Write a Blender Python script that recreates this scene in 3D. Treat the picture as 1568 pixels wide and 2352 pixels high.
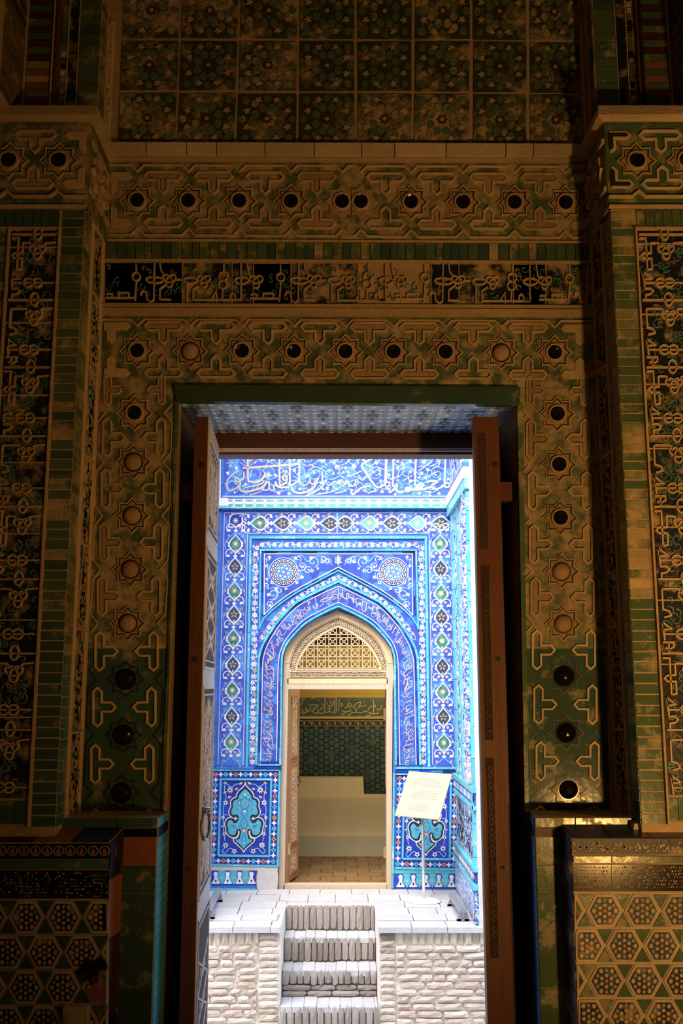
import bpy, math, random
from mathutils import Vector
RND = random.Random(11)
for o in list(bpy.data.objects):
    bpy.data.objects.remove(o)
SC = bpy.context.scene
COL = SC.collection
V = Vector
PI = math.pi

# ------------------------------------------------------------------ camera
EYE = 1.6
PITCH = math.radians(10.0)
FPX = 35.0 / 36.0 * 2352.0
cam_data = bpy.data.cameras.new('camera')
cam_data.sensor_fit = 'VERTICAL'
cam_data.sensor_height = 36.0
cam_data.sensor_width = 24.0
cam_data.lens = 35.0
cam_data.clip_start = 0.05
cam_data.clip_end = 300
cam = bpy.data.objects.new('camera', cam_data)
COL.objects.link(cam)
cam.location = (0, 0, EYE)
cam.rotation_euler = (PI / 2 + PITCH, 0, 0)
SC.camera = cam

# ------------------------------------------------------------------ sky, lamps, exposure
SC.view_settings.view_transform = 'Standard'
SC.view_settings.look = 'None'
SC.view_settings.gamma = 1.0
SC.view_settings.use_curve_mapping = False
SC.view_settings.exposure = 0.0
world = bpy.data.worlds.new('sky')
SC.world = world
world.use_nodes = True
wn = world.node_tree
wn.nodes.clear()
wo = wn.nodes.new('ShaderNodeOutputWorld')
wb = wn.nodes.new('ShaderNodeBackground')
ws = wn.nodes.new('ShaderNodeTexSky')
ws.sky_type = 'NISHITA'
ws.sun_disc = False
ws.sun_elevation = math.radians(52)
ws.sun_rotation = math.radians(200)
ws.dust_density = 4.0
ws.air_density = 1.0
wn.links.new(ws.outputs[0], wb.inputs[0])
wb.inputs[1].default_value = 0.98
wn.links.new(wb.outputs[0], wo.inputs[0])

def lamp(name, kind, loc, energy, color, target=None, size=0.2, **kw):
    d = bpy.data.lights.new(name, kind)
    d.energy = energy
    d.color = color
    if kind == 'AREA':
        d.shape = 'DISK'
        d.size = size
    elif kind == 'SUN':
        d.angle = size
    else:
        d.shadow_soft_size = size
    for k, v in kw.items():
        setattr(d, k, v)
    o = bpy.data.objects.new(name, d)
    COL.objects.link(o)
    o.location = loc
    if target is not None:
        o.rotation_euler = (V(target) - V(loc)).to_track_quat('-Z', 'Y').to_euler()
    return o

# warm lamp of the dark chamber, standing low on the right behind the picture's edge
lamp('chamber_lamp', 'SPOT', (1.62, 1.0, 0.70), 265, (1.0, 0.52, 0.145), (1.22, 4.1, 2.35), 0.09,
     spot_size=math.radians(98), spot_blend=1.0)
# weak fill lamp added behind the viewer to lift the chamber's shadows
lamp('fill_lamp_rear', 'POINT', (0.7, -1.4, 3.3), 14, (1.0, 0.60, 0.24), None, 0.12)
# fill lamp added out of view on the right to brighten the pilasters
lamp('fill_lamp_right', 'POINT', (2.35, 2.5, 2.1), 24, (1.0, 0.54, 0.16), None, 0.08)
# warm bulb of the tomb chamber across the lane
lamp('tomb_chamber_lamp', 'POINT', (0.75, 12.7, 1.75), 62, (1.0, 0.78, 0.34), None, 0.25)

# ------------------------------------------------------------------ pixel <-> place helpers
CP, SP = math.cos(PITCH), math.sin(PITCH)
def ray(px, py):
    u = (px - 784.0) / FPX
    v = (1176.0 - py) / FPX
    return V((u, CP - v * SP, SP + v * CP))
def on_y(px, py, Y):
    d = ray(px, py)
    p = d * (Y / d.y)
    return V((p.x, p.y, p.z + EYE))
def on_z(px, py, Z):
    d = ray(px, py)
    return d * ((Z - EYE) / d.z) + V((0, 0, EYE))
def on_x(px, py, X):
    d = ray(px, py)
    return d * (X / d.x) + V((0, 0, EYE))

class PlaneY:
    """wall plane facing the camera; measured points land on it"""
    def __init__(self, Y):
        self.Y = Y
        self.n = V((0, -1, 0))
    def __call__(self, a, b):
        return on_y(a, b, self.Y)
class PlaneX:
    """wall plane facing sideways"""
    def __init__(self, X, sgn):
        self.X = X
        self.n = V((sgn, 0, 0))
    def __call__(self, a, b):
        return on_x(a, b, self.X)
class Frame:
    """plane given by origin and two axes, in metres"""
    def __init__(self, o, ux, uy):
        self.o, self.ux, self.uy = V(o), V(ux), V(uy)
        self.n = self.ux.normalized().cross(self.uy.normalized()).normalized()
    def __call__(self, a, b):
        return self.o + self.ux * a + self.uy * b
class Sub:
    """unit-square style coordinates stretched over a quadrilateral tl,tr,br,bl of another mapping"""
    def __init__(self, base, tl, tr, br, bl):
        self.base, self.q, self.n = base, (tl, tr, br, bl), base.n
    def __call__(self, u, v):
        tl, tr, br, bl = self.q
        a = (tl[0] + (tr[0] - tl[0]) * u, tl[1] + (tr[1] - tl[1]) * u)
        b = (bl[0] + (br[0] - bl[0]) * u, bl[1] + (br[1] - bl[1]) * u)
        return self.base(a[0] + (b[0] - a[0]) * v, a[1] + (b[1] - a[1]) * v)

# ------------------------------------------------------------------ materials
MATS = {}
def mat(name, col, rough=0.6, var=0.25, scale=9.0, dust=None, dust_amt=0.0, dust_scale=14.0, bump=0.0, bump_scale=60.0,
        objvar=0.25, spec=0.4, metal=0.0, cells=None, cell_scale=30.0, grain=None, dust_rough=0.9):
    if name in MATS:
        return MATS[name]
    m = bpy.data.materials.new(name)
    m.use_nodes = True
    nt = m.node_tree
    nd, lk = nt.nodes, nt.links
    b = nd['Principled BSDF']
    b.inputs['Roughness'].default_value = rough
    b.inputs['Metallic'].default_value = metal
    b.inputs['Specular IOR Level'].default_value = spec
    tc = nd.new('ShaderNodeTexCoord')
    co = tc.outputs['Object']
    if grain:
        mp = nd.new('ShaderNodeMapping')
        mp.inputs['Scale'].default_value = grain
        lk.new(co, mp.inputs[0])
        co = mp.outputs[0]
    nz = nd.new('ShaderNodeTexNoise')
    nz.inputs['Scale'].default_value = scale
    nz.inputs['Detail'].default_value = 5
    nz.inputs['Roughness'].default_value = 0.62
    lk.new(co, nz.inputs['Vector'])
    oi = nd.new('ShaderNodeObjectInfo')
    # brightness factor = 1 + var*(noise-.5)*2 + objvar*(rand-.5)
    f1 = nd.new('ShaderNodeMath'); f1.operation = 'MULTIPLY_ADD'
    lk.new(nz.outputs['Fac'], f1.inputs[0]); f1.inputs[1].default_value = 2.4 * var; f1.inputs[2].default_value = 1 - 1.2 * var
    f2 = nd.new('ShaderNodeMath'); f2.operation = 'MULTIPLY_ADD'
    lk.new(oi.outputs['Random'], f2.inputs[0]); f2.inputs[1].default_value = objvar; f2.inputs[2].default_value = 1 - objvar / 2
    f3 = nd.new('ShaderNodeMath'); f3.operation = 'MULTIPLY'
    lk.new(f1.outputs[0], f3.inputs[0]); lk.new(f2.outputs[0], f3.inputs[1])
    base = None
    if cells:
        vo = nd.new('ShaderNodeTexVoronoi')
        vo.inputs['Scale'].default_value = cell_scale
        lk.new(tc.outputs['Object'], vo.inputs['Vector'])
        sp = nd.new('ShaderNodeSeparateColor')
        lk.new(vo.outputs['Color'], sp.inputs[0])
        cr = nd.new('ShaderNodeValToRGB')
        cr.color_ramp.interpolation = 'CONSTANT'
        els = cr.color_ramp.elements
        els[0].position = 0; els[0].color = (*col, 1)
        n = len(cells) + 1
        els[1].position = 1.0 / n; els[1].color = (*cells[0], 1)
        for i, c in enumerate(cells[1:]):
            e = els.new((i + 2.0) / n); e.color = (*c, 1)
        lk.new(sp.outputs[0], cr.inputs[0])
        base = cr.outputs[0]
    mx = nd.new('ShaderNodeMix'); mx.data_type = 'RGBA'; mx.blend_type = 'MULTIPLY'
    mx.inputs[0].default_value = 1.0
    if base is not None:
        lk.new(base, mx.inputs[6])
    else:
        mx.inputs[6].default_value = (*col, 1)
    lk.new(f3.outputs[0], mx.inputs[7])
    out = mx.outputs[2]
    if dust:
        n2 = nd.new('ShaderNodeTexNoise')
        n2.inputs['Scale'].default_value = dust_scale
        n2.inputs['Detail'].default_value = 6
        n2.inputs['Roughness'].default_value = 0.7
        lk.new(tc.outputs['Object'], n2.inputs['Vector'])
        ad = nd.new('ShaderNodeMath'); ad.operation = 'MULTIPLY_ADD'
        lk.new(oi.outputs['Random'], ad.inputs[0]); ad.inputs[1].default_value = 0.09; lk.new(n2.outputs['Fac'], ad.inputs[2])
        mr = nd.new('ShaderNodeMapRange')
        lk.new(ad.outputs[0], mr.inputs[0])
        c = 0.80 - dust_amt * 0.45
        mr.inputs[1].default_value = c - 0.08
        mr.inputs[2].default_value = c + 0.09
        m2 = nd.new('ShaderNodeMix'); m2.data_type = 'RGBA'
        lk.new(mr.outputs[0], m2.inputs[0]); lk.new(out, m2.inputs[6]); m2.inputs[7].default_value = (*dust, 1)
        out = m2.outputs[2]
        rr = nd.new('ShaderNodeMapRange')
        lk.new(mr.outputs[0], rr.inputs[0])
        rr.inputs[3].default_value = rough; rr.inputs[4].default_value = dust_rough
        lk.new(rr.outputs[0], b.inputs['Roughness'])
    lk.new(out, b.inputs['Base Color'])
    if bump > 0:
        n3 = nd.new('ShaderNodeTexNoise')
        n3.inputs['Scale'].default_value = bump_scale
        n3.inputs['Detail'].default_value = 4
        lk.new(co, n3.inputs['Vector'])
        bp = nd.new('ShaderNodeBump')
        bp.inputs['Strength'].default_value = min(1.0, bump)
        bp.inputs['Distance'].default_value = 0.01
        lk.new(n3.outputs['Fac'], bp.inputs['Height'])
        lk.new(bp.outputs[0], b.inputs['Normal'])
    MATS[name] = m
    return m

TAN = (0.36, 0.27, 0.155)
mat('plaster_tan', (0.36, 0.265, 0.15), 0.9, 0.3, 7, bump=0.5, bump_scale=70)
mat('plaster_pale', (0.45, 0.36, 0.24), 0.85, 0.22, 7, bump=0.4, bump_scale=60)
mat('strap_tan', (0.40, 0.29, 0.165), 0.8, 0.3, 12, bump=0.4, bump_scale=90)
mat('strap_clean', (0.47, 0.34, 0.19), 0.55, 0.2, 12, bump=0.2, bump_scale=90)
mat('groove_dark', (0.02, 0.014, 0.012), 0.45, 0.3, 20)
mat('glaze_green', (0.066, 0.108, 0.058), 0.18, 0.35, 9, TAN, 0.30, 9, bump=0.06, bump_scale=26, spec=0.22)
mat('glaze_green_dusty', (0.060, 0.095, 0.052), 0.5, 0.35, 9, TAN, 0.50, 11, bump=0.3, bump_scale=50)
mat('glaze_green_clean', (0.040, 0.078, 0.064), 0.13, 0.25, 9, TAN, 0.20, 9, bump=0.05, bump_scale=22, spec=0.12)
mat('glaze_olive', (0.15, 0.165, 0.07), 0.4, 0.3, 9, TAN, 0.5, 9, bump=0.25)
mat('glaze_turquoise_deep', (0.03, 0.14, 0.15), 0.2, 0.3, 9, TAN, 0.25, 9, bump=0.15, spec=0.55)
mat('glaze_navy', (0.010, 0.014, 0.030), 0.38, 0.4, 12, TAN, 0.30, 12, bump=0.15, spec=0.2)
mat('glaze_navy_dusty', (0.014, 0.018, 0.026), 0.35, 0.4, 12, TAN, 0.46, 12, bump=0.3, spec=0.2)
mat('glaze_black', (0.006, 0.006, 0.007), 0.12, 0.3, 12, spec=0.4)
mat('glaze_purple', (0.045, 0.035, 0.075), 0.25, 0.3, 12, TAN, 0.25, 8, spec=0.5)
mat('brick_red', (0.17, 0.065, 0.04), 0.75, 0.3, 12, bump=0.4)
mat('brick_maroon', (0.05, 0.016, 0.013), 0.5, 0.3, 12, bump=0.3)
mat('brick_orange', (0.27, 0.085, 0.035), 0.85, 0.3, 12, bump=0.5)
mat('vine_teal', (0.06, 0.17, 0.16), 0.35, 0.3, 15, TAN, 0.35, 14)
mat('disc_green', (0.070, 0.10, 0.060), 0.5, 0.3, 12, TAN, 0.34, 9)
mat('star_bg', (0.028, 0.038, 0.022), 0.5, 0.3, 12, TAN, 0.42, 8)
mat('star_tan', (0.34, 0.245, 0.13), 0.8, 0.2, 12)
mat('boss_tan', (0.33, 0.21, 0.115), 0.85, 0.25, 12, bump=0.4)
mat('star_brown', (0.30, 0.20, 0.11), 0.85, 0.3, 10, (0.05, 0.10, 0.06), 0.30, 10, bump=0.45, bump_scale=60)
mat('rosette_dark', (0.045, 0.016, 0.012), 0.6, 0.3, 12)
mat('dado_grey', (0.26, 0.24, 0.22), 0.55, 0.3, 30, bump=0.2, spec=0.15)
mat('dado_cream', (0.42, 0.34, 0.24), 0.6, 0.25, 20, bump=0.2, spec=0.15)
mat('dado_amber', (0.42, 0.20, 0.05), 0.5, 0.3, 20, spec=0.15)
mat('wood_red', (0.105, 0.036, 0.019), 0.5, 0.3, 5, grain=(9, 9, 0.8), bump=0.2, bump_scale=20, spec=0.3)
mat('wood_dark', (0.075, 0.03, 0.02), 0.55, 0.3, 5, grain=(1, 9, 9), bump=0.2, bump_scale=20, spec=0.3)
mat('wood_weathered', (0.56, 0.53, 0.52), 0.8, 0.35, 6, grain=(9, 9, 1.2), bump=0.3, bump_scale=25)
mat('wood_carve_dark', (0.030, 0.018, 0.017), 0.85, 0.4, 20)
mat('wood_pale', (0.66, 0.46, 0.26), 0.6, 0.16, 3, grain=(14, 14, 1.1), bump=0.1, bump_scale=12, objvar=0.12)
mat('wood_carve_pale', (0.20, 0.14, 0.085), 0.85, 0.4, 20)
mat('wood_pale_grey', (0.52, 0.42, 0.31), 0.7, 0.2, 3, grain=(14, 14, 1.1), bump=0.1, bump_scale=12, objvar=0.1)
mat('wood_brown', (0.36, 0.19, 0.10), 0.6, 0.25, 4, grain=(12, 12, 1.1), bump=0.15, bump_scale=12)
mat('wood_lattice', (0.62, 0.47, 0.29), 0.7, 0.15, 10, objvar=0.1)
mat('iron', (0.30, 0.31, 0.33), 0.35, 0.3, 20, metal=0.9)
mat('iron_dark', (0.05, 0.045, 0.045), 0.5, 0.3, 20, metal=0.6)
mat('brass', (0.75, 0.56, 0.22), 0.3, 0.2, 20, metal=0.9)
mat('steel', (0.62, 0.64, 0.67), 0.28, 0.1, 20, metal=0.9)
mat('white_enamel', (0.86, 0.86, 0.86), 0.35, 0.05, 10, objvar=0)
mat('sign_plate', (0.50, 0.47, 0.27), 0.35, 0.05, 4, objvar=0)
mat('sign_ink', (0.15, 0.15, 0.14), 0.6, 0.05, 10, objvar=0)
mat('switch_plastic', (0.40, 0.36, 0.26), 0.4, 0.05, 10, objvar=0)
mat('bench_steel', (0.34, 0.38, 0.43), 0.45, 0.15, 10, metal=0.5)
# outside mosaic
BLUE = (0.042, 0.098, 0.49)
mat('mo_blue', BLUE, 0.35, 0.25, 6, cells=[(0.036, 0.080, 0.43), (0.048, 0.15, 0.54), (0.052, 0.080, 0.42), (0.040, 0.10, 0.50), (0.065, 0.22, 0.60)],
    cell_scale=9.0, bump=0.12, bump_scale=40)
mat('mo_blue_deep', (0.020, 0.038, 0.36), 0.3, 0.2, 6, cells=[(0.020, 0.044, 0.41), (0.024, 0.038, 0.34), (0.025, 0.058, 0.45)], cell_scale=7.0)
mat('mo_blue_mid', (0.055, 0.17, 0.50), 0.35, 0.3, 8)
mat('mo_navy', (0.018, 0.020, 0.11), 0.3, 0.3, 8, objvar=0.6)
mat('mo_turq', (0.10, 0.50, 0.62), 0.35, 0.22, 10, (0.62, 0.68, 0.68), 0.30, 8, objvar=0.25)
mat('mo_turq_bright', (0.085, 0.44, 0.60), 0.3, 0.15, 10, objvar=0.2)
mat('mo_aqua', (0.23, 0.52, 0.74), 0.4, 0.15, 10)
mat('mo_white', (0.78, 0.76, 0.76), 0.4, 0.10, 10)
mat('mo_lilac', (0.55, 0.47, 0.62), 0.4, 0.15, 10)
mat('mo_ochre', (0.60, 0.45, 0.26), 0.5, 0.25, 14)
mat('mo_gold', (0.54, 0.44, 0.30), 0.5, 0.18, 5)
mat('mo_orange', (0.46, 0.19, 0.08), 0.5, 0.25, 14)
mat('mo_salmon', (0.64, 0.43, 0.34), 0.5, 0.25, 14)
mat('mo_green', (0.045, 0.20, 0.15), 0.35, 0.25, 10, cells=[(0.09, 0.27, 0.22), (0.035, 0.16, 0.12), (0.09, 0.22, 0.21)], cell_scale=26)
mat('mo_sea', (0.13, 0.40, 0.36), 0.4, 0.25, 10)
mat('mo_slate', (0.045, 0.060, 0.105), 0.35, 0.3, 12)
mat('mo_black', (0.018, 0.022, 0.05), 0.35, 0.3, 12)
mat('mo_plaster', (0.60, 0.58, 0.55), 0.9, 0.2, 9, (0.30, 0.47, 0.60), 0.30, 16, bump=0.4)
mat('mo_scatter', (0.42, 0.48, 0.62), 0.45, 0.2, 8, cells=[(0.06, 0.10, 0.52), (0.68, 0.70, 0.76), (0.10, 0.45, 0.62), (0.52, 0.42, 0.42), (0.05, 0.07, 0.42), (0.70, 0.72, 0.78)], cell_scale=55)
mat('brick_pale', (0.68, 0.59, 0.48), 0.92, 0.2, 12, (0.80, 0.72, 0.62), 0.52, 9, bump=0.7, bump_scale=45, objvar=0.35)
mat('brick_pink', (0.62, 0.45, 0.38), 0.92, 0.2, 12, (0.80, 0.72, 0.62), 0.52, 9, bump=0.7, bump_scale=45, objvar=0.3)
mat('brick_ochre', (0.66, 0.53, 0.36), 0.92, 0.2, 12, (0.62, 0.57, 0.50), 0.62, 9, bump=0.7, bump_scale=45, objvar=0.3)
mat('brick_grey', (0.38, 0.325, 0.28), 0.92, 0.25, 12, (0.50, 0.48, 0.46), 0.42, 9, bump=0.8, bump_scale=45, objvar=0.45)
mat('mortar_pale', (0.80, 0.74, 0.66), 0.95, 0.15, 12, bump=0.9, bump_scale=26)
mat('mortar_grey', (0.54, 0.52, 0.50), 0.95, 0.2, 12, bump=0.9, bump_scale=26)
mat('paver', (0.45, 0.46, 0.47), 0.9, 0.18, 8, bump=0.35, bump_scale=30, objvar=0.14)
mat('shade_brown', (0.055, 0.035, 0.018), 0.9, 0.3, 6)  # dark brown standing in for shade high in the tomb chamber
mat('paver_joint', (0.62, 0.62, 0.62), 0.95, 0.15, 12, bump=0.4)
mat('lane_ground', (0.50, 0.48, 0.46), 0.95, 0.15, 4, bump=0.3)
mat('outer_brick', (0.44, 0.36, 0.27), 0.92, 0.2, 6, bump=0.4)
mat('ochre_wall', (0.46, 0.31, 0.075), 0.8, 0.08, 3, objvar=0.05)
mat('cream_tomb', (0.66, 0.55, 0.33), 0.75, 0.08, 4, objvar=0.04)
mat('cream_base', (0.50, 0.45, 0.30), 0.8, 0.12, 4, objvar=0.04)
mat('hex_green', (0.050, 0.085, 0.070), 0.4, 0.3, 12, objvar=0.6)
mat('hex_joint', (0.006, 0.010, 0.009), 0.5, 0.2, 12)
mat('gold_paint', (0.60, 0.40, 0.13), 0.45, 0.2, 20)
mat('band_green', (0.045, 0.065, 0.045), 0.5, 0.3, 12)
mat('tile_brown', (0.17, 0.105, 0.045), 0.7, 0.25, 8, objvar=0.3)
mat('tile_joint', (0.06, 0.038, 0.02), 0.9, 0.2, 8)
mat('soffit_blue', (0.24, 0.40, 0.58), 0.4, 0.3, 12)
mat('soffit_plum', (0.10, 0.07, 0.11), 0.5, 0.3, 12)
mat('soffit_white', (0.80, 0.80, 0.82), 0.5, 0.2, 12)

# ------------------------------------------------------------------ mesh builder
def cr(pts, n=4, closed=False):
    """Catmull-Rom through points"""
    m = len(pts)
    out = []
    rng = range(m) if closed else range(m - 1)
    for i in rng:
        if closed:
            p0, p1, p2, p3 = pts[(i - 1) % m], pts[i], pts[(i + 1) % m], pts[(i + 2) % m]
        else:
            p0, p1, p2, p3 = pts[max(i - 1, 0)], pts[i], pts[i + 1], pts[min(i + 2, m - 1)]
        for k in range(n):
            t = k / n
            t2, t3 = t * t, t * t * t
            out.append(tuple(0.5 * (2 * p1[j] + (p2[j] - p0[j]) * t + (2 * p0[j] - 5 * p1[j] + 4 * p2[j] - p3[j]) * t2 +
                                    (3 * p1[j] - p0[j] - 3 * p2[j] + p3[j]) * t3) for j in (0, 1)))
    if not closed:
        out.append(tuple(pts[-1]))
    return out

def circ(cx, cy, r, n=12, ry=None, a0=0.0):
    ry = r if ry is None else ry
    return [(cx + r * math.cos(a0 + 2 * PI * k / n), cy + ry * math.sin(a0 + 2 * PI * k / n)) for k in range(n)]

def starpts(cx, cy, r, r2, n, a0=-PI / 2, sx=1.0):
    out = []
    for k in range(2 * n):
        a = a0 + PI * k / n
        q = r if k % 2 == 0 else r2
        out.append((cx + q * math.cos(a) * sx, cy + q * math.sin(a)))
    return out

class MB:
    def __init__(self, mapf):
        self.m = mapf
        self.v, self.f, self.mi, self.names = [], [], [], []
    def mid(self, name):
        if name not in self.names:
            self.names.append(name)
        return self.names.index(name)
    def face(self, idx, mi):
        self.f.append(idx)
        self.mi.append(mi)
    def prism(self, pts, name, h0=0.0, h1=0.002, inset=0.0, back=False):
        """polygon in plane coordinates raised from h0 to h1; inset shrinks the top about its centre (fraction)"""
        m, n = self.m, self.m.n
        mi = self.mid(name)
        P = [m(a, b) for a, b in pts]
        k = len(P)
        nn = V((0, 0, 0))
        for i in range(k):
            a, b = P[i], P[(i + 1) % k]
            nn += (a - P[0]).cross(b - P[0])
        if nn.dot(n) < 0:
            P.reverse()
        c = sum(P, V((0, 0, 0))) / k
        s = len(self.v)
        for p in P:
            self.v.append(p + n * h0)
        for p in P:
            self.v.append((p + (c - p) * inset) + n * h1)
        self.face(list(range(s + k, s + 2 * k)), mi)
        if h1 != h0:
            for i in range(k):
                j = (i + 1) % k
                self.face([s + i, s + j, s + k + j, s + k + i], mi)
        if back:
            self.face(list(range(s + k - 1, s - 1, -1)), mi)
    def rect(self, x0, y0, x1, y1, name, h0=0.0, h1=0.002, inset=0.0):
        self.prism([(x0, y0), (x1, y0), (x1, y1), (x0, y1)], name, h0, h1, inset)
    def stroke(self, pts, w, name, h0=0.0, h1=0.002, closed=False, bev=0.0):
        """thick line; w a number or one width per point; bev 0..1 narrows the top"""
        m, n = self.m, self.m.n
        mi = self.mid(name)
        k = len(pts)
        if k < 2:
            return
        s = len(self.v)
        for i in range(k):
            p = pts[i]
            a = pts[(i - 1) % k] if (closed or i > 0) else None
            b = pts[(i + 1) % k] if (closed or i < k - 1) else None
            def unit(q, r):
                dx, dy = r[0] - q[0], r[1] - q[1]
                L = math.hypot(dx, dy) or 1e-9
                return dx / L, dy / L
            d1 = unit(a, p) if a is not None else None
            d2 = unit(p, b) if b is not None else None
            d1 = d1 or d2
            d2 = d2 or d1
            n1, n2 = (-d1[1], d1[0]), (-d2[1], d2[0])
            mx, my = n1[0] + n2[0], n1[1] + n2[1]
            L = math.hypot(mx, my)
            if L < 0.25:
                mx, my, sc = n2[0], n2[1], 1.0
            else:
                mx, my = mx / L, my / L
                sc = min(1.0 / max(0.35, mx * n2[0] + my * n2[1]), 2.0)
            wi = (w[i] if isinstance(w, (list, tuple)) else w) * 0.5 * sc
            for q, hh in ((1.0, h0), (1.0 - bev, h1), (-(1.0 - bev), h1), (-1.0, h0)):
                self.v.append(m(p[0] + mx * wi * q, p[1] + my * wi * q) + n * hh)
        rng = range(k) if closed else range(k - 1)
        for i in rng:
            j = (i + 1) % k
            A, B = s + 4 * i, s + 4 * j
            for t in range(3):
                self.face([A + t, B + t, B + t + 1, A + t + 1], mi)
        if not closed:
            self.face([s, s + 1, s + 2, s + 3], mi)
            e = s + 4 * (k - 1)
            self.face([e + 3, e + 2, e + 1, e], mi)
    def dome(self, cx, cy, r, name, h0, h1, n=14, rings=4, ry=None):
        """rounded boss (h1 > h0) or hollow (h1 < h0)"""
        m, nn = self.m, self.m.n
        mi = self.mid(name)
        ry = r if ry is None else ry
        s = len(self.v)
        for q in range(rings):
            a = q / rings * PI / 2
            for k in range(n):
                t = 2 * PI * k / n
                self.v.append(m(cx + r * math.cos(a) * math.cos(t), cy + ry * math.cos(a) * math.sin(t)) + nn * (h0 + (h1 - h0) * math.sin(a)))
        self.v.append(m(cx, cy) + nn * h1)
        top = len(self.v) - 1
        for q in range(rings - 1):
            for k in range(n):
                k2 = (k + 1) % n
                self.face([s + q * n + k, s + q * n + k2, s + (q + 1) * n + k2, s + (q + 1) * n + k], mi)
        for k in range(n):
            self.face([s + (rings - 1) * n + k, s + (rings - 1) * n + (k + 1) % n, top], mi)
    def ring(self, cx, cy, r, w, name, h0, h1, n=16, bev=0.4, ry=None):
        self.stroke(circ(cx, cy, r, n, ry), w, name, h0, h1, True, bev)
    def hexa(self, P8, name):
        """box from 8 world points: 4 bottom ring, 4 top ring"""
        mi = self.mid(name)
        s = len(self.v)
        self.v.extend(V(p) for p in P8)
        for f in ((0, 3, 2, 1), (4, 5, 6, 7), (0, 1, 5, 4), (1, 2, 6, 5), (2, 3, 7, 6), (3, 0, 4, 7)):
            self.face([s + i for i in f], mi)
    def box(self, a, b, name):
        x0, y0, z0 = a
        x1, y1, z1 = b
        self.hexa([(x0, y0, z0), (x1, y0, z0), (x1, y1, z0), (x0, y1, z0), (x0, y0, z1), (x1, y0, z1), (x1, y1, z1), (x0, y1, z1)], name)
    def tube(self, pts, r, name, n=8):
        """round bar along world points"""
        mi = self.mid(name)
        s = len(self.v)
        pts = [V(p) for p in pts]
        for i, p in enumerate(pts):
            d = (pts[min(i + 1, len(pts) - 1)] - pts[max(i - 1, 0)]).normalized()
            up = V((0, 0, 1)) if abs(d.z) < 0.9 else V((1, 0, 0))
            a = d.cross(up).normalized()
            b = d.cross(a).normalized()
            rr = r[i] if isinstance(r, (list, tuple)) else r
            for k in range(n):
                t = 2 * PI * k / n
                self.v.append(p + a * (rr * math.cos(t)) + b * (rr * math.sin(t)))
        for i in range(len(pts) - 1):
            for k in range(n):
                k2 = (k + 1) % n
                self.face([s + i * n + k, s + i * n + k2, s + (i + 1) * n + k2, s + (i + 1) * n + k], mi)
        self.face([s + k for k in range(n - 1, -1, -1)], mi)
        e = s + (len(pts) - 1) * n
        self.face([e + k for k in range(n)], mi)
    def mesh(self, name, org=None):
        me = bpy.data.meshes.new(name)
        vv = self.v if org is None else [p - org for p in self.v]
        me.from_pydata([tuple(p) for p in vv], [], self.f)
        for nm in self.names:
            me.materials.append(MATS[nm])
        me.polygons.foreach_set('material_index', self.mi)
        me.update()
        return me
    def build(self, name, parent=None, kind=None, org=None, smooth=False):
        if not self.v:
            return None
        me = self.mesh(name, org)
        if smooth:
            me.polygons.foreach_set('use_smooth', [True] * len(me.polygons))
        return link(name, me, parent, kind)

def link(name, me, parent=None, kind=None, loc=None):
    o = bpy.data.objects.new(name, me)
    COL.objects.link(o)
    if parent is not None:
        o.parent = parent
    if kind:
        o['kind'] = kind
    if loc is not None:
        o.location = loc
    return o
def tag(o, label, cat, group=None):
    o['label'] = label
    o['category'] = cat
    if group:
        o['group'] = group
    return o
def empty(name, loc):
    o = bpy.data.objects.new(name, None)
    COL.objects.link(o)
    o.location = loc
    o.empty_display_size = 0.1
    return o
def solid(name, a, b, m, parent=None, kind=None):
    q = MB(None)
    q.box(a, b, m)
    return q.build(name, parent, kind)
def tile(name, mapf, pts, m, h0, h1, parent, inset=0.06):
    q = MB(mapf)
    q.prism(pts, m, h0, h1, inset)
    return q.build(name, parent)
def lerp(a, b, t):
    return a + (b - a) * t
# ================================================================== the dark chamber
YB, YP, YU, YH = 4.10, 3.78, 3.90, 3.74
PB, PP, PU, PH = PlaneY(YB), PlaneY(YP), PlaneY(YU), PlaneY(YH)
XL = on_y(192, 545, YP).x
XR = on_y(1405, 545, YP).x
def zb(py): return on_y(784, py, YB).z
def zp(py): return on_y(784, py, YP).z
OPL = on_y(411, 925, YB).x          # door opening
OPR = on_y(1187, 930, YB).x
OPT = zb(922)
YO = 4.62                            # back of the reveal
# rough shell
solid('floor', (-2.6, -2.6, -0.2), (2.6, 4.7, 0.0), 'tile_brown', None, 'structure')
solid('ceiling', (-2.6, -2.6, 6.4), (2.6, 4.75, 6.6), 'plaster_tan', None, 'structure')
solid('wall_rear', (-2.6, -2.8, 0), (2.6, -2.6, 6.4), 'plaster_tan', None, 'structure')
solid('wall_chamber_left', (-2.8, -2.6, 0), (-2.6, 4.75, 6.4), 'plaster_tan', None, 'structure')
solid('wall_chamber_right', (2.6, -2.6, 0), (2.8, 4.75, 6.4), 'plaster_tan', None, 'structure')
q = MB(PB)
q.box((-2.6, YB, -0.2), (OPL, YO + 0.12, 6.4), 'plaster_tan')
q.box((OPR, YB, -0.2), (2.6, YO + 0.12, 6.4), 'plaster_tan')
q.box((OPL, YB, OPT), (OPR, YO + 0.12, 6.4), 'plaster_tan')
wall_back = q.build('wall_back', None, 'structure')

def clip(poly, xs, keep_left):
    out = []
    for i in range(len(poly)):
        a, b = poly[i], poly[(i + 1) % len(poly)]
        ia = (a[0] <= xs) == keep_left
        ib = (b[0] <= xs) == keep_left
        if ia:
            out.append(a)
        if ia != ib:
            t = (xs - a[0]) / (b[0] - a[0])
            out.append((xs, lerp(a[1], b[1], t)))
    return out

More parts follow.
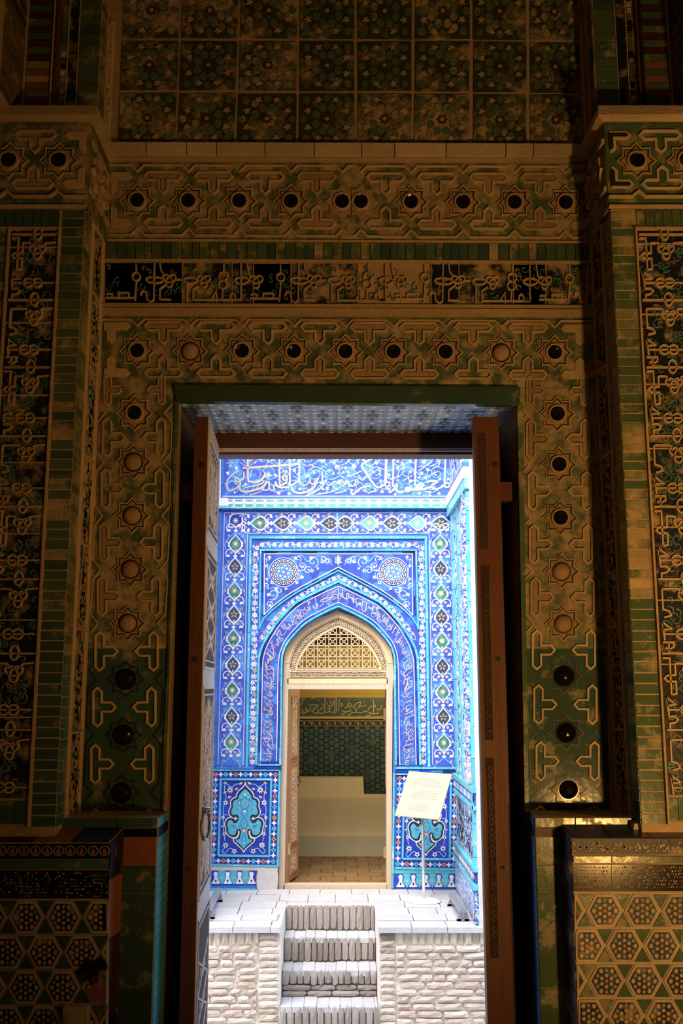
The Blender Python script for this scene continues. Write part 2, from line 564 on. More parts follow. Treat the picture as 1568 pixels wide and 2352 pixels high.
# ---------------------------------------------------------------- girih strapwork pieces
TPOLY = [(-46, 0), (-37, -10), (37, -10), (46, 0), (37, 10), (11, 10), (11, 33), (0, 43), (-11, 33), (-11, 10), (-37, 10)]
TIN = [(-38, 0), (-34, -4.5), (34, -4.5), (38, 0), (34, 4.5), (5, 4.5), (5, 30), (0, 35), (-5, 30), (-5, 4.5), (-34, 4.5)]
def t_tile(mapf, parent, x, y, rot, k=1.0, slot=True, clean=False, clipx=None):
    c, s = math.cos(rot), math.sin(rot)
    f = lambda p: (x + (p[0] * c - p[1] * s) * k, y + (p[0] * s + p[1] * c) * k)
    m = 'strap_clean' if clean else 'strap_tan'
    q = MB(mapf)
    if clipx is None:
        q.stroke([f((a * 0.93, b * 0.93 + 0.3)) for a, b in TPOLY], 6.5 * k, m, -0.004, 0.013, True, 0.35)
        q.prism([f(p) for p in TIN], 'groove_dark' if slot else ('star_brown'), -0.004, 0.003 if slot else 0.008)
    else:
        pl = clip([f(p) for p in TPOLY], *clipx)
        if len(pl) > 2:
            q.prism(pl, m, -0.004, 0.010, 0.08)
        pl = clip([f(p) for p in TIN], *clipx)
        if len(pl) > 2 and clean:
            q.prism(pl, 'groove_dark', 0.004, 0.0115)
    return q.build('strapwork_tile', parent)
def star_tile(mapf, parent, x, y, kind, k=1.0, clipx=None):
    """eight-pointed star with a boss (tan), a broken hollow (hole) or a dark glazed knob (knob)"""
    r = 43 * k
    pts = starpts(x, y, r, r * 0.745, 8)
    q = MB(mapf)
    face = 'glaze_green_clean' if kind == 'knob' else 'star_brown'
    if clipx:
        pts = clip(pts, *clipx)
        q.prism(pts, face, -0.004, 0.010, 0.05)
    else:
        q.prism(pts, face, -0.004, 0.006, 0.04)
        q.stroke([(lerp(a, x, 0.06), lerp(b, y, 0.06)) for a, b in pts], 4.0 * k, 'groove_dark' if kind == 'knob' else 'strap_tan', 0.0, 0.008 if kind == 'knob' else 0.012, True, 0.4)
        q.stroke([(lerp(a, x, 0.17), lerp(b, y, 0.17)) for a, b in pts], 2.0 * k, 'groove_dark' if kind != 'knob' else 'glaze_green_clean', 0.004, 0.0085, True, 0.2)
    rb = 19 * k
    if kind == 'hole':
        q.ring(x, y, rb * 0.98, 7 * k, 'strap_tan', 0.004, 0.018, 16, 0.5)
        q.dome(x, y + 1 * k, rb * 0.92, 'glaze_black', 0.017, 0.0105, 16, 3)
    elif kind == 'tan':
        q.ring(x, y, rb * 1.12, 4 * k, 'groove_dark', 0.004, 0.0075, 16, 0.3)
        q.dome(x, y, rb * 1.02, 'boss_tan', 0.004, 0.030, 18, 5)
    else:
        q.ring(x, y, rb * 1.22, 3.5 * k, 'glaze_black', 0.004, 0.009, 18, 0.3)
        q.dome(x, y, rb * 1.15, 'glaze_black', 0.006, 0.034, 20, 5)
    return q.build('star_tile', parent)

def h_band(name, y0l, y0r, y1l, y1r, x0, x1, stars, kinds, ts, ground, peaks=(True, True), slots=None, seam=None):
    q = MB(PB)
    q.prism([(x0, y0l), (x1, y0r), (x1, y1r), (x0, y1l)], ground, -0.01, 0.004)
    top = lambda x: lerp(y0l, y0r, (x - x0) / (x1 - x0))
    bot = lambda x: lerp(y1l, y1r, (x - x0) / (x1 - x0))
    for side, on in ((0, peaks[0]), (1, peaks[1])):
        if not on:
            continue
        pl = [(x0, (top(x0) + 7) if side == 0 else (bot(x0) - 9))]
        for sx in stars:
            b = (top(sx) + 7) if side == 0 else (bot(sx) - 9)
            d = 15 if side == 0 else -15
            pl += [(sx - 15, b), (sx, b + d), (sx + 15, b)]
        pl.append((x1, (top(x1) + 7) if side == 0 else (bot(x1) - 9)))
        q.stroke(pl, 5, 'strap_tan', 0.002, 0.012, False, 0.35)
    # diagonal crossings between star and stems
    band = q.build(name, wall_back)
    for i, sx in enumerate(stars):
        cy = (top(sx) + bot(sx)) / 2 + 1
        cl = None
        if seam and abs(sx - seam) < 40:
            cl = (seam, sx < seam)
        star_tile(PB, band, sx, cy, kinds[i % len(kinds)], 0.98, cl)
    for i, tx in enumerate(ts):
        cy = (top(tx) + bot(tx)) / 2 + 1
        sl = RND.random() < 0.45 if slots is None else slots
        cl = None
        if tx - 46 < x0:
            cl = (x0 + 2, False)
        elif tx + 46 > x1:
            cl = (x1 - 2, True)
        t_tile(PB, band, tx, cy - 57, 0, 1.0, sl, False, cl)
        sl = RND.random() < 0.55 if slots is None else slots
        t_tile(PB, band, tx, cy + 51, PI, 1.0, sl, False, cl)
    return band

# upper girih band, seam in the middle as in the photograph
h_band('strapwork_band', 374, 378, 550, 557, 252, 1347, [316, 433, 550, 668, 785, 828, 943, 1062, 1180, 1297],
       ['hole'], [258, 375, 491, 609, 727, 885, 1002, 1121, 1238, 1352], 'glaze_green_dusty', seam=806)
# second girih band above the door
h_band('strapwork_band', 728, 732, 884, 890, 236, 1368, [316, 437, 556, 675, 793, 903, 1022, 1150, 1272],
       ['hole', 'tan', 'hole', 'hole', 'hole', 'hole', 'hole', 'tan', 'hole'], [256, 376, 496, 615, 734, 848, 962, 1086, 1211, 1330],
       'glaze_green_dusty', (True, False))

# jambs
def jamb(side):
    if side < 0:
        xs = [(310, 950, 'hole'), (307, 1062, 'tan'), (304, 1185, 'tan'), (300, 1308, 'tan'), (294, 1432, 'tan'), (289, 1560, 'knob'), (284, 1688, 'knob'), (279, 1821, 'knob')]
        poly = [(233, 888), (404, 888), (398, 1100), (392, 1330), (385, 1560), (379, 1700), (374, 1868), (188, 1874), (198, 1560), (215, 1200)]
        edge = [(404, 905), (398, 1100), (392, 1330), (385, 1560), (379, 1700), (374, 1866)]
    else:
        xs = [(1278, 952, 'hole'), (1282, 1068, 'hole'), (1285, 1190, 'hole'), (1288, 1313, 'tan'), (1292, 1433, 'tan'), (1294, 1553, 'knob'), (1299, 1683, 'knob'), (1304, 1813, 'knob')]
        poly = [(1191, 893), (1368, 892), (1384, 1300), (1400, 1860), (1210, 1866), (1204, 1560), (1198, 1200)]
        edge = [(1191, 905), (1198, 1200), (1204, 1560), (1210, 1866)]
    low = 1490
    q = MB(PB)
    # upper, dusty part and lower, still glazed part of the same ground
    def split(keep_up):
        pl = clip([(b, a) for a, b in poly], low, keep_up)
        return [(a, b) for b, a in pl]
    q.prism(split(True), 'glaze_green_dusty', -0.01, 0.004)
    q.prism(split(False), 'glaze_green_clean', -0.01, 0.004)
    q.stroke(edge, 6, 'glaze_green', 0.0, 0.014, False, 0.4)
    # zig-zag strap along both edges
    for sgn in (-1, 1):
        pl, pl2 = [], []
        for i, (sx, sy, k) in enumerate(xs):
            ex = sx + sgn * 86
            tip = sx + sgn * 68
            for pt in ((ex, sy - 22), (tip, sy), (ex, sy + 22)):
                (pl if sy < low else pl2).append(pt)
        q.stroke(pl, 4, 'strap_tan', 0.002, 0.010, False, 0.35)
        q.stroke(pl2, 4, 'groove_dark', 0.002, 0.007, False, 0.35)
    band = q.build('strapwork_jamb', wall_back)
    for sx, sy, k in xs:
        star_tile(PB, band, sx, sy, k, 1.0)
    for i in range(len(xs)):
        sx, sy, k = xs[i]
        if i + 1 < len(xs):
            tx, ty = (sx + xs[i + 1][0]) / 2, (sy + xs[i + 1][1]) / 2
        else:
            tx, ty = sx - 2 * side, sy + 62
        cl = ty > 1470
        for sgn in (-1, 1):
            if i + 1 == len(xs):
                qq = MB(PB)
                bx = tx + sgn * 62
                qq.stroke([(bx - 12, ty - 8), (bx - 12, ty - 14), (bx, ty - 24), (bx + 12, ty - 14), (bx + 12, ty - 8)], 6, 'strap_clean', 0, 0.012, False, 0.35)
                qq.prism([(bx - 8, ty - 7), (bx - 8, ty - 12), (bx, ty - 19), (bx + 8, ty - 12), (bx + 8, ty - 7)], 'groove_dark', 0, 0.005)
                qq.build('strapwork_tile', band)
            else:
                t_tile(PB, band, tx + sgn * 62, ty, PI / 2 if sgn > 0 else -PI / 2, 1.03, cl or RND.random() < 0.6, cl)
    # half T at the top
    for sgn in (-1, 1):
        t_tile(PB, band, xs[0][0] + sgn * 62, xs[0][1] - 53, PI / 2 if sgn > 0 else -PI / 2, 0.8, False)
jamb(-1)
jamb(1)

# ---------------------------------------------------------------- star tiles above
q = MB(PB)
q.prism([(258, -60), (1345, -60), (1352, 372), (252, 372)], 'plaster_tan', -0.01, 0.004)
panel = q.build('tile_panel', wall_back)
colx_top = [284, 418, 553, 686, 817, 950, 1083, 1211, 1328]
colx_bot = [268, 405, 541, 683, 817, 947, 1081, 1212, 1340]
rows = [(-34, -32, 90, 94), (97, 100, 209, 214), (217, 220, 334, 339)]
def deco_tile(tl, tr, br, bl):
    sub = Sub(PB, tl, tr, br, bl)
    q = MB(sub)
    q.prism([(0, 0), (1, 0), (1, 1), (0, 1)], 'star_bg', 0.0, 0.012, 0.025)
    ax, ay = 1.0, 1.12
    dp = [(0.5 + 0.215 * math.cos(a), 0.5 + 0.215 * ay * math.sin(a)) for a in [PI / 8 + k * PI / 4 for k in range(8)]]
    dp += [(0.5, 0.09), (0.5, 0.91), (0.08, 0.5), (0.92, 0.5), (0.13, 0.13), (0.87, 0.13), (0.13, 0.87), (0.87, 0.87),
           (0.29, 0.20), (0.71, 0.20), (0.29, 0.80), (0.71, 0.80)]
    for i, (x, y) in enumerate(dp):
        q.prism(circ(x, y, 0.078 if i < 8 else 0.07, 8, 0.086 if i < 8 else 0.076, PI / 8), 'disc_green', 0.011, 0.016, 0.12)
    for x, y in ((0.345, 0.13), (0.655, 0.13), (0.155, 0.34), (0.845, 0.34), (0.155, 0.66), (0.845, 0.66), (0.345, 0.87), (0.655, 0.87)):
        q.prism(starpts(x, y, 0.075, 0.034, 5, -PI / 2 + RND.random()), 'star_tan', 0.011, 0.018, 0.15)
    q.prism(starpts(0.5, 0.5, 0.115, 0.07, 8), 'rosette_dark', 0.011, 0.015, 0.1)
    q.prism(starpts(0.5, 0.5, 0.05, 0.03, 8), 'star_tan', 0.013, 0.017, 0.1)
    return q.build('star_pattern_tile', panel)
for (a0, a1, b0, b1) in rows:
    for c in range(8):
        t0, t1 = (a0 + 34) / 370.0, (b0 + 34) / 370.0
        f = lambda cx, yy: lerp(colx_top[cx], colx_bot[cx], (yy + 34) / 370.0)
        yt = lerp(a0, a1, c / 7.0)
        yb = lerp(b0, b1, c / 7.0)
        j = lambda: RND.uniform(-1.2, 1.2)
        deco_tile((f(c, yt) + 3 + j(), yt + j()), (f(c + 1, yt) - 3 + j(), yt + j()), (f(c + 1, yb) - 3 + j(), yb + j()), (f(c, yb) + 3 + j(), yb + j()))

# plain cornice slabs between tile panel and strapwork
xs = [254, 340, 432, 500, 610, 722, 830, 905, 1022, 1158, 1220, 1348]
for i in range(len(xs) - 1):
    yl = lerp(338, 342, (xs[i] - 254) / 1094.0)
    h = 26
    tile('cornice_slab', PB, [(xs[i] + 0.6, yl), (xs[i + 1] - 0.6, yl + 0.5), (xs[i + 1] - 0.6, yl + h + 0.5), (xs[i] + 0.6, yl + h)],
         'plaster_pale', -0.01, 0.045, wall_back, 0.01)
q = MB(PB)
q.prism([(252, 366), (1348, 369), (1348, 376), (252, 373)], 'strap_tan', -0.01, 0.02)
q.prism([(246, 551), (1352, 556), (1352, 561), (246, 556)], 'strap_tan', -0.01, 0.012)
q.prism([(240, 597), (1356, 602), (1356, 608), (240, 603)], 'strap_tan', -0.01, 0.014)
q.prism([(236, 698), (1364, 703), (1364, 731), (236, 727)], 'plaster_tan', -0.01, 0.012)
q.stroke([(236, 711), (1364, 715)], 2.5, 'strap_tan', 0.0, 0.02, False, 0.3)
q.build('moulding', wall_back)
# band of upright green glazed bricks
x = 244.0
while x < 1352:
    w = RND.choice([17, 20, 22, 23, 24])
    x1 = min(x + w, 1353)
    yy = 557 + 5 * (x - 244) / 1100
    tile('glazed_brick', PB, [(x + 0.9, yy), (x1 - 0.9, yy), (x1 - 0.9, yy + 40), (x + 0.9, yy + 40)],
         RND.choice(['glaze_green', 'glaze_green', 'glaze_green', 'glaze_green_clean', 'glaze_green_dusty']), -0.01, 0.010 + RND.uniform(-.002, .002), wall_back, 0.03)
    x = x1

# ---------------------------------------------------------------- knotted kufic inscriptions
def trefoil(cx, cy, s, n=36, flip=1):
    out = []
    for k in range(n):
        t = 2 * PI * k / n
        out.append((cx + s * 0.42 * (math.sin(t) + 2 * math.sin(2 * t)) , cy + flip * s * 0.42 * -(math.cos(t) - 2 * math.cos(2 * t))))
    return out
def spiral(cx, cy, r, turns, a0, sgn=1, n=14):
    return [(cx + r * (1 - 0.85 * k / n) * math.cos(a0 + sgn * turns * 2 * PI * k / n), cy + r * (1 - 0.85 * k / n) * math.sin(a0 + sgn * turns * 2 * PI * k / n)) for k in range(n + 1)]
KU1 = [[(15, 1275), (280, 1275)], [(20, 1240), (70, 1240), (70, 1270)], [(130, 1270), (130, 1230), (220, 1230), (220, 1270)],
       [(285, 970), (290, 1050)], [(290, 1120), (275, 1300)],
       [(450, 960), (445, 1290), (420, 1315), (385, 1290), (375, 1225), (345, 1212), (325, 1250)],
       [(500, 960), (510, 1030), (545, 1070)], [(560, 1150), (500, 1195), (500, 1285), (600, 1290)],
       [(640, 1110), (700, 1110)],
       [(745, 1140), (745, 1310)], [(850, 1165), (800, 1200), (800, 1290), (960, 1290), (1005, 1215), (1010, 1310)],
       [(1075, 965), (1075, 1045)], [(1065, 1190), (1060, 1290)],
       [(1130, 1290), (1135, 1240), (1155, 1228), (1175, 1250), (1175, 1290), (1230, 1290), (1230, 965)],
       [(960, 1290), (1230, 1290)], [(1285, 965), (1300, 1060), (1340, 1090)]]
KU1C = [[(375, 1110), (410, 1088), (500, 1092), (540, 1112), (500, 1138), (410, 1135)],
        [(715, 1112), (745, 1092), (800, 1092), (835, 1115), (800, 1140), (745, 1140)],
        [(1170, 1112), (1215, 1088), (1265, 1088), (1300, 1115), (1260, 1142), (1210, 1142)]]
KU1R = [(288, 1085, 36), (1070, 1080, 38), (1065, 1152, 38)]
KU1T = [(585, 1112, 52), (895, 1118, 50), (1365, 1118, 52)]
def kufic_h(sub_x0, x_end):
    """strokes of one length of the horizontal inscription, placed on the wall"""
    q = MB(PB)
    f = lambda p: (sub_x0 + p[0] / 3.92, lerp(0, 4.5, (sub_x0 + p[0] / 3.92 - 240) / 1105.0) + 360 + p[1] / 3.92)
    ok = lambda pl: all(a[0] < x_end for a in pl)
    for k in range(46):
        cx, cy = RND.uniform(0, 1290), RND.uniform(975, 1300)
        pl = [f(p) for p in spiral(cx, cy, RND.uniform(22, 42), 0.9, RND.uniform(0, 6.28), RND.choice([-1, 1]), 8)]
        if ok(pl):
            q.stroke(pl, 2.0, 'vine_teal', 0.0, 0.006, False, 0.3)
    for s in KU1:
        pl = [f(p) for p in s]
        if ok(pl):
            q.stroke(pl, 4.3, 'strap_tan', 0.0, 0.012, False, 0.4)
    for s in KU1C:
        pl = [f(p) for p in cr(s, 3, True)]
        if ok(pl):
            q.stroke(pl, 4.0, 'strap_tan', 0.0, 0.012, True, 0.4)
    for cx, cy, r in KU1R:
        pl = [f(p) for p in circ(cx, cy, r, 14)]
        if ok(pl):
            q.stroke(pl, 4.0, 'strap_tan', 0.0, 0.012, True, 0.4)
    for cx, cy, s in KU1T:
        pl = [f(p) for p in trefoil(cx, cy, s)]
        if ok(pl):
            q.stroke(pl, 3.8, 'strap_tan', 0.0, 0.0125, True, 0.4)
    return q
edges = [240, 419, 533, 582, 668, 685, 822, 990, 1053, 1178, 1252, 1360]
panels = []
for i in range(len(edges) - 1):
    x0, x1 = edges[i] + 1, edges[i + 1] - 1
    if x1 - x0 < 12:
        continue
    dy = 4.5 * (x0 - 240) / 1105.0
    m = 'glaze_navy' if i in (0, 2, 7) else 'glaze_navy_dusty'
    panels.append(tile('inscription_panel', PB, [(x0, 604 + dy), (x1, 604 + dy), (x1, 697 + dy), (x0, 697 + dy)], m, -0.01, 0.0005 * (i % 3), wall_back, 0.005))
for k in range(4):
    q = kufic_h(240 + k * 331, 1350)
    q.build('kufic_lettering', wall_back)
q = MB(PB)
for e in edges[1:-1]:
    q.stroke([(e, 603), (e, 700)], 2.5, 'strap_tan', 0.0, 0.008, False, 0.3)
q.build('joint', wall_back)

# ---------------------------------------------------------------- green surround of the opening, soffit, reveal
q = MB(PB)
q.prism([(403, 888), (1192, 893), (1190, 934), (408, 926)], 'glaze_green_clean', -0.01, 0.03, 0.0)
q.build('door_surround', wall_back)
q = MB(PB)
q.prism([(1186, 930), (1199, 930), (1212, 1868), (1203, 1868)], 'glaze_green', -0.01, 0.02)
q.prism([(404, 920), (411, 920), (388, 1600), (378, 1868), (372, 1868), (382, 1600)], 'glaze_green', -0.01, 0.014)
q.build('door_surround', wall_back)
# soffit mosaic: tiles set one by one on the underside of the opening
SOF = Frame((OPL, YB, OPT), (OPR - OPL, 0, 0), (0, YO - YB, 0))
SOF.n = V((0, 0, -1))
q = MB(SOF)
q.prism([(0, 0), (1, 0), (1, 1), (0, 1)], 'soffit_blue', 0.0, 0.004)
sof = q.build('soffit', wall_back)
for c in range(13):
    for r in range(4):
        u0, u1, v0, v1 = c / 13 + 0.004, (c + 1) / 13 - 0.004, r / 4 + 0.01, (r + 1) / 4 - 0.01
        q = MB(Sub(SOF, (u0, v0), (u1, v0), (u1, v1), (u0, v1)))
        q.prism([(0, 0), (1, 0), (1, 1), (0, 1)], 'soffit_blue', 0.003, 0.008, 0.02)
        if (r + c) % 2 == 0:
            q.prism(starpts(0.5, 0.5, 0.30, 0.17, 6), 'soffit_plum', 0.008, 0.0095)
            q.prism(circ(0.5, 0.5, 0.09, 6), 'soffit_blue', 0.0095, 0.0105)
        else:
            q.prism(starpts(0.5, 0.5, 0.13, 0.06, 6), 'soffit_white', 0.008, 0.0095)
        for x, y in ((0.14, 0.18), (0.86, 0.18), (0.14, 0.82), (0.86, 0.82)):
            q.prism(starpts(x, y, 0.12, 0.055, 5), 'soffit_white', 0.008, 0.0095)
        for x, y in ((0.5, 0.06), (0.5, 0.94)):
            q.prism(circ(x, y, 0.09, 6, 0.06), 'soffit_plum', 0.008, 0.0095)
        q.build('mosaic_tile', sof)

# ---------------------------------------------------------------- pilasters
S800 = (on_y(183, 800, YP).x - on_y(130, 800, YP).x) / 53.0
def pilaster(side):
    X0 = XL if side < 0 else XR
    nm = 'wall_left' if side < 0 else 'wall_right'
    outer = X0 + side * 1.3
    ztop, zbot = zp(268), -0.1
    q = MB(None)
    xa, xb = sorted((X0, outer))
    q.box((xa, YP, zbot), (xb, YB + 0.02, ztop), 'plaster_tan')
    # upper body, set back
    q.box((xa, YU, ztop), (xb, YB + 0.02, 6.4), 'plaster_tan')
    w = q.build(nm, None, 'structure')
    # front face: metres outward from the corner, up from the floor
    FR = Frame((X0, YP, 0), (side, 0, 0), (0, 0, 1)); FR.n = V((0, -1, 0))
    a = lambda px: px * S800
    z0, z1 = zp(1900 if side < 0 else 1893), zp(482)
    # column of flat green bricks at the corner
    z = z0
    worn = [] if side < 0 else [0.36, 0.40, 0.44]
    nb = 0
    while z < z1 - 0.02:
        h = RND.uniform(0.036, 0.042)
        t = (z - z0) / (z1 - z0)
        if side < 0:
            m = 'glaze_green_clean' if t < 0.3 else RND.choice(['glaze_green', 'glaze_green', 'glaze_green_dusty', 'glaze_green_clean'])
        else:
            m = 'glaze_green' if t < 0.25 else RND.choice(['glaze_green', 'glaze_green_dusty', 'glaze_olive', 'glaze_green'])
            if 0.34 < t < 0.5:
                m = RND.choice(['glaze_olive', 'glaze_green_dusty', 'plaster_tan'])
        tile('glazed_brick', FR, [(a(0.5), z + 0.0028), (a(51), z + 0.0028), (a(51), z + h - 0.0028), (a(0.5), z + h - 0.0028)], m, -0.005, 0.003 + RND.uniform(-.002, .002), w, 0.012)
        z += h
    q = MB(FR)
    q.stroke([(a(55), z0), (a(55), z1 - 0.08)], a(7), 'strap_tan', -0.005, 0.016, False, 0.35)
    q.build('moulding', w)
    if side < 0:
        q = MB(FR)
        q.stroke([(a(173), z0), (a(173), z1 - 0.08)], a(7), 'strap_tan', -0.005, 0.016, False, 0.35)
        q.build('moulding', w)
        z = z0
        while z < z1 - 0.1:
            tile('glazed_brick', FR, [(a(178), z + 0.002), (a(228), z + 0.002), (a(228), z + 0.037), (a(178), z + 0.037)], RND.choice(['glaze_green', 'glaze_green_dusty']), -0.005, 0.006, w, 0.02)
            z += 0.039
    # top row of upright bricks over the inscription
    x = 58
    while x < 230:
        tile('glazed_brick', FR, [(a(x + .7), z1 - 0.078), (a(x + 20.3), z1 - 0.078), (a(x + 20.3), z1 - 0.006), (a(x + .7), z1 - 0.006)], 'glaze_green_clean' if side < 0 else 'glaze_green', -0.005, 0.008, w, 0.03)
        x += 21
    q = MB(FR)
    q.stroke([(a(55), z1 - 0.083), (a(235), z1 - 0.083)], 0.010, 'strap_tan', -0.003, 0.014, False, 0.3)
    q.build('moulding', w)
    # inscription ground and lettering
    pw = a(112)
    ax0 = a(58)
    zt = z1 - 0.09
    zz = zt
    bounds = [zt]
    for hgt in ([0.06, 0.30, 0.29, 0.26, 0.31, 0.28, 0.24, 0.29] if side > 0 else [0.075, 0.32, 0.30, 0.27, 0.28, 0.33, 0.36, 0.3]):
        zz -= hgt
        bounds.append(max(zz, z0 + 0.10))
    bounds[-1] = z0 + 0.10
    for i in range(len(bounds) - 1):
        m = 'glaze_navy_dusty' if i in (3, 4) or (side > 0 and i in (2, 3)) else 'glaze_navy'
        tile('inscription_panel', FR, [(ax0, bounds[i + 1] + .002), (ax0 + pw, bounds[i + 1] + .002), (ax0 + pw, bounds[i] - .002), (ax0, bounds[i] - .002)], m, -0.005, 0.001, w, 0.004)
        if i:
            q = MB(FR)
            q.stroke([(ax0, bounds[i]), (ax0 + pw, bounds[i])], 0.006, 'strap_tan', -0.002, 0.009, False, 0.3)
            q.build('joint', w)
    k = pw / 560.0
    unit = 810 * k
    z = zt - 0.02
    nu = 0
    strap = 'strap_tan' if side < 0 else 'strap_clean'
    while z > z0 + 0.10:
        # letters read the same way on both pilasters: x grows to the right of the picture
        def f(p):
            xx = p[0] * k
            aa = ax0 + (xx if side > 0 else pw - xx)
            return (aa, z - p[1] * k)
        q = MB(FR)
        zmin = z0 + 0.105
        ok = lambda pl: all(p[1] > zmin for p in pl)
        def st(pts, wd=27, closed=False, sm=False):
            pl = cr(pts, 3, closed) if sm else pts
            pl = [f(p) for p in pl]
            if ok(pl):
                q.stroke(pl, wd * k, strap, 0.0, 0.012, closed, 0.4)
        for _ in range(26):
            pl = [f(p) for p in spiral(RND.uniform(60, 520), RND.uniform(20, 780), RND.uniform(35, 80), 0.9, RND.uniform(0, 6.28), RND.choice([-1, 1]), 9)]
            if ok(pl):
                q.stroke(pl, 15 * k, 'vine_teal', 0.0, 0.005, False, 0.3)
        st([(20, 0), (545, 0)])
        st([(320 + 46 * math.cos(t * PI / 6), -8 + 78 * math.sin(t * PI / 6)) for t in range(12)], 25, True)
        st([f2 for f2 in trefoil(325, 205, 82)], 25, True)
        st([(160, 105), (235, 110), (285, 165)])
        st([(365, 165), (420, 110), (540, 100)])
        if nu % 2 == 0:
            st([(20, 50), (95, 50), (95, 440)])
            st([(150, 105), (150, 230), (60, 235), (30, 265), (60, 300), (150, 300), (150, 430), (95, 440)])
        else:
            st([(55, 110), (160, 105)])
            st([(55, 110), (55, 330), (120, 350), (140, 400), (60, 420)])
        st([(40, 470), (135, 545), (50, 555), (40, 470), (55, 670)])
        st([(290 - 52 + 54 * math.cos(t * PI / 7), 600 + 54 * math.sin(t * PI / 7)) for t in range(14)], 25, True)
        st([(290 + 52 + 54 * math.cos(t * PI / 7), 600 + 54 * math.sin(t * PI / 7)) for t in range(14)], 25, True)
        st([(60, 600), (545, 600)], 22)
        if nu % 2 == 0:
            st([(50, 672), (110, 668), (150, 700), (120, 735), (60, 745), (60, 800)])
        else:
            st([(30, 690), (150, 690), (150, 740), (95, 770), (60, 745)])
            st([(95, 690), (95, 800), (200, 800)])
        q.build('kufic_lettering', w)
        z -= unit
        nu += 1
    if side > 0:
        # sill row of upright bricks under the inscription
        for i in range(6):
            tile('glazed_brick', FR, [(a(58 + i * 20 + .6), z0 + 0.012), (a(77.4 + i * 20), z0 + 0.012), (a(77.4 + i * 20), z0 + 0.094), (a(58.6 + i * 20), z0 + 0.094)], 'glaze_green', -0.005, 0.008, w, 0.03)
    else:
        for i in range(6):
            tile('glazed_brick', FR, [(a(58 + i * 30 + .6), z0 + 0.012), (a(87.4 + i * 30), z0 + 0.012), (a(87.4 + i * 30), z0 + 0.094), (a(58.6 + i * 30), z0 + 0.094)], 'glaze_green_clean', -0.005, 0.008, w, 0.03)
    # ---- side face towards the door: u = depth from the corner (0) to the back wall (1)
    SF = Frame((X0, YP, 0), (0, YB - YP, 0), (0, 0, 1)); SF.n = V((-side, 0, 0))
    z = z0
    while z < z1 - 0.02:
        h = 0.039
        t = (z - z0) / (z1 - z0)
        m = 'glaze_turquoise_deep' if t < 0.25 else RND.choice(['glaze_green', 'glaze_green', 'glaze_olive', 'glaze_olive'])
        tile('glazed_brick', SF, [(0.01, z + 0.002), (0.35, z + 0.002), (0.35, z + h - 0.002), (0.01, z + h - 0.002)], m, -0.004, 0.002, w, 0.012)
        z += h
    q = MB(SF)
    q.stroke([(0.40, z0), (0.40, z1)], 0.07, 'strap_clean', -0.004, 0.010, False, 0.3)
    q.stroke([(0.95, z0), (0.95, zp(380))], 0.09, 'strap_clean', -0.004, 0.012, False, 0.3)
    q.build('moulding', w)
    z = z0
    hs = [0.33, 0.40, 0.34, 0.36, 0.37, 0.33, 0.4]
    i = 0
    while z < z1 - 0.1:
        h = min(hs[i % 7], z1 - z)
        q = MB(SF)
        q.prism([(0.45, z + .004), (0.90, z + .004), (0.90, z + h - .004), (0.45, z + h - .004)], 'glaze_navy_dusty', -0.004, 0.002)
        zc = z + 0.03
        while zc < z + h - 0.03:
            for _ in range(2):
                sp = spiral(0, 0, 1, 1.0, RND.uniform(0, 6.28), RND.choice([-1, 1]), 9)
                cu, cv = RND.uniform(0.55, 0.8), zc + RND.uniform(-.01, .01)
                q.stroke([(cu + x * 0.12, cv + y * 0.038) for x, y in sp], 0.018, RND.choice(['vine_teal', 'strap_tan', 'strap_tan']), 0.0, 0.008, False, 0.3)
            q.prism(starpts(RND.uniform(.55, .8), zc, 0.07, 0.03, 5), 'strap_tan', 0.0, 0.008)
            zc += 0.035
        q.build('arabesque_panel', w)
        q = MB(SF)
        q.stroke([(0.43, z + h), (0.92, z + h)], 0.010, 'strap_clean', 0, 0.012, False, 0.3)
        q.build('joint', w)
        z += h
        i += 1
    # ---- capital: strapwork front, girih on the side, projecting cornice
    zc0, zc1 = zp(481), zp(283)
    CF = Frame((X0, YP - 0.012, 0), (side, 0, 0), (0, 0, 1)); CF.n = V((0, -1, 0))
    q = MB(CF)
    q.prism([(-0.012, zc0), (a(215), zc0), (a(215), zc1), (-0.012, zc1)], 'glaze_green_dusty' if side < 0 else 'glaze_green', -0.02, 0.004)
    q.stroke([(-0.012, zc0 + 0.045)] + sum([[(a(c - 16), zc0 + 0.045), (a(c), zc0 + 0.068), (a(c + 16), zc0 + 0.045)] for c in (64, 182)], []) + [(a(215), zc0 + 0.045)], a(7), 'strap_tan' if side < 0 else 'strap_clean', 0, 0.018, False, 0.4)
    q.stroke([(-0.012, zc0 + 0.004), (a(215), zc0 + 0.004)], a(8), 'strap_tan', 0, 0.016, False, 0.4)
    q.build('capital', w)
    CM = Frame((X0, YP - 0.012, zc0 + 0.045), (side * S800, 0, 0), (0, 0, -S800)); CM.n = V((0, -1, 0))
    hh = (zc1 - zc0 - 0.045) / S800
    cyy = -hh * 0.47
    for c in (64, 182):
        star_tile(CM, w, c, cyy, 'hole', 1.12)
    for c in (5, 123):
        cl = (0.5, False) if c < 40 else None
        t_tile(CM, w, c, cyy - 66, 0, 1.12, side > 0 or c > 40, side > 0, cl)
        t_tile(CM, w, c, cyy + 60, PI, 1.12, side > 0, side > 0, cl)
    CS = Frame((X0 - side * 0.012, YP - 0.012, 0), (0, YB - YP + 0.012, 0), (0, 0, 1)); CS.n = V((-side, 0, 0))
    q = MB(CS)
    q.prism([(0, zc0), (1, zc0), (1, zc1), (0, zc1)], 'glaze_green_dusty', -0.012, 0.002)
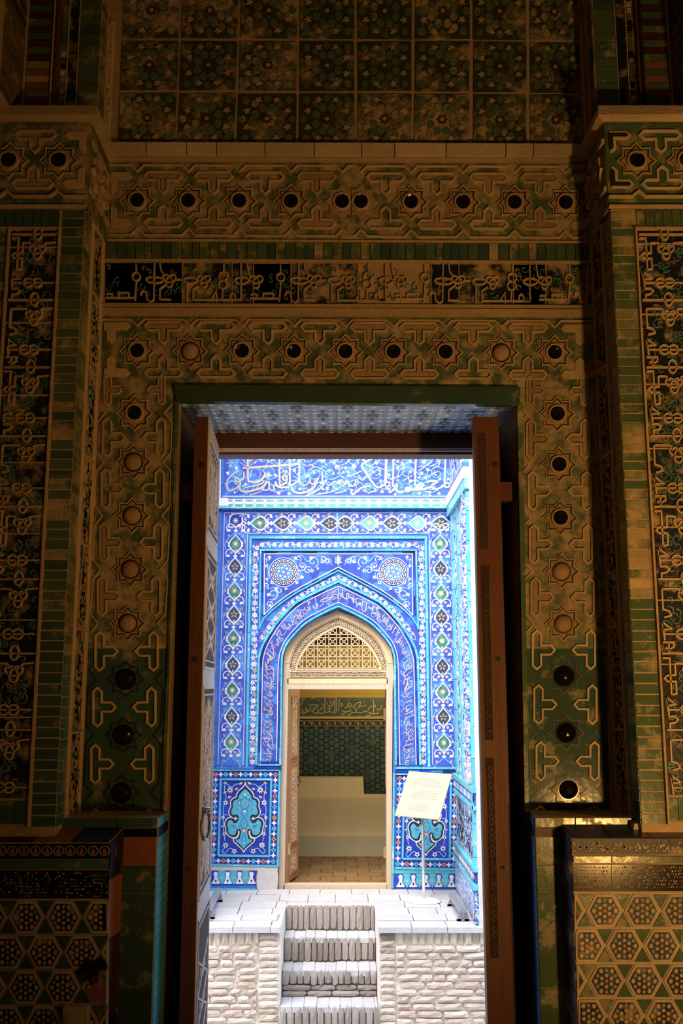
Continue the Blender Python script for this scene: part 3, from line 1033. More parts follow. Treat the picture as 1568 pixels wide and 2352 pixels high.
    for u in (0.28, 0.72):
        zc = (zc0 + zc1) / 2
        pts = starpts(0, 0, 1, 0.745, 8)
        q.prism([(u + x * 0.19, zc + y * 0.075) for x, y in pts], 'star_brown', 0.0, 0.012, 0.05)
        q.stroke([(u + x * 0.19, zc + y * 0.075) for x, y in pts], 0.01, 'strap_clean', 0.0, 0.018, True, 0.3)
        q.dome(u, zc, 0.08, 'boss_tan', 0.01, 0.03, 12, 3, 0.03)
    for u in (0.04, 0.5, 0.96):
        for s2 in (-1, 1):
            zc = (zc0 + zc1) / 2 + s2 * 0.105
            q.stroke([(max(0, u - 0.18), zc), (min(1, u + 0.18), zc)], 0.024, 'strap_tan', 0, 0.015, False, 0.4)
            if 0.1 < u < 0.9:
                q.stroke([(u, zc), (u, zc - s2 * 0.085)], 0.05, 'strap_tan', 0, 0.014, False, 0.4)
    q.build('capital_side', w)
    # cornice, mitred round the corner
    q = MB(None)
    zlo, zhi = zp(283), zp(250)
    o = 0.045
    xi, xo = X0 - side * o, outer
    q.hexa([(X0, YP, zlo - 0.012), (xo, YP, zlo - 0.012), (xo, YB, zlo - 0.012), (X0, YB, zlo - 0.012),
            (xi, YP - o, zlo + 0.012), (xo, YP - o, zlo + 0.012), (xo, YB, zlo + 0.012), (xi, YB, zlo + 0.012)], 'plaster_tan')
    q.hexa([(xi, YP - o, zlo + 0.012), (xo, YP - o, zlo + 0.012), (xo, YB, zlo + 0.012), (xi, YB, zlo + 0.012),
            (xi + side * .01, YP - o + .02, zhi), (xo, YP - o + .02, zhi), (xo, YB, zhi), (xi + side * .01, YB, zhi)], 'plaster_pale')
    q.build('cornice', w)
    # ---- zone above the capital
    sU = (on_y(228, 120, YU).x - on_y(182, 120, YU).x) / 46.0
    UF = Frame((X0, YU, zhi), (side * sU, 0, 0), (0, 0, 1)); UF.n = V((0, -1, 0))
    zt2 = 5.0 - zhi
    ul = -0.02
    z = 0.0
    while z < 0.62:
        tile('glazed_brick', UF, [(1, z + 0.002), (48, z + 0.002), (48, z + 0.037), (1, z + 0.037)], RND.choice(['glaze_green', 'glaze_green_clean', 'glaze_green']), -0.004, 0.006, w, 0.025)
        z += 0.039
    q = MB(UF)
    q.prism([(50, 0), (72, 0), (72, 0.7), (50, 0.7)], 'glaze_navy', -0.004, 0.004)
    q.stroke([(49.5, 0), (49.5, 0.7)], 2.6, 'strap_tan', 0, 0.008, False, 0.3)
    q.stroke([(73.5, 0), (73.5, 0.7)], 2.6, 'strap_tan', 0, 0.010, False, 0.3)
    q.build('navy_strip', w)
    q = MB(UF)
    q.prism([(75, 0), (102, 0), (102, 0.7), (75, 0.7)], 'glaze_navy_dusty', -0.004, 0.003)
    z = 0.02
    while z < 0.66:
        q.prism([(77, z), (88, z), (88, z + 0.022), (77, z + 0.022)], RND.choice(['glaze_green', 'glaze_black', 'strap_tan', 'glaze_green_clean']), 0, 0.008, 0.05)
        z += 0.03
    q.stroke([(96, 0), (96, 0.7)], 10, 'wood_dark', 0.0, 0.03, False, 0.5)
    q.stroke([(106, 0), (106, 0.7)], 7, 'strap_tan' if side < 0 else 'groove_dark', 0.0, 0.02, False, 0.4)
    q.build('ornament_strip', w)
    z = -0.008
    i = 0
    while z < 0.66:
        if side < 0:
            m = ('glaze_green', 'brick_maroon')[i % 2] if i > 8 else RND.choice(['plaster_tan', 'brick_red', 'glaze_olive'])
        else:
            m = ('brick_red', 'glaze_green')[i % 2] if i < 9 else ('brick_maroon', 'glaze_green')[i % 2]
        tile('striped_brick', UF, [(111, max(0.001, z)), (166, max(0.001, z)), (166, z + 0.031), (111, z + 0.031)], m, -0.004, 0.008, w, 0.02)
        z += 0.034
        i += 1
    q = MB(UF)
    q.stroke([(170, 0), (170, 0.7)], 6, 'strap_tan', 0.0, 0.014, False, 0.3)
    q.build('moulding', w)
    # brick return coming forward at the outer edge
    xr = X0 + side * sU * 174
    q = MB(None)
    xa2, xb2 = sorted((xr, outer))
    q.box((xa2, 3.3, zhi), (xb2, YU, 6.4), 'plaster_tan')
    q.build('arch_pier', w)
    RF = Frame((xr, YU, zhi), (0, -1, 0), (0, 0, 1)); RF.n = V((-side, 0, 0))
    z = 0.0
    i = 0
    while z < 0.7:
        m = ('glaze_green', 'brick_red')[i % 2] if side < 0 else ('brick_red', 'glaze_green')[i % 2]
        if i > 11 and m == 'brick_red':
            m = 'brick_maroon'
        tile('striped_brick', RF, [(0.004, z + 0.0015), (0.26, z + 0.0015), (0.26, z + 0.0325), (0.004, z + 0.0325)], m, -0.004, 0.006, w, 0.02)
        z += 0.034
        i += 1
    # side of the upper zone, towards the tile panel
    US = Frame((X0, YU, zhi), (0, YB - YU, 0), (0, 0, 1)); US.n = V((-side, 0, 0))
    z = 0.0
    while z < 0.62:
        tile('glazed_brick', US, [(0.02, z + 0.002), (0.42, z + 0.002), (0.42, z + 0.037), (0.02, z + 0.037)], RND.choice(['glaze_green', 'glaze_olive', 'glaze_green_dusty']), -0.004, 0.006, w, 0.025)
        z += 0.039
    q = MB(US)
    q.prism([(0.5, -0.25), (0.86, -0.25), (0.86, 0.62), (0.5, 0.62)], 'glaze_green_dusty', -0.004, 0.003)
    q.stroke([(0.46, -0.2), (0.46, 0.62)], 0.06, 'strap_clean', -0.004, 0.008, False, 0.3)
    q.stroke([(0.93, -0.25), (0.93, 0.62)], 0.12, 'plaster_pale', -0.004, 0.012, False, 0.3)
    for i in range(24):
        sp = spiral(0, 0, 1, 1.0, RND.uniform(0, 6.28), RND.choice([-1, 1]), 8)
        cu, cv = RND.uniform(0.6, 0.76), -0.2 + i * 0.034
        q.stroke([(cu + x * 0.13, cv + y * 0.03) for x, y in sp], 0.02, 'strap_tan', 0.0, 0.008, False, 0.3)
    q.build('side_panel', w)
    return w
wall_left = pilaster(-1)
wall_right = pilaster(1)

# ---------------------------------------------------------------- dado
HEXPET = [(0.40 * math.cos(k * PI / 3 + PI / 6), 0.40 * math.sin(k * PI / 3 + PI / 6)) for k in range(6)]
def hex_tile(mapf, cx, cy, s, parent, lit, cl=None):
    q = MB(mapf)
    h = circ(cx, cy, s, 6, s * 1.06)
    if cl:
        h = clip(h, *cl)
        if len(h) < 3:
            return
        q.prism(h, 'dado_cream', -0.004, 0.006, 0.02)
        inn = clip(circ(cx, cy, s * 0.82, 6, s * 0.82 * 1.06), cl[0] + (4 if not cl[1] else -4), cl[1])
        if len(inn) > 2:
            q.prism(inn, 'glaze_navy', 0.005, 0.0075)
    else:
        q.prism(h, 'dado_cream', -0.004, 0.006, 0.02)
        q.prism(circ(cx, cy, s * 0.82, 6, s * 0.82 * 1.06), 'glaze_navy', 0.005, 0.0075)
    inside = lambda x, r: cl is None or ((x + r < cl[0] - 4) if cl[1] else (x - r > cl[0] + 4))
    for k in range(12):
        a = k * PI / 6
        rr = s * (0.60 if k % 2 == 0 else 0.56)
        r = s * (0.13 if k % 2 == 0 else 0.105)
        x, y = cx + rr * math.cos(a), cy + rr * 1.06 * math.sin(a)
        if inside(x, r):
            q.prism(circ(x, y, r, 6, r * 1.2, a), 'dado_grey' if k % 2 else 'dado_cream', 0.007, 0.0095, 0.15)
    for k in range(6):
        a = k * PI / 3 + PI / 6
        x, y = cx + s * 0.30 * math.cos(a), cy + s * 0.31 * math.sin(a)
        if inside(x, s * .13):
            q.prism(circ(x, y, s * 0.125, 5, s * 0.13, a), 'dado_cream', 0.007, 0.0095, 0.15)
    if inside(cx, s * .12):
        q.prism(circ(cx, cy, s * 0.11, 6), 'dado_amber', 0.007, 0.010, 0.15)
    q.build('hexagon_tile', parent)
def dado(side):
    YJ = 3.885 if side < 0 else 3.87
    PJ = PlaneY(YJ)
    nm = 'wall_dado_left' if side < 0 else 'wall_dado_right'
    if side < 0:
        tl, edge, hexe = (372, 1872), (346, 1882), 253
        X_in = X_bk = OPL + 0.002
        zT = on_y(300, 1879, YJ).z
        zH = on_y(200, 1935, YH).z
        XH = on_y(250, 1960, YH).x
        XHb = on_y(280, 1960, YJ).x
        zHb = on_y(279, 1903, YJ).z
    else:
        X_in = on_y(1227, 1890, YJ).x
        X_bk = OPR - 0.002
        zT = on_y(1300, 1877, YJ).z
        zH = on_y(1400, 1926, YH).z
        XH = on_y(1313, 1960, YH).x
        XHb = on_y(1290, 1960, YJ).x
        zHb = on_y(1288, 1896, YJ).z
    outer = (XL if side < 0 else XR) + side * 1.3
    q = MB(None)
    q.hexa([(X_in, YJ, -0.1), (outer, YJ, -0.1), (outer, YB + .01, -0.1), (X_bk, YB + .01, -0.1),
            (X_in, YJ, zT), (outer, YJ, zT), (outer, YB + .01, zT), (X_bk, YB + .01, zT)], 'plaster_tan')
    # proud panel with chamfered top and inner edge
    q.hexa([(XHb, YJ, -0.1), (outer, YJ, -0.1), (outer, YJ, zHb), (XHb, YJ, zHb),
            (XH, YH, -0.1), (outer, YH, -0.1), (outer, YH, zH), (XH, YH, zH)], 'plaster_tan')
    d = q.build(nm, None, 'structure')
    # chamfer facings
    N = 11
    for i in range(N):
        x0, x1 = lerp(XHb, outer, i / N), lerp(XHb, outer, (i + 1) / N)
        y0, y1 = lerp(XH, outer, i / N), lerp(XH, outer, (i + 1) / N)
        q = MB(None)
        e = side * 0.002
        q.hexa([(x0 + e, YJ, zHb), (x1 - e, YJ, zHb), (y1 - e, YH, zH), (y0 + e, YH, zH),
                (x0 + e, YJ, zHb + .008), (x1 - e, YJ, zHb + .008), (y1 - e, YH - .006, zH + .006), (y0 + e, YH - .006, zH + .006)],
               'brick_orange' if (side < 0 and i in (1,)) else ('glaze_navy' if side < 0 else 'glaze_purple'))
        q.build('chamfer_brick', d)
    zz = zHb
    i = 0
    while zz > 0:
        z2 = max(zz - RND.uniform(0.12, 0.3), -0.1)
        q = MB(None)
        s = -side
        q.hexa([(XHb, YJ, z2 + .002), (XH, YH, z2 + .002), (XH, YH, min(zz, zH) - .002), (XHb, YJ, zz - .002),
                (XHb + s * .006, YJ - .002, z2 + .002), (XH + s * .006, YH - .004, z2 + .002), (XH + s * .006, YH - .004, min(zz, zH) - .002), (XHb + s * .006, YJ - .002, zz - .002)],
               (RND.choice(['glaze_navy', 'glaze_black', 'brick_orange', 'brick_maroon']) if side < 0 else RND.choice(['glaze_purple', 'glaze_navy'])))
        q.build('chamfer_brick', d)
        zz = z2
        i += 1
    # front of the jamb part: top strip, dark strip, green slabs
    px = on_y
    def slab(x0, z0, x1, z1, m, name='glazed_slab', h=0.006):
        q = MB(PJ)
        xa, xb = sorted((x0, x1))
        q.hexa([(xa + .001, YJ, z0 + .001), (xb - .001, YJ, z0 + .001), (xb - .001, YJ, z1 - .001), (xa + .001, YJ, z1 - .001),
                (xa + .002, YJ - h, z0 + .002), (xb - .002, YJ - h, z0 + .002), (xb - .002, YJ - h, z1 - .002), (xa + .002, YJ - h, z1 - .002)], m)
        q.build(name, d)
    zs = zT - 0.036
    cuts = [X_in, lerp(X_in, outer, 0.09), lerp(X_in, outer, 0.22), lerp(X_in, outer, 0.3), lerp(X_in, outer, 0.45)]
    for i in range(4):
        slab(cuts[i], zs, cuts[i + 1], zT, 'glaze_green_clean' if side < 0 else 'glaze_green', h=0.012)
    slab(X_in, zs - 0.034, XHb, zs, 'glaze_black' if side < 0 else 'brick_maroon')
    z = zs - 0.034
    ms = ['brick_orange', 'glaze_green_clean', 'glaze_green_clean', 'glaze_green_clean', 'glaze_green_clean'] if side < 0 else ['glaze_green', 'glaze_green', 'glaze_green', 'glaze_green', 'glaze_green']
    hs = [0.10, 0.10, 0.33, 0.30, 0.6]
    for m, h in zip(ms, hs):
        slab(X_in, z - h, XHb, z, m)
        z -= h
    # inner side facing the opening: rows of turquoise bricks lit by the door
    IF = Frame((X_in, YJ, 0), (X_bk - X_in, YB - YJ, 0), (0, 0, 1)); IF.n = V((-side, 0, 0))
    z = zT
    i = 0
    while z > 0.02:
        h = 0.036 if i else 0.034
        m = 'mo_navy' if i == 1 else ('mo_turq_bright' if side < 0 else 'mo_blue_mid')
        tile('turquoise_brick', IF, [(0.01, z - h + .0015), (0.99, z - h + .0015), (0.99, z - .0015), (0.01, z - .0015)], m, -0.004, 0.005, d, 0.03)
        z -= h
        i += 1
    # proud panel face
    if side < 0:
        f = lambda x: -30 + (x) * 1.0
        rng = (-20, 250)
        # palmette row
        q = MB(PH); q.prism([(-20, 1938), (250, 1937), (249, 1972), (-20, 1972)], 'glaze_black', -0.004, 0.003)
        band = q.build('palmette_band', d)
        for k in range(10):
            cx = 3 + k * 26.4
            q = MB(PH)
            q.ring(cx, 1954, 11, 3, 'dado_grey', 0.002, 0.006, 12, 0.3)
            q.prism([(cx, 1946), (cx + 6, 1957), (cx, 1966), (cx - 6, 1957)], 'brick_orange', 0.002, 0.008, 0.1)
            q.build('palmette', band)
        for x0, x1 in ((-20, 122), (123, 250)):
            tile('glazed_slab', PH, [(x0, 1976), (x1, 1976), (x1, 1993), (x0, 1993)], 'glaze_turquoise_deep', -0.004, 0.006, d, 0.01)
        q = MB(PH)
        q.stroke([(-20, 1974), (250, 1973)], 3, 'brick_orange', -.003, 0.008, False, .3)
        q.stroke([(-20, 1996), (250, 1995)], 3, 'brick_orange', -.003, 0.008, False, .3)
        q.build('moulding', d)
        bands = [((-20, 122), 'glaze_black'), ((123, 250), 'glaze_black')]
        yb0, yb1 = 1999, 2063
    else:
        q = MB(PH); q.prism([(1313, 1927), (1600, 1925), (1600, 1962), (1315, 1962)], 'glaze_navy', -0.004, 0.003)
        band = q.build('palmette_band', d)
        for k in range(22):
            cx = 1319 + k * 12.6
            q2 = MB(PH)
            for _ in range(3):
                x, y = cx + RND.uniform(-5, 5), RND.uniform(1934, 1956)
                q2.prism(circ(x, y, RND.uniform(3.5, 6), 6, RND.uniform(3, 5)), RND.choice(['dado_grey', 'dado_cream', 'dado_grey', 'glaze_olive']), 0.002, 0.007, 0.2)
            q2.build('floret', band)
        for x0, x1 in ((1315, 1402), (1403, 1600)):
            tile('glazed_slab', PH, [(x0, 1966), (x1, 1966), (x1, 1981), (x0, 1981)], 'glaze_green', -0.004, 0.010, d, 0.01)
        bands = [((1316, 1402), 'glaze_black'), ((1404, 1600), 'glaze_black')]
        yb0, yb1 = 1986, 2046
    for (x0, x1), m in bands:
        q = MB(PH)
        q.prism([(x0, yb0), (x1, yb0), (x1, yb1), (x0, yb1)], m, -0.004, 0.003)
        y = yb0 + 6
        r = 0
        while y < yb1 - 3:
            x = x0 + 5 + (r % 2) * 3
            while x < x1 - 4:
                mm = RND.choice(['dado_grey', 'dado_cream', 'glaze_black']) if side < 0 else RND.choice(['dado_cream', 'dado_amber', 'dado_grey', 'brick_maroon', 'glaze_black'])
                if side < 0 and RND.random() < 0.6:
                    mm = 'glaze_navy'
                q.prism(circ(x + RND.uniform(-1, 1), y + RND.uniform(-1.5, 1.5), RND.uniform(1.6, 3.0), 5, RND.uniform(1.6, 3.4), RND.random()), mm, 0.002, 0.006, 0.2)
                x += 6.2
            y += 7.5
            r += 1
        o = q.build('carved_band', d)
    # trihexagonal tiling: hexagons meeting at their corners, triangles between
    if side < 0:
        s, px0, py0, xlim = 42.5, 62, 2106, (249, True)
    else:
        s, px0, py0, xlim = 43.0, 1387, 2091, (1318, False)
    q = MB(PH)
    if side < 0:
        q.prism([(-40, 2066), (251, 2066), (247, 2420), (-40, 2420)], 'dado_cream', -0.004, 0.001)
    else:
        q.prism([(1317, 2050), (1640, 2050), (1640, 2420), (1327, 2420)], 'dado_cream', -0.004, 0.001)
    ground = q.build('tile_ground', d)
    for r in range(5):
        cy = py0 + r * 80.5
        ofs = 0 if r % 2 == 0 else s
        lim = (xlim[0] + (r * 3.2 if side > 0 else -r * 0.8), xlim[1])
        for c in range(-4, 5):
            cx = px0 + ofs + c * 2 * s - (0 if side > 0 else r * 1.0) + (r * 2.0 if side > 0 else 0)
            if side < 0 and not (-40 < cx < 290) or side > 0 and not (1270 < cx < 1620):
                continue
            cut = (cx + s > lim[0]) if lim[1] else (cx - s < lim[0])
            hex_tile(PH, cx, cy, s - 1.5, ground, side > 0, lim if cut else None)
            # two triangles hang off each hexagon's right corner
            for up in (-1, 1):
                tx, ty = cx + s, cy
                tri = [(tx, ty + up * 3), (tx - s * 0.44, ty + up * 37.5), (tx + s * 0.44, ty + up * 37.5)]
                if lim[1]:
                    if tx + s * .44 > lim[0]:
                        tri = clip(tri, lim[0], True)
                elif tx - s * .44 < lim[0]:
                    tri = clip(tri, lim[0], False)
                if len(tri) > 2 and min(p[1] for p in tri) > (2066 if side < 0 else 2050) - 2:
                    tile('triangle_tile', PH, tri, 'glaze_green_clean' if side < 0 else 'glaze_green', -0.002, 0.006, ground, 0.06)
    return d
dado_l = dado(-1)
dado_r = dado(1)
# broken lump of brick on the right ledge
q = MB(None)
b0 = on_y(1452, 1925, 3.80)
q.hexa([b0 + V((0, 0, 0)), b0 + V((0.10, 0, -0.002)), b0 + V((0.10, 0.10, 0.02)), b0 + V((0, 0.10, 0.02)),
        b0 + V((0.012, .01, 0.05)), b0 + V((0.092, 0.012, 0.045)), b0 + V((0.09, 0.09, 0.06)), b0 + V((0.015, 0.09, 0.055))], 'plaster_pale')
q.build('broken_brick', dado_r)
# worn patch with bare brick in the left panel
q = MB(PH)
q.prism([(186, 2214), (199, 2203), (214, 2206), (226, 2199), (243, 2204), (244, 2248), (230, 2252), (212, 2262), (203, 2251), (190, 2250), (178, 2232)], 'glaze_navy', 0.0, 0.0105, 0.02)
q.prism([(196, 2270), (212, 2262), (230, 2253), (243, 2250), (243, 2306), (222, 2300), (208, 2303)], 'brick_orange', 0.0, 0.0105, 0.02)
q.build('worn_patch', dado_l)
# plastic switch box on the left dado
sb = on_y(178, 2350, YH)
sw = empty('light_switch', sb)
tag(sw, 'beige plastic switch box fixed low on the left hexagon tiles', 'switch')
q = MB(PH)
q.prism([(151, 2303), (208, 2301), (208, 2375), (151, 2377)], 'switch_plastic', 0.0, 0.045, 0.05)
q.build('housing', sw, org=sb)
q = MB(PH)
q.prism([(163, 2316), (196, 2315), (196, 2362), (163, 2363)], 'switch_plastic', 0.044, 0.052, 0.08)
q.build('rocker', sw, org=sb)
# ================================================================== wooden doors of the chamber
YN, YFAR = 4.07, 4.60
def box_between(q, A, B, t, z0, z1, m):
    """upright slab from A to B (plan points), thickness t to the left of A->B"""
    d = (B - A).normalized()
    nrm = V((-d.y, d.x, 0)) * t
    q.hexa([(A.x, A.y, z0), (B.x, B.y, z0), (B.x + nrm.x, B.y + nrm.y, z0), (A.x + nrm.x, A.y + nrm.y, z0),
            (A.x, A.y, z1), (B.x, B.y, z1), (B.x + nrm.x, B.y + nrm.y, z1), (A.x + nrm.x, A.y + nrm.y, z1)], m)
def carved_face(door, FR, L, z0, z1):
    """carved relief on the leaf face; FR in metres: along the leaf, up"""
    pan = [(z0 + 0.12, z0 + 0.72), (z0 + 0.80, z0 + 1.62), (z0 + 1.70, z1 - 0.55), (z1 - 0.48, z1 - 0.08)]
    for i, (a, b) in enumerate(pan):
        q = MB(FR)
        x0, x1 = 0.03, L - 0.03
        q.prism([(x0, a), (x1, a), (x1, b), (x0, b)], 'wood_carve_dark', 0.0, 0.0015)
        q.stroke([(x0, a), (x1, a), (x1, b), (x0, b)], 0.014, 'wood_weathered', 0, 0.005, True, 0.3)
        q.stroke([(x0 + .03, a + .03), (x1 - .03, a + .03), (x1 - .03, b - .03), (x0 + .03, b - .03)], 0.008, 'wood_weathered', 0, 0.004, True, 0.3)
        if i % 2 == 0:
            z = a + 0.05
            while z < b - 0.16:
                q.stroke([(x0 + .04, z), (x1 - .04, z + 0.13)], 0.014, 'wood_weathered', 0, 0.005, False, 0.4)
                q.stroke([(x1 - .04, z), (x0 + .04, z + 0.13)], 0.014, 'wood_weathered', 0, 0.005, False, 0.4)
                q.prism(starpts((x0 + x1) / 2, z + 0.065, 0.045, 0.025, 8), 'wood_weathered', 0, 0.005, 0.1)
                for s in (-1, 1):
                    q.stroke([((x0 + x1) / 2 + s * (0.11 + x * 0.05), z + 0.065 + y * 0.04) for x, y in spiral(0, 0, 1, 1.1, 0, s, 10)], 0.01, 'wood_weathered', 0, 0.004, False, 0.3)
                z += 0.13
        else:
            n = int((b - a - 0.1) * 420)
            for k in range(n):
                cx, cz = RND.uniform(x0 + .06, x1 - .06), RND.uniform(a + .06, b - .06)
                sp = spiral(cx, cz, RND.uniform(0.018, 0.034), 1.0, RND.uniform(0, 6.28), RND.choice([-1, 1]), 8)
                q.stroke(sp, 0.008, 'wood_weathered', 0, RND.uniform(0.003, 0.005), False, 0.4)
        q.build('carved_panel', door)
def bolt(door, px, py, Y):
    q = MB(PlaneY(Y))
    q.ring(px, py, 5.6, 3.0, 'iron_dark', 0.0, 0.004, 14, 0.3)
    q.dome(px, py, 4.6, 'iron_dark', 0.0, 0.008, 12, 3)
    q.build('bolt', door)

zD0, zD1 = -0.02, on_y(478, 958, YN).z
# left leaf, opened into the chamber
A = V((on_y(478, 960, YN).x, YN, 0)); B = V((on_y(501, 1040, YFAR).x, YFAR, 0))
L = (B - A).length
q = MB(None)
box_between(q, A, B, 0.056, zD0, zD1, 'wood_red')
door_1 = q.build('door_1', None, 'structure')
FR = Frame((A.x, A.y, 0), (B - A).normalized(), (0, 0, 1)); FR.n = V(((B - A).normalized().y, -(B - A).normalized().x, 0))
q = MB(FR)
q.prism([(0.001, zD0), (L, zD0), (L, zD1 - .001), (0.001, zD1 - .001)], 'wood_weathered', 0.0, 0.004)
q.build('leaf_face', door_1)
FR2 = Frame(FR.o + FR.n * 0.004, FR.ux, FR.uy); FR2.n = FR.n
carved_face(door_1, FR2, L, zD0, zD1)
for px, py in ((462, 1068), (447, 1514), (433, 1997)):
    bolt(door_1, px, py, YN)
def lug(door, x0, x1, py0, py1, Y):
    q = MB(None)
    a, b = on_y(x0, py1, Y), on_y(x1, py0, Y)
    q.box((a.x, Y, a.z), (b.x, Y + 0.05, b.z), 'wood_red')
    q.build('batten_end', door)
lug(door_1, 418, 448, 1113, 1150, 4.16)
# knocker
q = MB(None)
c = FR(0.05, on_y(465, 1880, YN + .03).z) + FR.n * 0.012
pl = [c + V((0.012 * math.cos(t * PI / 8), 0, 0)) + V((0, 0.028 * math.cos(t * PI / 8), 0.055 * math.sin(t * PI / 8) - 0.03)) + FR.n * 0.012 for t in range(17)]
q.tube(pl, 0.007, 'iron')
q.tube([c - FR.n * 0.012 + V((0, 0, 0.03)), c + FR.n * 0.03 + V((0, 0, 0.03))], 0.011, 'iron')
q.build('knocker', door_1, smooth=True)
# right leaf
A = V((on_y(1117, 960, YN).x, YN, 0)); B = V((0.650, YFAR, 0))
d = (B - A).normalized()
q = MB(None)
box_between(q, B, A, 0.050, zD0, zD1, 'wood_red')
door_2 = q.build('door_2', None, 'structure')
xa0, xa1 = on_y(1086, 960, YN).x, on_y(1117.5, 960, YN).x
q = MB(None)
q.box((xa0, YN - 0.006, zD0), (xa1, YN + 0.05, zD1), 'wood_red')
ast = q.build('meeting_strip', door_2)
AF = Frame((xa0, YN - 0.006, 0), (1, 0, 0), (0, 0, 1)); AF.n = V((0, -1, 0))
wA = xa1 - xa0
for (pa, pb) in ((995, 1262), (1300, 1700), (1740, 2200)):
    za, zc = on_y(1100, pb, YN).z, on_y(1100, pa, YN).z
    q = MB(AF)
    q.prism([(wA * .28, za), (wA * .86, za), (wA * .86, zc), (wA * .28, zc)], 'wood_carve_dark', -.001, 0.0012)
    z = za + 0.02
    s = 1
    while z < zc - 0.02:
        q.stroke([(wA * .57 + x * wA * .2, z + y * 0.018) for x, y in spiral(0, 0, 1, 1.1, 0, s, 9)], 0.004, 'wood_red', 0.001, 0.005, False, 0.3)
        z += 0.03
        s = -s
    q.stroke([(wA * .28, za), (wA * .86, za), (wA * .86, zc), (wA * .28, zc)], 0.004, 'wood_red', 0, 0.003, True, 0.3)
    q.build('carved_strip', door_2)
for px, py in ((1137, 1067), (1144, 1513), (1155, 1992)):
    bolt(door_2, px, py, YN)
lug(door_2, 1146, 1175, 1107, 1150, 4.14)
# frame: lintel with pale bead, posts
q = MB(None)
zl0, zl1 = on_y(784, 1045, YO).z, OPT
q.box((OPL, YO - 0.02, on_y(784, 1037, YO).z), (OPR, YO + 0.10, zl1), 'wood_dark')
trim = q.build('trim_1', None, 'structure')
q = MB(None)
q.box((OPL, YO - 0.03, on_y(784, 1036, YO - .03).z), (OPR, YO + 0.0, on_y(784, 1029, YO - .03).z), 'wood_weathered')
q.build('bead', trim)
q = MB(None)
q.box((OPL, YO - 0.01, zl0), (OPR, YO + 0.09, on_y(784, 1037, YO).z), 'wood_red')
q.build('lower_rail', trim)
for s, x0, x1 in ((-1, OPL, on_y(499, 1040, YFAR).x - 0.012), (1, 0.655, OPR)):
    q = MB(None)
    q.box((x0, YO - 0.01, -0.1), (x1, YO + 0.10, zl0), 'wood_dark')
    q.build('post', trim)
# ================================================================== the tiled portal across the lane
YF = 11.40
ZT = -0.567          # terrace level
LANE = -1.42
PF = PlaneY(YF)
CX = 776.6
XRW = 1.27           # right side wall of the portal bay
XLW = -1.42
def mir(pts):
    return [(2 * CX - x, y) for x, y in reversed(pts)]
def leanL(y):        # left edge of door frame
    return lerp(651.6, 640.0, (y - 1523) / 520.0)
def leanR(y):
    return lerp(901.4, 898.5, (y - 1523) / 520.0)
A_HOLE = [(648.5, 1523), (652, 1500), (661, 1480), (681, 1457), (698, 1440), (715.5, 1428), (745, 1412), (CX, 1398)]
A_WOOD = [(651.6, 1523), (656, 1494), (670, 1471), (693.6, 1446), (729, 1421.5), (CX, 1405)]
A_CARV = [(664, 1523), (675.7, 1489), (699, 1458.6), (740, 1433.6), (CX, 1418)]
A_LATT = [(681.5, 1530), (693.6, 1503), (716.8, 1474.6), (750.7, 1451.4), (CX, 1440)]
def arch(pts, n=4):
    l = cr(pts, n)
    return l + mir(l)[1:]
hole = arch(A_HOLE)
q = MB(PF)
# wall body with the door opening cut out
tl, tr = on_y(300, 700, YF), None
body = [(250, 2046), (636, 2046), (637, 2043)] + hole + [(901, 2043), (901, 2046), (1300, 2046), (1300, 600), (250, 600)]
q.prism(body, 'mo_blue_mid', -0.40, 0.0)
wall_far = q.build('wall_far', None, 'structure')
solid('wall_far_upper', (-3.6, YF, on_y(784, 600, YF).z), (3.6, YF + 0.4, 8.2), 'mo_plaster', None, 'structure')

def strips(mapf, path, w, m, name, parent, h0, h1, seg=38.0, gap=0.8, inset=0.0, bev=0.25):
    """glazed strip laid in short lengths along a path"""
    L = [0.0]
    for i in range(1, len(path)):
        L.append(L[-1] + math.hypot(path[i][0] - path[i - 1][0], path[i][1] - path[i - 1][1]))
    def at(s):
        for i in range(1, len(path)):
            if s <= L[i] + 1e-6:
                t = (s - L[i - 1]) / max(1e-9, L[i] - L[i - 1])
                return (lerp(path[i - 1][0], path[i][0], t), lerp(path[i - 1][1], path[i][1], t))
        return path[-1]
    s = 0.0
    while s < L[-1] - 1:
        e = min(s + seg * RND.uniform(0.75, 1.25), L[-1])
        if L[-1] - e < seg * 0.3:
            e = L[-1]
        pts = [at(s + gap / 2)] + [path[i] for i in range(len(path)) if s + gap < L[i] < e - gap] + [at(e - gap / 2)]
        q = MB(mapf)
        q.stroke(pts, w, m if isinstance(m, str) else RND.choice(m), h0, h1, False, bev)
        q.build(name, parent)
        s = e

class StripMap:
    """coordinates along (u, in pixels of arc) and across (v, 0..1) between two edge lines of equal length lists"""
    def __init__(self, base, a, b):
        self.base, self.a, self.b, self.n = base, a, b, base.n
        mid = [((p[0] + r[0]) / 2, (p[1] + r[1]) / 2) for p, r in zip(a, b)]
        self.L = [0.0]
        for i in range(1, len(mid)):
            self.L.append(self.L[-1] + math.hypot(mid[i][0] - mid[i - 1][0], mid[i][1] - mid[i - 1][1]))
        self.len = self.L[-1]
    def px(self, u, v):
        L = self.L
        u = max(0.0, min(u, self.len))
        i = 1
        while i < len(L) - 1 and L[i] < u:
            i += 1
        t = (u - L[i - 1]) / max(1e-9, L[i] - L[i - 1])
        p = (lerp(self.a[i - 1][0], self.a[i][0], t), lerp(self.a[i - 1][1], self.a[i][1], t))
        r = (lerp(self.b[i - 1][0], self.b[i][0], t), lerp(self.b[i - 1][1], self.b[i][1], t))
        return (lerp(p[0], r[0], v), lerp(p[1], r[1], v))
    def __call__(self, u, v):
        return self.base(*self.px(u, v))
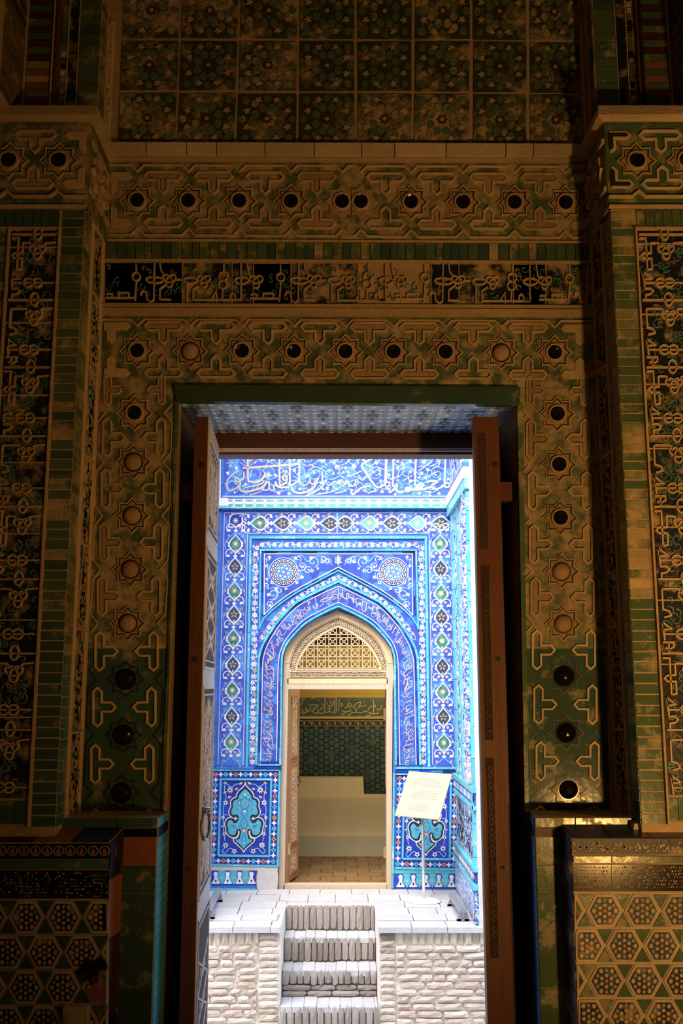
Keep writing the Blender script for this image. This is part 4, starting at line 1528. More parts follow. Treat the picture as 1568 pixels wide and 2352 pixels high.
class Sc:
    """strip coordinates with the across axis in pixels"""
    def __init__(self, sm, w):
        self.sm, self.w, self.n = sm, w, sm.n
    def __call__(self, u, v):
        return self.sm(u, v / self.w)
def resample(path, n):
    L = [0.0]
    for i in range(1, len(path)):
        L.append(L[-1] + math.hypot(path[i][0] - path[i - 1][0], path[i][1] - path[i - 1][1]))
    out = []
    j = 1
    for k in range(n):
        s = L[-1] * k / (n - 1)
        while j < len(path) - 1 and L[j] < s:
            j += 1
        t = (s - L[j - 1]) / max(1e-9, L[j] - L[j - 1])
        out.append((lerp(path[j - 1][0], path[j][0], t), lerp(path[j - 1][1], path[j][1], t)))
    return out

def flower(q, x, y, r, n=6, m='mo_white', c='mo_ochre', h=0.004, a0=0.0, eye='mo_black'):
    q.prism(starpts(x, y, r, r * 0.52, n, a0), m, 0.0, h)
    q.prism(circ(x, y, r * 0.30, 6), c, h - .001, h + 0.001)
    if r > 5:
        for k in range(n):
            a = a0 + 2 * PI * k / n
            q.prism(circ(x + r * .58 * math.cos(a), y + r * .58 * math.sin(a), r * 0.085, 4), eye, h - .001, h + .0008)
def leaf(q, x, y, r, a, m, h=0.004, w=0.4):
    c, s = math.cos(a), math.sin(a)
    f = lambda u, v: (x + u * c - v * s, y + u * s + v * c)
    q.prism([f(-r, 0), f(-r * .3, -r * w), f(r * .3, -r * w * .8), f(r, 0), f(r * .3, r * w * .8), f(-r * .3, r * w)], m, 0, h)

# ---------------------------------------------------------------- frieze of the great inscription
q = MB(PF)
q.prism([(515.5, 985), (1036, 985), (1036, 1140), (515.5, 1140)], 'mo_blue', 0.0, 0.003)
fr = q.build('inscription_frieze', wall_far)
ZA = lambda p: (500 + p[0] / 5.6, 1040 + p[1] / 5.6)
ZB = lambda p: (770 + p[0] / 5.6, 1040 + p[1] / 5.6)
TXT_A = [
 ([(385, -200), (385, 40), (390, 340), (430, 372), (500, 372), (560, 345), (600, 300), (612, 250)], 23),
 ([(320, 197), (560, 182), (800, 167), (1035, 145)], 25),
 ([(793, -200), (793, 40), (797, 395), (830, 412), (878, 380), (890, 320), (865, 292), (836, 312), (842, 345), (872, 356)], 22),
 ([(922, -200), (922, 40), (925, 405), (870, 442), (800, 447), (752, 420), (745, 370)], 21),
 ([(1048, -200), (1048, 40), (1045, 330), (1000, 388), (935, 425)], 21),
 ([(275, 235), (200, 272), (130, 350), (112, 420), (128, 478), (180, 487), (258, 440), (290, 390), (262, 332), (236, 322), (226, 352), (252, 374), (292, 360), (332, 328), (336, 245)], 19),
 ([(280, 425), (292, 480), (345, 502), (440, 490), (540, 460), (600, 420), (632, 360)], 25),
 ([(350, 447), (450, 432), (560, 400), (600, 360)], 16),
 ([(608, 250), (612, 300), (645, 300), (655, 250), (668, 300), (690, 280)], 15),
 ([(570, 482), (640, 480), (662, 440), (655, 360)], 17), ([(655, 440), (690, 488), (722, 470), (716, 405)], 16),
 ([(950, 440), (962, 482), (1012, 514), (1090, 516), (1180, 490), (1240, 440), (1292, 325)], 25),
 ([(1050, 330), (1062, 398), (1120, 418), (1178, 380), (1186, 330)], 18), ([(1186, 385), (1230, 408), (1252, 345)], 16),
 ([(1130, 556), (1250, 502), (1340, 440), (1402, 340)], 18), ([(1270, 537), (1400, 517), (1492, 495)], 14),
 ([(1340, 235), (1346, 330), (1352, 425)], 18), ([(1290, 190), (1328, 212), (1345, 180), (1382, 190)], 12),
 ([(1400, 408), (1460, 413), (1500, 368), (1532, 398), (1562, 350)], 17),
 ([(110, 140), (150, 128), (160, 192), (182, 128), (212, 140)], 12),
 ([(1065, 90), (1180, 66), (1282, 44)], 13), ([(1175, 150), (1232, 180), (1160, 232)], 13), ([(540, 102), (620, 66), (705, 44)], 13),
 ([(1448, 130), (1560, 75), (1490, 35)], 14), ([(440, 45), (400, 110), (450, 90)], 12), ([(820, 205), (850, 225), (838, 250)], 9),
 ([(410, 545), (480, 525), (560, 500)], 11)]
TXT_B = [
 ([(1415, -200), (1415, 40), (1405, 395), (1432, 444), (1466, 428), (1460, 395), (1420, 390)], 22),
 ([(1400, 420), (1330, 460), (1270, 466), (1236, 440), (1262, 402), (1312, 376), (1290, 364), (1200, 368), (1178, 388)], 24),
 ([(1235, 440), (1130, 470), (1000, 476), (930, 470)], 26),
 ([(1035, -200), (1035, 40), (1022, 425)], 22),
 ([(880, 490), (820, 502), (788, 470), (796, 420), (770, 424), (745, 470), (705, 512), (684, 465), (662, 440)], 20),
 ([(748, -200), (748, 40), (738, 440)], 20), ([(655, -200), (655, 40), (645, 392)], 30),
 ([(700, -50), (545, 40), (430, 102), (338, 168), (400, 270), (480, 390), (530, 440), (580, 440), (642, 400)], 25),
 ([(442, 428), (340, 450), (270, 500), (232, 534), (206, 520), (210, 468)], 23),
 ([(280, 340), (240, 420), (200, 430), (166, 380), (160, 350)], 18), ([(250, 350), (292, 380), (270, 418), (228, 430)], 13),
 ([(160, 350), (130, 400), (88, 434)], 17), ([(0, 378), (40, 400), (78, 350), (110, 390), (150, 350)], 16),
 ([(180, 310), (330, 235)], 15), ([(280, 105), (362, 58)], 12), ([(870, 362), (992, 290)], 12), ([(1070, 236), (1160, 172), (1242, 118)], 14),
 ([(1135, 336), (1322, 238)], 13), ([(1260, 195), (1320, 170), (1342, 112), (1312, 86), (1304, 112), (1332, 120)], 12),
 ([(815, 240), (870, 190), (882, 150), (856, 130), (849, 156), (872, 166)], 12),
 ([(435, 252), (478, 195), (450, 180), (432, 200)], 11), ([(520, 300), (572, 262), (580, 215), (556, 196), (544, 216), (572, 228)], 11),
 ([(0, 522), (140, 490)], 13), ([(320, 328), (350, 355), (390, 325), (382, 312)], 11), ([(1180, 500), (1225, 505), (1205, 545), (1235, 548)], 11),
 ([(130, 150), (195, 85), (215, 45)], 12), ([(0, 105), (40, 85), (0, 45)], 12), ([(440, 510), (480, 500), (530, 495)], 18)]
# vines behind the letters
def vines(q, x0, y0, x1, y1, n, rmin, rmax, w, m='mo_aqua', h=0.0045, h0=0.002):
    for k in range(n):
        cx, cy = RND.uniform(x0, x1), RND.uniform(y0, y1)
        r = RND.uniform(rmin, rmax)
        sp = spiral(cx, cy, r, RND.uniform(0.6, 1.1), RND.uniform(0, 6.28), RND.choice([-1, 1]), 12)
        sp = [(min(max(x, x0), x1), min(max(y, y0), y1)) for x, y in sp]
        q.stroke(sp, w, m, h0, h, False, 0.1)
q = MB(PF)
for gx in range(15):
    for gy in range(3):
        cx, cy = 532 + gx * 35 + (gy % 2) * 17, 1056 + gy * 31
        if cx > 1020:
            continue
        s = 1 if (gx + gy) % 2 else -1
        q.stroke(spiral(cx, cy, 17, 1.15, RND.uniform(0, 6.28), s, 16), 1.6, 'mo_aqua', 0.002, 0.005, False, 0.1)
        q.stroke([(cx - 17, cy + s * 6), (cx, cy + s * 15), (cx + 18, cy + 8 * s), (cx + 30, cy - 6 * s)], 1.8, 'mo_aqua', 0.002, 0.005, False, 0.1)
        leaf(q, cx + RND.uniform(-14, 14), cy + RND.uniform(-12, 12), 5, RND.uniform(0, 6), 'mo_aqua', 0.006)
q.build('vine_inlay', fr)
for fn, lst in ((ZA, [(1350, 90, 46, 8), (1530, 185, 36, 8), (745, 290, 25, 6), (785, 520, 27, 6), (240, 195, 26, 4), (130, 262, 28, 4), (980, 90, 22, 5), (360, 405, 22, 4), (215, 510, 18, 5), (1145, 300, 30, 4), (1435, 230, 24, 5), (520, 50, 30, 6), (135, 65, 22, 5), (985, 225, 30, 4), (1530, 470, 20, 5), (920, 525, 24, 4)]),
               (ZB, [(30, 185, 38, 8), (240, 175, 40, 8), (530, 130, 32, 6), (1240, 52, 42, 8), (1190, 220, 28, 6), (1135, 120, 28, 6), (965, 245, 25, 5), (965, 365, 28, 6), (130, 200, 22, 5), (580, 360, 22, 5), (600, 500, 28, 5), (1080, 525, 25, 5), (1330, 525, 25, 5), (1340, 340, 24, 5), (890, 45, 34, 6), (690, 285, 26, 4), (800, 195, 26, 4), (1110, 270, 28, 4), (360, 90, 26, 4), (480, 245, 20, 5), (1450, 340, 22, 4), (770, 535, 20, 5), (965, 115, 26, 5), (20, 470, 22, 5)])):
    for x, y, r, n in lst:
        q = MB(PF)
        X, Y = fn((x, y))
        flower(q, X, Y, r / 5.6, n, 'mo_white', 'mo_aqua', 0.006, RND.random())
        q.build('flower_inlay', fr)
for fn, T in ((ZA, TXT_A), (ZB, TXT_B)):
    for pts, w in T:
        q = MB(PF)
        k = cr(pts, 4)
        q.stroke([fn(p) for p in k], w / 4.9, 'mo_gold', 0.002, 0.008, False, 0.12)
        q.build('letter_stroke', fr)
q = MB(PF)
q.prism([ZB(p) for p in cr([(1020, 452), (1060, 402), (1110, 384), (1142, 410), (1120, 455), (1060, 468)], 3, True)], 'mo_gold', 0.002, 0.008)
q.prism([ZB(p) for p in circ(1082, 428, 40, 10, 26)], 'mo_aqua', 0.007, 0.009)
q.prism([ZB(p) for p in circ(930, 474, 42, 8, 40)], 'mo_gold', 0.002, 0.0082)
q.prism([ZB(p) for p in circ(932, 474, 14, 6)], 'mo_aqua', 0.007, 0.009)
q.stroke([ZB(p) for p in circ(668, 408, 28, 12)], 3.4, 'mo_gold', 0.002, 0.0085, True, 0.1)
q.build('letter_loop', fr)
q = MB(PF)
for fn, L in ((ZA, [(655, 115), (693, 102), (480, 125), (885, 242), (1240, 262), (1490, 270), (1550, 262)]), (ZB, [(100, 255), (40, 262), (805, 305), (1075, 322), (803, 355)])):
    for x, y in L:
        X, Y = fn((x, y))
        q.prism([(X - 3.4, Y), (X, Y - 3.6), (X + 3.4, Y), (X, Y + 3.6)], 'mo_gold' if fn is ZA or y < 280 else 'mo_salmon', 0.002, 0.008)
for x, y in ((1050, 465), (1355, 465), (1405, 465), (1325, 390)):
    X, Y = ZA((x, y)); q.prism(circ(X, Y, 2.7, 8), 'mo_white', 0.002, 0.007)
for x, y in ((165, 250), (168, 296), (380, 493)):
    X, Y = ZB((x, y)); q.prism(circ(X, Y, 2.5, 8), 'mo_white', 0.002, 0.007)
q.build('letter_dots', fr)
# blue strips at its sides and foot
strips(PF, [(511.5, 985), (511.3, 1143)], 6, 'mo_blue_mid', 'glazed_strip', wall_far, 0, 0.02, 60)
strips(PF, [(1039, 985), (1039, 1143)], 5, 'mo_blue_mid', 'glazed_strip', wall_far, 0, 0.02, 60)
strips(PF, [(506, 1144.7), (1042, 1144.7)], 4.6, 'mo_blue_mid', 'glazed_strip', wall_far, 0, 0.035, 48)
q = MB(PF)
q.stroke([(512, 1141), (1040, 1141)], 2.2, 'mo_white', 0, 0.03)
q.prism([(497, 985), (508, 985), (507, 1147), (497, 1147)], 'mo_white', 0, 0.012)
q.build('white_edge', wall_far)
# projecting moulding
q = MB(PF)
q.prism([(505, 1148), (1041, 1147.5), (1042, 1166), (503, 1165.5)], 'mo_white', 0.0, 0.06)
cor = q.build('moulding', wall_far)
for k in range(22):
    cx = 538 + k * 23.7
    q = MB(PF)
    for dx in (-7.5, 7.5):
        q.prism(circ(cx + dx, 1151.5, 5.5, 8, 2.6), 'mo_sea', 0.058, 0.064)
        q.prism(circ(cx + dx, 1162.5, 5.8, 8, 3.0), 'mo_sea', 0.058, 0.064)
    q.prism([(cx - 4.4, 1157.5), (cx, 1153.2), (cx + 4.4, 1157.5), (cx, 1161.8)], 'mo_white', 0.06, 0.066)
    q.prism(circ(cx, 1157.5, 1.5, 5), 'mo_orange', 0.065, 0.067)
    q.build('moulding_motif', cor)
strips(PF, [(503, 1167.8), (1044, 1167.6)], 4.6, 'mo_turq', 'glazed_strip', wall_far, 0, 0.07, 70)
tile('repair_block', PF, [(504.5, 1145.5), (523.5, 1146), (522.5, 1164.5), (504, 1164)], 'mo_white', 0, 0.068, wall_far, 0.02)

# ---------------------------------------------------------------- medallion border
OL = lambda y: lerp(513.5, 498.5, (y - 1176) / 580.0)
IL = lambda y: lerp(570.5, 560.5, (y - 1228) / 530.0)
IR = lambda y: lerp(983.0, 991.0, (y - 1228) / 530.0)
OR = lambda y: lerp(1036.0, 1048.5, (y - 1176) / 580.0)
q = MB(PF)
q.prism([(OL(1174), 1174), (OR(1174), 1174), (OR(1759), 1759), (IR(1759), 1759), (IR(1227), 1227), (IL(1227), 1227), (IL(1759), 1759), (OL(1759), 1759)], 'mo_blue', 0.0, 0.003)
for pl in ([(OL(1178) + 2, 1178), (OR(1178) - 2, 1178)], [(OL(1178) + 2, 1178), (OL(1757) + 2, 1757)], [(OR(1178) - 2, 1178), (OR(1757) - 2, 1757)],
           [(IL(1227) - 2.2, 1757), (IL(1227) - 2.2, 1225), (IR(1227) + 2.2, 1225), (IR(1757) + 2.2, 1757)][1:3],
           [(IL(1225) - 2.2, 1225), (IL(1757) - 2.2, 1757)], [(IR(1225) + 2.2, 1225), (IR(1757) + 2.2, 1757)]):
    q.stroke(pl, 1.8, 'mo_lilac', 0.002, 0.006)
border = q.build('medallion_border', wall_far)
def medallion(x, y, kind, rot, k=1.0):
    c, s = math.cos(rot), math.sin(rot)
    f = lambda u, v: (x + (u * c - v * s) * k, y + (u * s + v * c) * k)
    q = MB(PF)
    half = [(0, -22), (4, -16), (10.5, -8), (13.5, 0), (12.5, 7), (7, 15), (0, 24)]
    pts = cr(half, 3) + [(-a, b) for a, b in reversed(cr(half, 3))][1:-1]
    q.prism([f(a * 1.0, b) for a, b in pts], {'g': 'mo_green', 'd': 'mo_slate', 't': 'mo_sea', 'b': 'mo_blue_deep'}[kind], 0.002, 0.006)
    q.stroke([f(a * 1.14, b * 1.04) for a, b in pts], 2.6 * k, 'mo_white', 0.002, 0.0085, True, 0.1)
    for sg in (-1, 1):     # leafy outline
        q.stroke([f(sg * 10, -10), f(sg * 16.8, -2), f(sg * 16.5, 6), f(sg * 10, 14)], [1 * k, 4.2 * k, 4.0 * k, 1 * k], 'mo_white', 0.002, 0.0078, False, 0.1)
        q.prism([f(sg * 17 + a, 1 + b) for a, b in ((-1, -1.6), (.6, 0), (-1, 1.6))], 'mo_green', 0.007, 0.009)
    if kind == 'd':
        for a in range(5):
            t = -PI / 2 + a * 2 * PI / 5
            leaf(q, *f(6.3 * math.cos(t), 6.3 * math.sin(t)), 4.0 * k, t + rot, 'mo_gold', 0.0085, 0.5)
            q.prism(circ(*f(6.3 * math.cos(t), 6.3 * math.sin(t)), 1.0 * k, 5), 'mo_black', 0.008, 0.0095)
    else:
        flower(q, *f(0, 0), 8.6 * k, 8, 'mo_gold', 'mo_white', 0.0085, rot, 'mo_orange')
    q.prism([f(0, 12), f(2.8, 17), f(0, 22), f(-2.8, 17)], 'mo_aqua', 0.005, 0.0075)
    q.build('medallion', border)
def scrolls(q, x, y, rot, k=1.0):
    """white heart scrolls, palmettes and small ochre flowers between two medallions"""
    c, s = math.cos(rot), math.sin(rot)
    f = lambda u, v: (x + (u * c - v * s) * k, y + (u * s + v * c) * k)
    q.prism([f(*p) for p in circ(0, 1, 5, 8, 3.2)], 'mo_white', 0.002, 0.008)
    for sg in (-1, 1):
        g = lambda u, v: f(sg * u, v)
        q.stroke([g(0, -4), g(4, -12), g(11, -15.5), g(19, -13), g(22.5, -6), g(20, 2)], 2.2 * k, 'mo_white', 0.002, 0.007, False, 0.1)
        q.prism([g(13, 4), g(13, -1), g(17, -3.5), g(20, -1), g(23, 3), g(19, 2.5)], 'mo_white', 0.002, 0.0085)
        q.stroke([g(0, 3), g(5, 8), g(12, 14), g(20, 20), g(23, 30)], 1.3 * k, 'mo_aqua', 0.002, 0.006)
        q.stroke([g(23, -14), g(25, -26), g(22, -34)], 1.2 * k, 'mo_aqua', 0.002, 0.006)
        flower(q, *g(9.5, -7), 4.6 * k, 8, 'mo_gold', 'mo_orange', 0.007)
        flower(q, *g(17, 13), 3.6 * k, 5, 'mo_gold', 'mo_orange', 0.007)
        leaf(q, *g(22, 27), 4.2 * k, rot + sg * 1.2, 'mo_ochre', 0.007, 0.45)
def chain(ys, cx, kinds):
    q = MB(PF)
    for i, y in enumerate(ys):
        yn = ys[i + 1] if i + 1 < len(ys) else y + 59
        scrolls(q, cx(y + 30), y + (yn - y) * 0.52, 0, 0.98)
    q.build('scroll_inlay', border)
    for y, k in zip(ys, kinds):
        medallion(cx(y), y, k, 0, 0.93)
cl = lambda y: (OL(y) + IL(y)) / 2
crr = lambda y: (OR(y) + IR(y)) / 2
chain([1249, 1302, 1357, 1411, 1466, 1526, 1585, 1645, 1704], cl, 'gdgdgdgdg')
chain([1248, 1306, 1363, 1417, 1472, 1531, 1589, 1647, 1706], crr, 'gdgdgdgdg')
q = MB(PF)
for y0, cx in ((1218, cl), (1217, crr)):
    scrolls(q, cx(y0), y0, 0, 0.95)
tops = [(596, 'g'), (648, 'd'), (703, 't'), (757, 'd'), (791, 'd'), (848, 't'), (899, 'd'), (958, 't'), (1011, 'd')]
for i in range(len(tops) - 1):
    if tops[i + 1][0] - tops[i][0] < 40:
        q.stroke([(774, 1178), (774, 1226)], 2, 'mo_white', 0.002, 0.007)
        continue
    scrolls(q, (tops[i][0] + tops[i + 1][0]) / 2, 1202, -PI / 2, 0.95)
scrolls(q, 570, 1202, -PI / 2, 0.95)
q.build('scroll_inlay', border)
for x, k in tops:
    medallion(x, 1202, k, -PI / 2, 0.95)
medallion(541, 1196, 'b', -PI * .75, 0.95)

# ---------------------------------------------------------------- turquoise frames and floral band
strips(PF, [(566.5, 1762), (575.5, 1235), (977.5, 1235), (985.0, 1762)], 6.2, ['mo_turq', 'mo_turq_bright', 'mo_turq'], 'glazed_strip', wall_far, 0, 0.022, 42)
A_OUT = [(588.5, 1757), (591, 1658), (594, 1527), (596.5, 1503), (604.3, 1480), (621, 1452), (641.8, 1423), (673.6, 1390), (700, 1373), (CX, 1336)]
A_OUTr = [(965.0, 1757), (962, 1658), (959.4, 1527)]
def full_arch(pts, lowR, n=3):
    l = cr(pts, n)
    top = [p for p in l if p[1] <= 1527]
    low = [p for p in l if p[1] > 1527]
    return low + top + mir(top)[1:] + lowR
ao = full_arch(A_OUT, [(961.2, 1600), (963, 1680), (965, 1757)])
q = MB(PF)
q.prism([(569.5, 1762), (579, 1239), (974, 1239), (982, 1762)] + ao[::-1], 'mo_blue', 0.0, 0.003)
floral = q.build('floral_border', wall_far)
def floral_run(path, w, period=27.0, start=0.0, salmon=False):
    n = 60
    pts = resample(path, n)
    tan = []
    for i in range(n):
        a, b = pts[max(0, i - 1)], pts[min(n - 1, i + 1)]
        L = math.hypot(b[0] - a[0], b[1] - a[1]) or 1
        tan.append(((b[0] - a[0]) / L, (b[1] - a[1]) / L))
    Lt = sum(math.hypot(pts[i + 1][0] - pts[i][0], pts[i + 1][1] - pts[i][1]) for i in range(n - 1))
    def at(s, off):
        x = max(0, min(n - 1.001, s / Lt * (n - 1)))
        i = int(x)
        t = x - i
        px, py = lerp(pts[i][0], pts[i + 1][0], t), lerp(pts[i][1], pts[i + 1][1], t)
        return (px - tan[i][1] * off, py + tan[i][0] * off)
    q = MB(PF)
    for ph in (0, PI):
        q.stroke([at(s, w * 0.36 * math.sin(s / period * PI + ph)) for s in [Lt * k / (int(Lt / 5)) for k in range(int(Lt / 5) + 1)]], 1.3, 'mo_aqua', 0.002, 0.0055)
    q.build('vine_inlay', floral)
    s = start + 6
    i = 0
    while s < Lt - 4:
        q = MB(PF)
        if i % 2 == 0:
            flower(q, *at(s, 0), w * 0.44, 6, 'mo_white', 'mo_gold', 0.007, RND.random())
        else:
            o = w * 0.14 * (1 if (i // 2) % 2 else -1)
            flower(q, *at(s, o), w * 0.36, 5, 'mo_salmon' if salmon else RND.choice(['mo_white', 'mo_white', 'mo_gold']), 'mo_orange', 0.007, RND.random())
            leaf(q, *at(s + 4, -o * 2), w * 0.2, RND.random() * 6, 'mo_white', 0.006)
        q.build('flower_inlay', floral)
        s += period * 0.52
        i += 1
floral_run([(579.5, 1756), (587.5, 1251)], 18)
floral_run([(972, 1756), (967, 1251)], 18)
floral_run([(596, 1251.5), (960, 1251.5)], 16)

# ---------------------------------------------------------------- spandrels
S_OUT = [(606.5, 1412), (632, 1388), (671.6, 1359.5), (717.6, 1334), (CX, 1303)]
sp = arch(S_OUT)
q = MB(PF)
panel_poly = [(606, 1272)] + [(606, 1411)] + sp + [(947, 1411), (947, 1272)]
q.prism(panel_poly, 'mo_blue', 0.002, 0.006)
spand = q.build('spandrel_panel', wall_far)
ST = 'mo_turq', 'mo_turq_bright'
strips(PF, [(596, 1446), (598.6, 1264), (955, 1264), (960, 1446)], 4.6, list(ST), 'glazed_strip', wall_far, 0.0, 0.024, 40)
strips(PF, [(602.6, 1412), (603, 1269), (950.5, 1269), (952, 1412)], 3.4, ['mo_blue_mid', 'mo_navy', 'mo_blue_deep'], 'glazed_strip', wall_far, 0, 0.016, 30)
q = MB(PF)
q.stroke([(606.5, 1414), (607, 1272.5), (946.5, 1272.5), (947, 1414)], 1.8, 'mo_white', 0.004, 0.013)
q.stroke(sp, 1.8, 'mo_white', 0.004, 0.013)
q.build('white_edge', wall_far)
off = lambda pts, d: [(x, y + d) for x, y in pts]
strips(PF, off(sp, 3.2), 3.6, ['mo_navy', 'mo_blue_deep', 'mo_navy', 'mo_blue_mid'], 'glazed_strip', wall_far, 0, 0.014, 15, 1.2)
strips(PF, [(596, 1442)] + [(x, y + 7.6) for x, y in sp] + [(960, 1442)], 3.8, list(ST), 'glazed_strip', wall_far, 0, 0.024, 36)
for cx in (651.2, 903.2):
    cy = 1314.5
    q = MB(PF)
    q.prism(circ(cx, cy, 34, 36), 'mo_white', 0.004, 0.008)
    q.prism(circ(cx, cy, 32.4, 36), 'mo_blue_deep', 0.006, 0.009)
    q.prism(circ(cx, cy, 29.5, 36), 'mo_white', 0.006, 0.010)
    q.prism(circ(cx, cy, 20, 30), 'mo_aqua', 0.008, 0.012)
    q.stroke(circ(cx, cy, 19.2, 30), 1.4, 'mo_blue_deep', 0.01, 0.0135, True)
    disc = q.build('rosette', spand)
    for k in range(18):
        a = 2 * PI * k / 18
        q = MB(PF)
        x, y = cx + 24.8 * math.cos(a), cy + 24.8 * math.sin(a)
        q.prism(circ(x, y, 3.9, 10), 'mo_black', 0.009, 0.013)
        q.prism(circ(x, y, 1.7, 8), 'mo_white', 0.011, 0.0145)
        q.build('bead', disc)
    q = MB(PF)
    for k in range(6):
        a = 2 * PI * k / 6 + 0.2
        x, y = cx + 11 * math.cos(a), cy + 11 * math.sin(a)
        q.stroke(circ(x, y, 4.8, 10), 1.3, 'mo_blue_deep', 0.011, 0.0145, True)
        q.prism([(x - 3, y), (x, y - 3), (x + 3, y), (x, y + 3)], 'mo_white', 0.011, 0.014)
        q.stroke([(cx + 17 * math.cos(a + .5), cy + 17 * math.sin(a + .5)), (cx + 7 * math.cos(a + .5), cy + 7 * math.sin(a + .5))], 1.1, 'mo_white', 0.011, 0.014)
    q.prism(starpts(cx, cy, 5.6, 3.2, 8), 'mo_black', 0.011, 0.0145)
    q.prism(circ(cx, cy, 3.0, 8), 'mo_white', 0.013, 0.016)
    q.build('rosette_star', disc)
inside_sp = lambda x, y: (608 < x < 945 and 1275 < y and (lambda t: y < lerp(1303, 1410, min(1, t) ** 1.18) - 4)(abs(x - CX) / 170.0) and min(math.hypot(x - 651, y - 1314), math.hypot(x - 903, y - 1314)) > 36)
q = MB(PF)
for s0 in (-1, 1):
    for (dx, y, r, t, a0) in ((84, 1300, 13, 1.3, 0), (58, 1290, 14, 1.2, 2), (108, 1345, 0, 0, 0), (150, 1365, 14, 1.3, 1), (158, 1388, 8, 1.2, 3), (70, 1310, 9, 1.2, 4), (36, 1284, 9, 1.1, 1), (92, 1284, 8, 1.1, 2), (160, 1282, 6, 1, 0), (96, 1322, 10, 1.2, 0.5), (134, 1356, 8, 1, 5), (166, 1345, 7, 1.1, 2), (24, 1290, 8, 1.2, 3)):
        if r:
            q.stroke(spiral(CX + s0 * dx, y, r, t, a0 if s0 > 0 else PI - a0, s0, 16), 1.5, 'mo_white', 0.005, 0.0095, False, 0.1)
    q.stroke([(CX + s0 * x, y) for x, y in cr([(14, 1298), (30, 1280), (52, 1278), (70, 1290), (84, 1276), (100, 1284), (98, 1304), (84, 1318), (92, 1334)], 3)], 1.6, 'mo_aqua', 0.005, 0.009)
    q.stroke([(CX + s0 * x, y) for x, y in cr([(166, 1284), (160, 1320), (164, 1352), (150, 1350), (140, 1362), (152, 1380), (164, 1400)], 3)], 1.5, 'mo_aqua', 0.005, 0.009)
q.build('vine_inlay', spand)
for s0 in (-1, 1):
    for dx, y, r, n in ((62, 1282, 5.5, 6), (36, 1290, 5, 6), (82, 1302, 4.5, 5), (60, 1311, 5.5, 6), (98, 1282, 5, 5), (83, 1326, 5, 8), (158, 1280, 5, 4), (164, 1300, 5, 4), (152, 1338, 5, 8), (143, 1352, 4.5, 5), (120, 1352, 4.5, 4), (160, 1366, 5, 6), (155, 1392, 4.5, 6), (95, 1338, 5, 4), (47, 1306, 4, 4), (164, 1330, 4, 4)):
        q = MB(PF)
        flower(q, CX + s0 * dx, y, r, n, 'mo_white', RND.choice(['mo_gold', 'mo_white', 'mo_black']), 0.0105, RND.random())
        q.build('flower_inlay', spand)
q = MB(PF)
q.prism(starpts(CX, 1287, 12, 7.5, 6, -PI / 2, 0.75), 'mo_white', 0.005, 0.010)
q.prism(starpts(CX, 1287, 9.5, 5.5, 6, -PI / 2, 0.75), 'mo_black', 0.008, 0.012)
q.prism(circ(CX, 1287, 3.6, 8, 7), 'mo_white', 0.010, 0.014)
q.build('apex_palmette', spand)

# ---------------------------------------------------------------- floral arch, inscription arch
strips(PF, ao, 6.0, list(ST), 'glazed_strip', wall_far, 0, 0.026, 24)
fl_path = [(600, 1470), (613, 1448), (633, 1420), (664, 1388), (700, 1362), (738, 1343), (CX, 1325)]
floral_run(fl_path + mir(fl_path)[1:], 14, 26, 0, False)
floral_run([(596, 1475), (606, 1455), (626, 1428), (650, 1404)], 11, 26, 8, True)
# inscription band body
A_IN2 = [(644.0, 1757), (646, 1658), (647.5, 1523), (651, 1498), (660, 1477), (680, 1453), (697, 1436), (714.5, 1424), (744, 1408), (CX, 1393)]
ai = full_arch(A_IN2, [(906.0, 1600), (907.2, 1680), (908, 1757)])
N = 120
ao_r, ai_r = resample(ao, N), resample(ai, N)
q = MB(PF)
q.prism([p for p in ao_r] + [p for p in reversed(ai_r)], 'mo_blue_deep', 0.002, 0.008)
arch_band = q.build('inscription_arch', wall_far)
def between(t):
    return [(lerp(a[0], b[0], t), lerp(a[1], b[1], t)) for a, b in zip(ao_r, ai_r)]
strips(PF, between(0.10), 3.0, ['mo_navy', 'mo_blue_deep', 'mo_blue_mid'], 'glazed_strip', arch_band, 0.006, 0.014, 30, 1)
q = MB(PF)
q.stroke(between(0.17), 1.8, 'mo_white', 0.006, 0.013)
q.stroke(between(0.83), 1.8, 'mo_white', 0.006, 0.013)
q.prism(between(0.19) + between(0.81)[::-1], 'mo_blue', 0.006, 0.010)
q.stroke([(x, y) for x, y in ((CX, 1343), (CX, 1386))], 1.2, 'mo_white', 0.008, 0.013)
q.build('white_edge', arch_band)
strips(PF, between(0.90), 2.6, ['mo_blue_mid', 'mo_blue_deep'], 'glazed_strip', arch_band, 0.006, 0.014, 40, 1)
strips(PF, between(0.985), 5.0, list(ST), 'glazed_strip', wall_far, 0.0, 0.030, 22)
SMB = StripMap(PF, between(0.20), between(0.80))
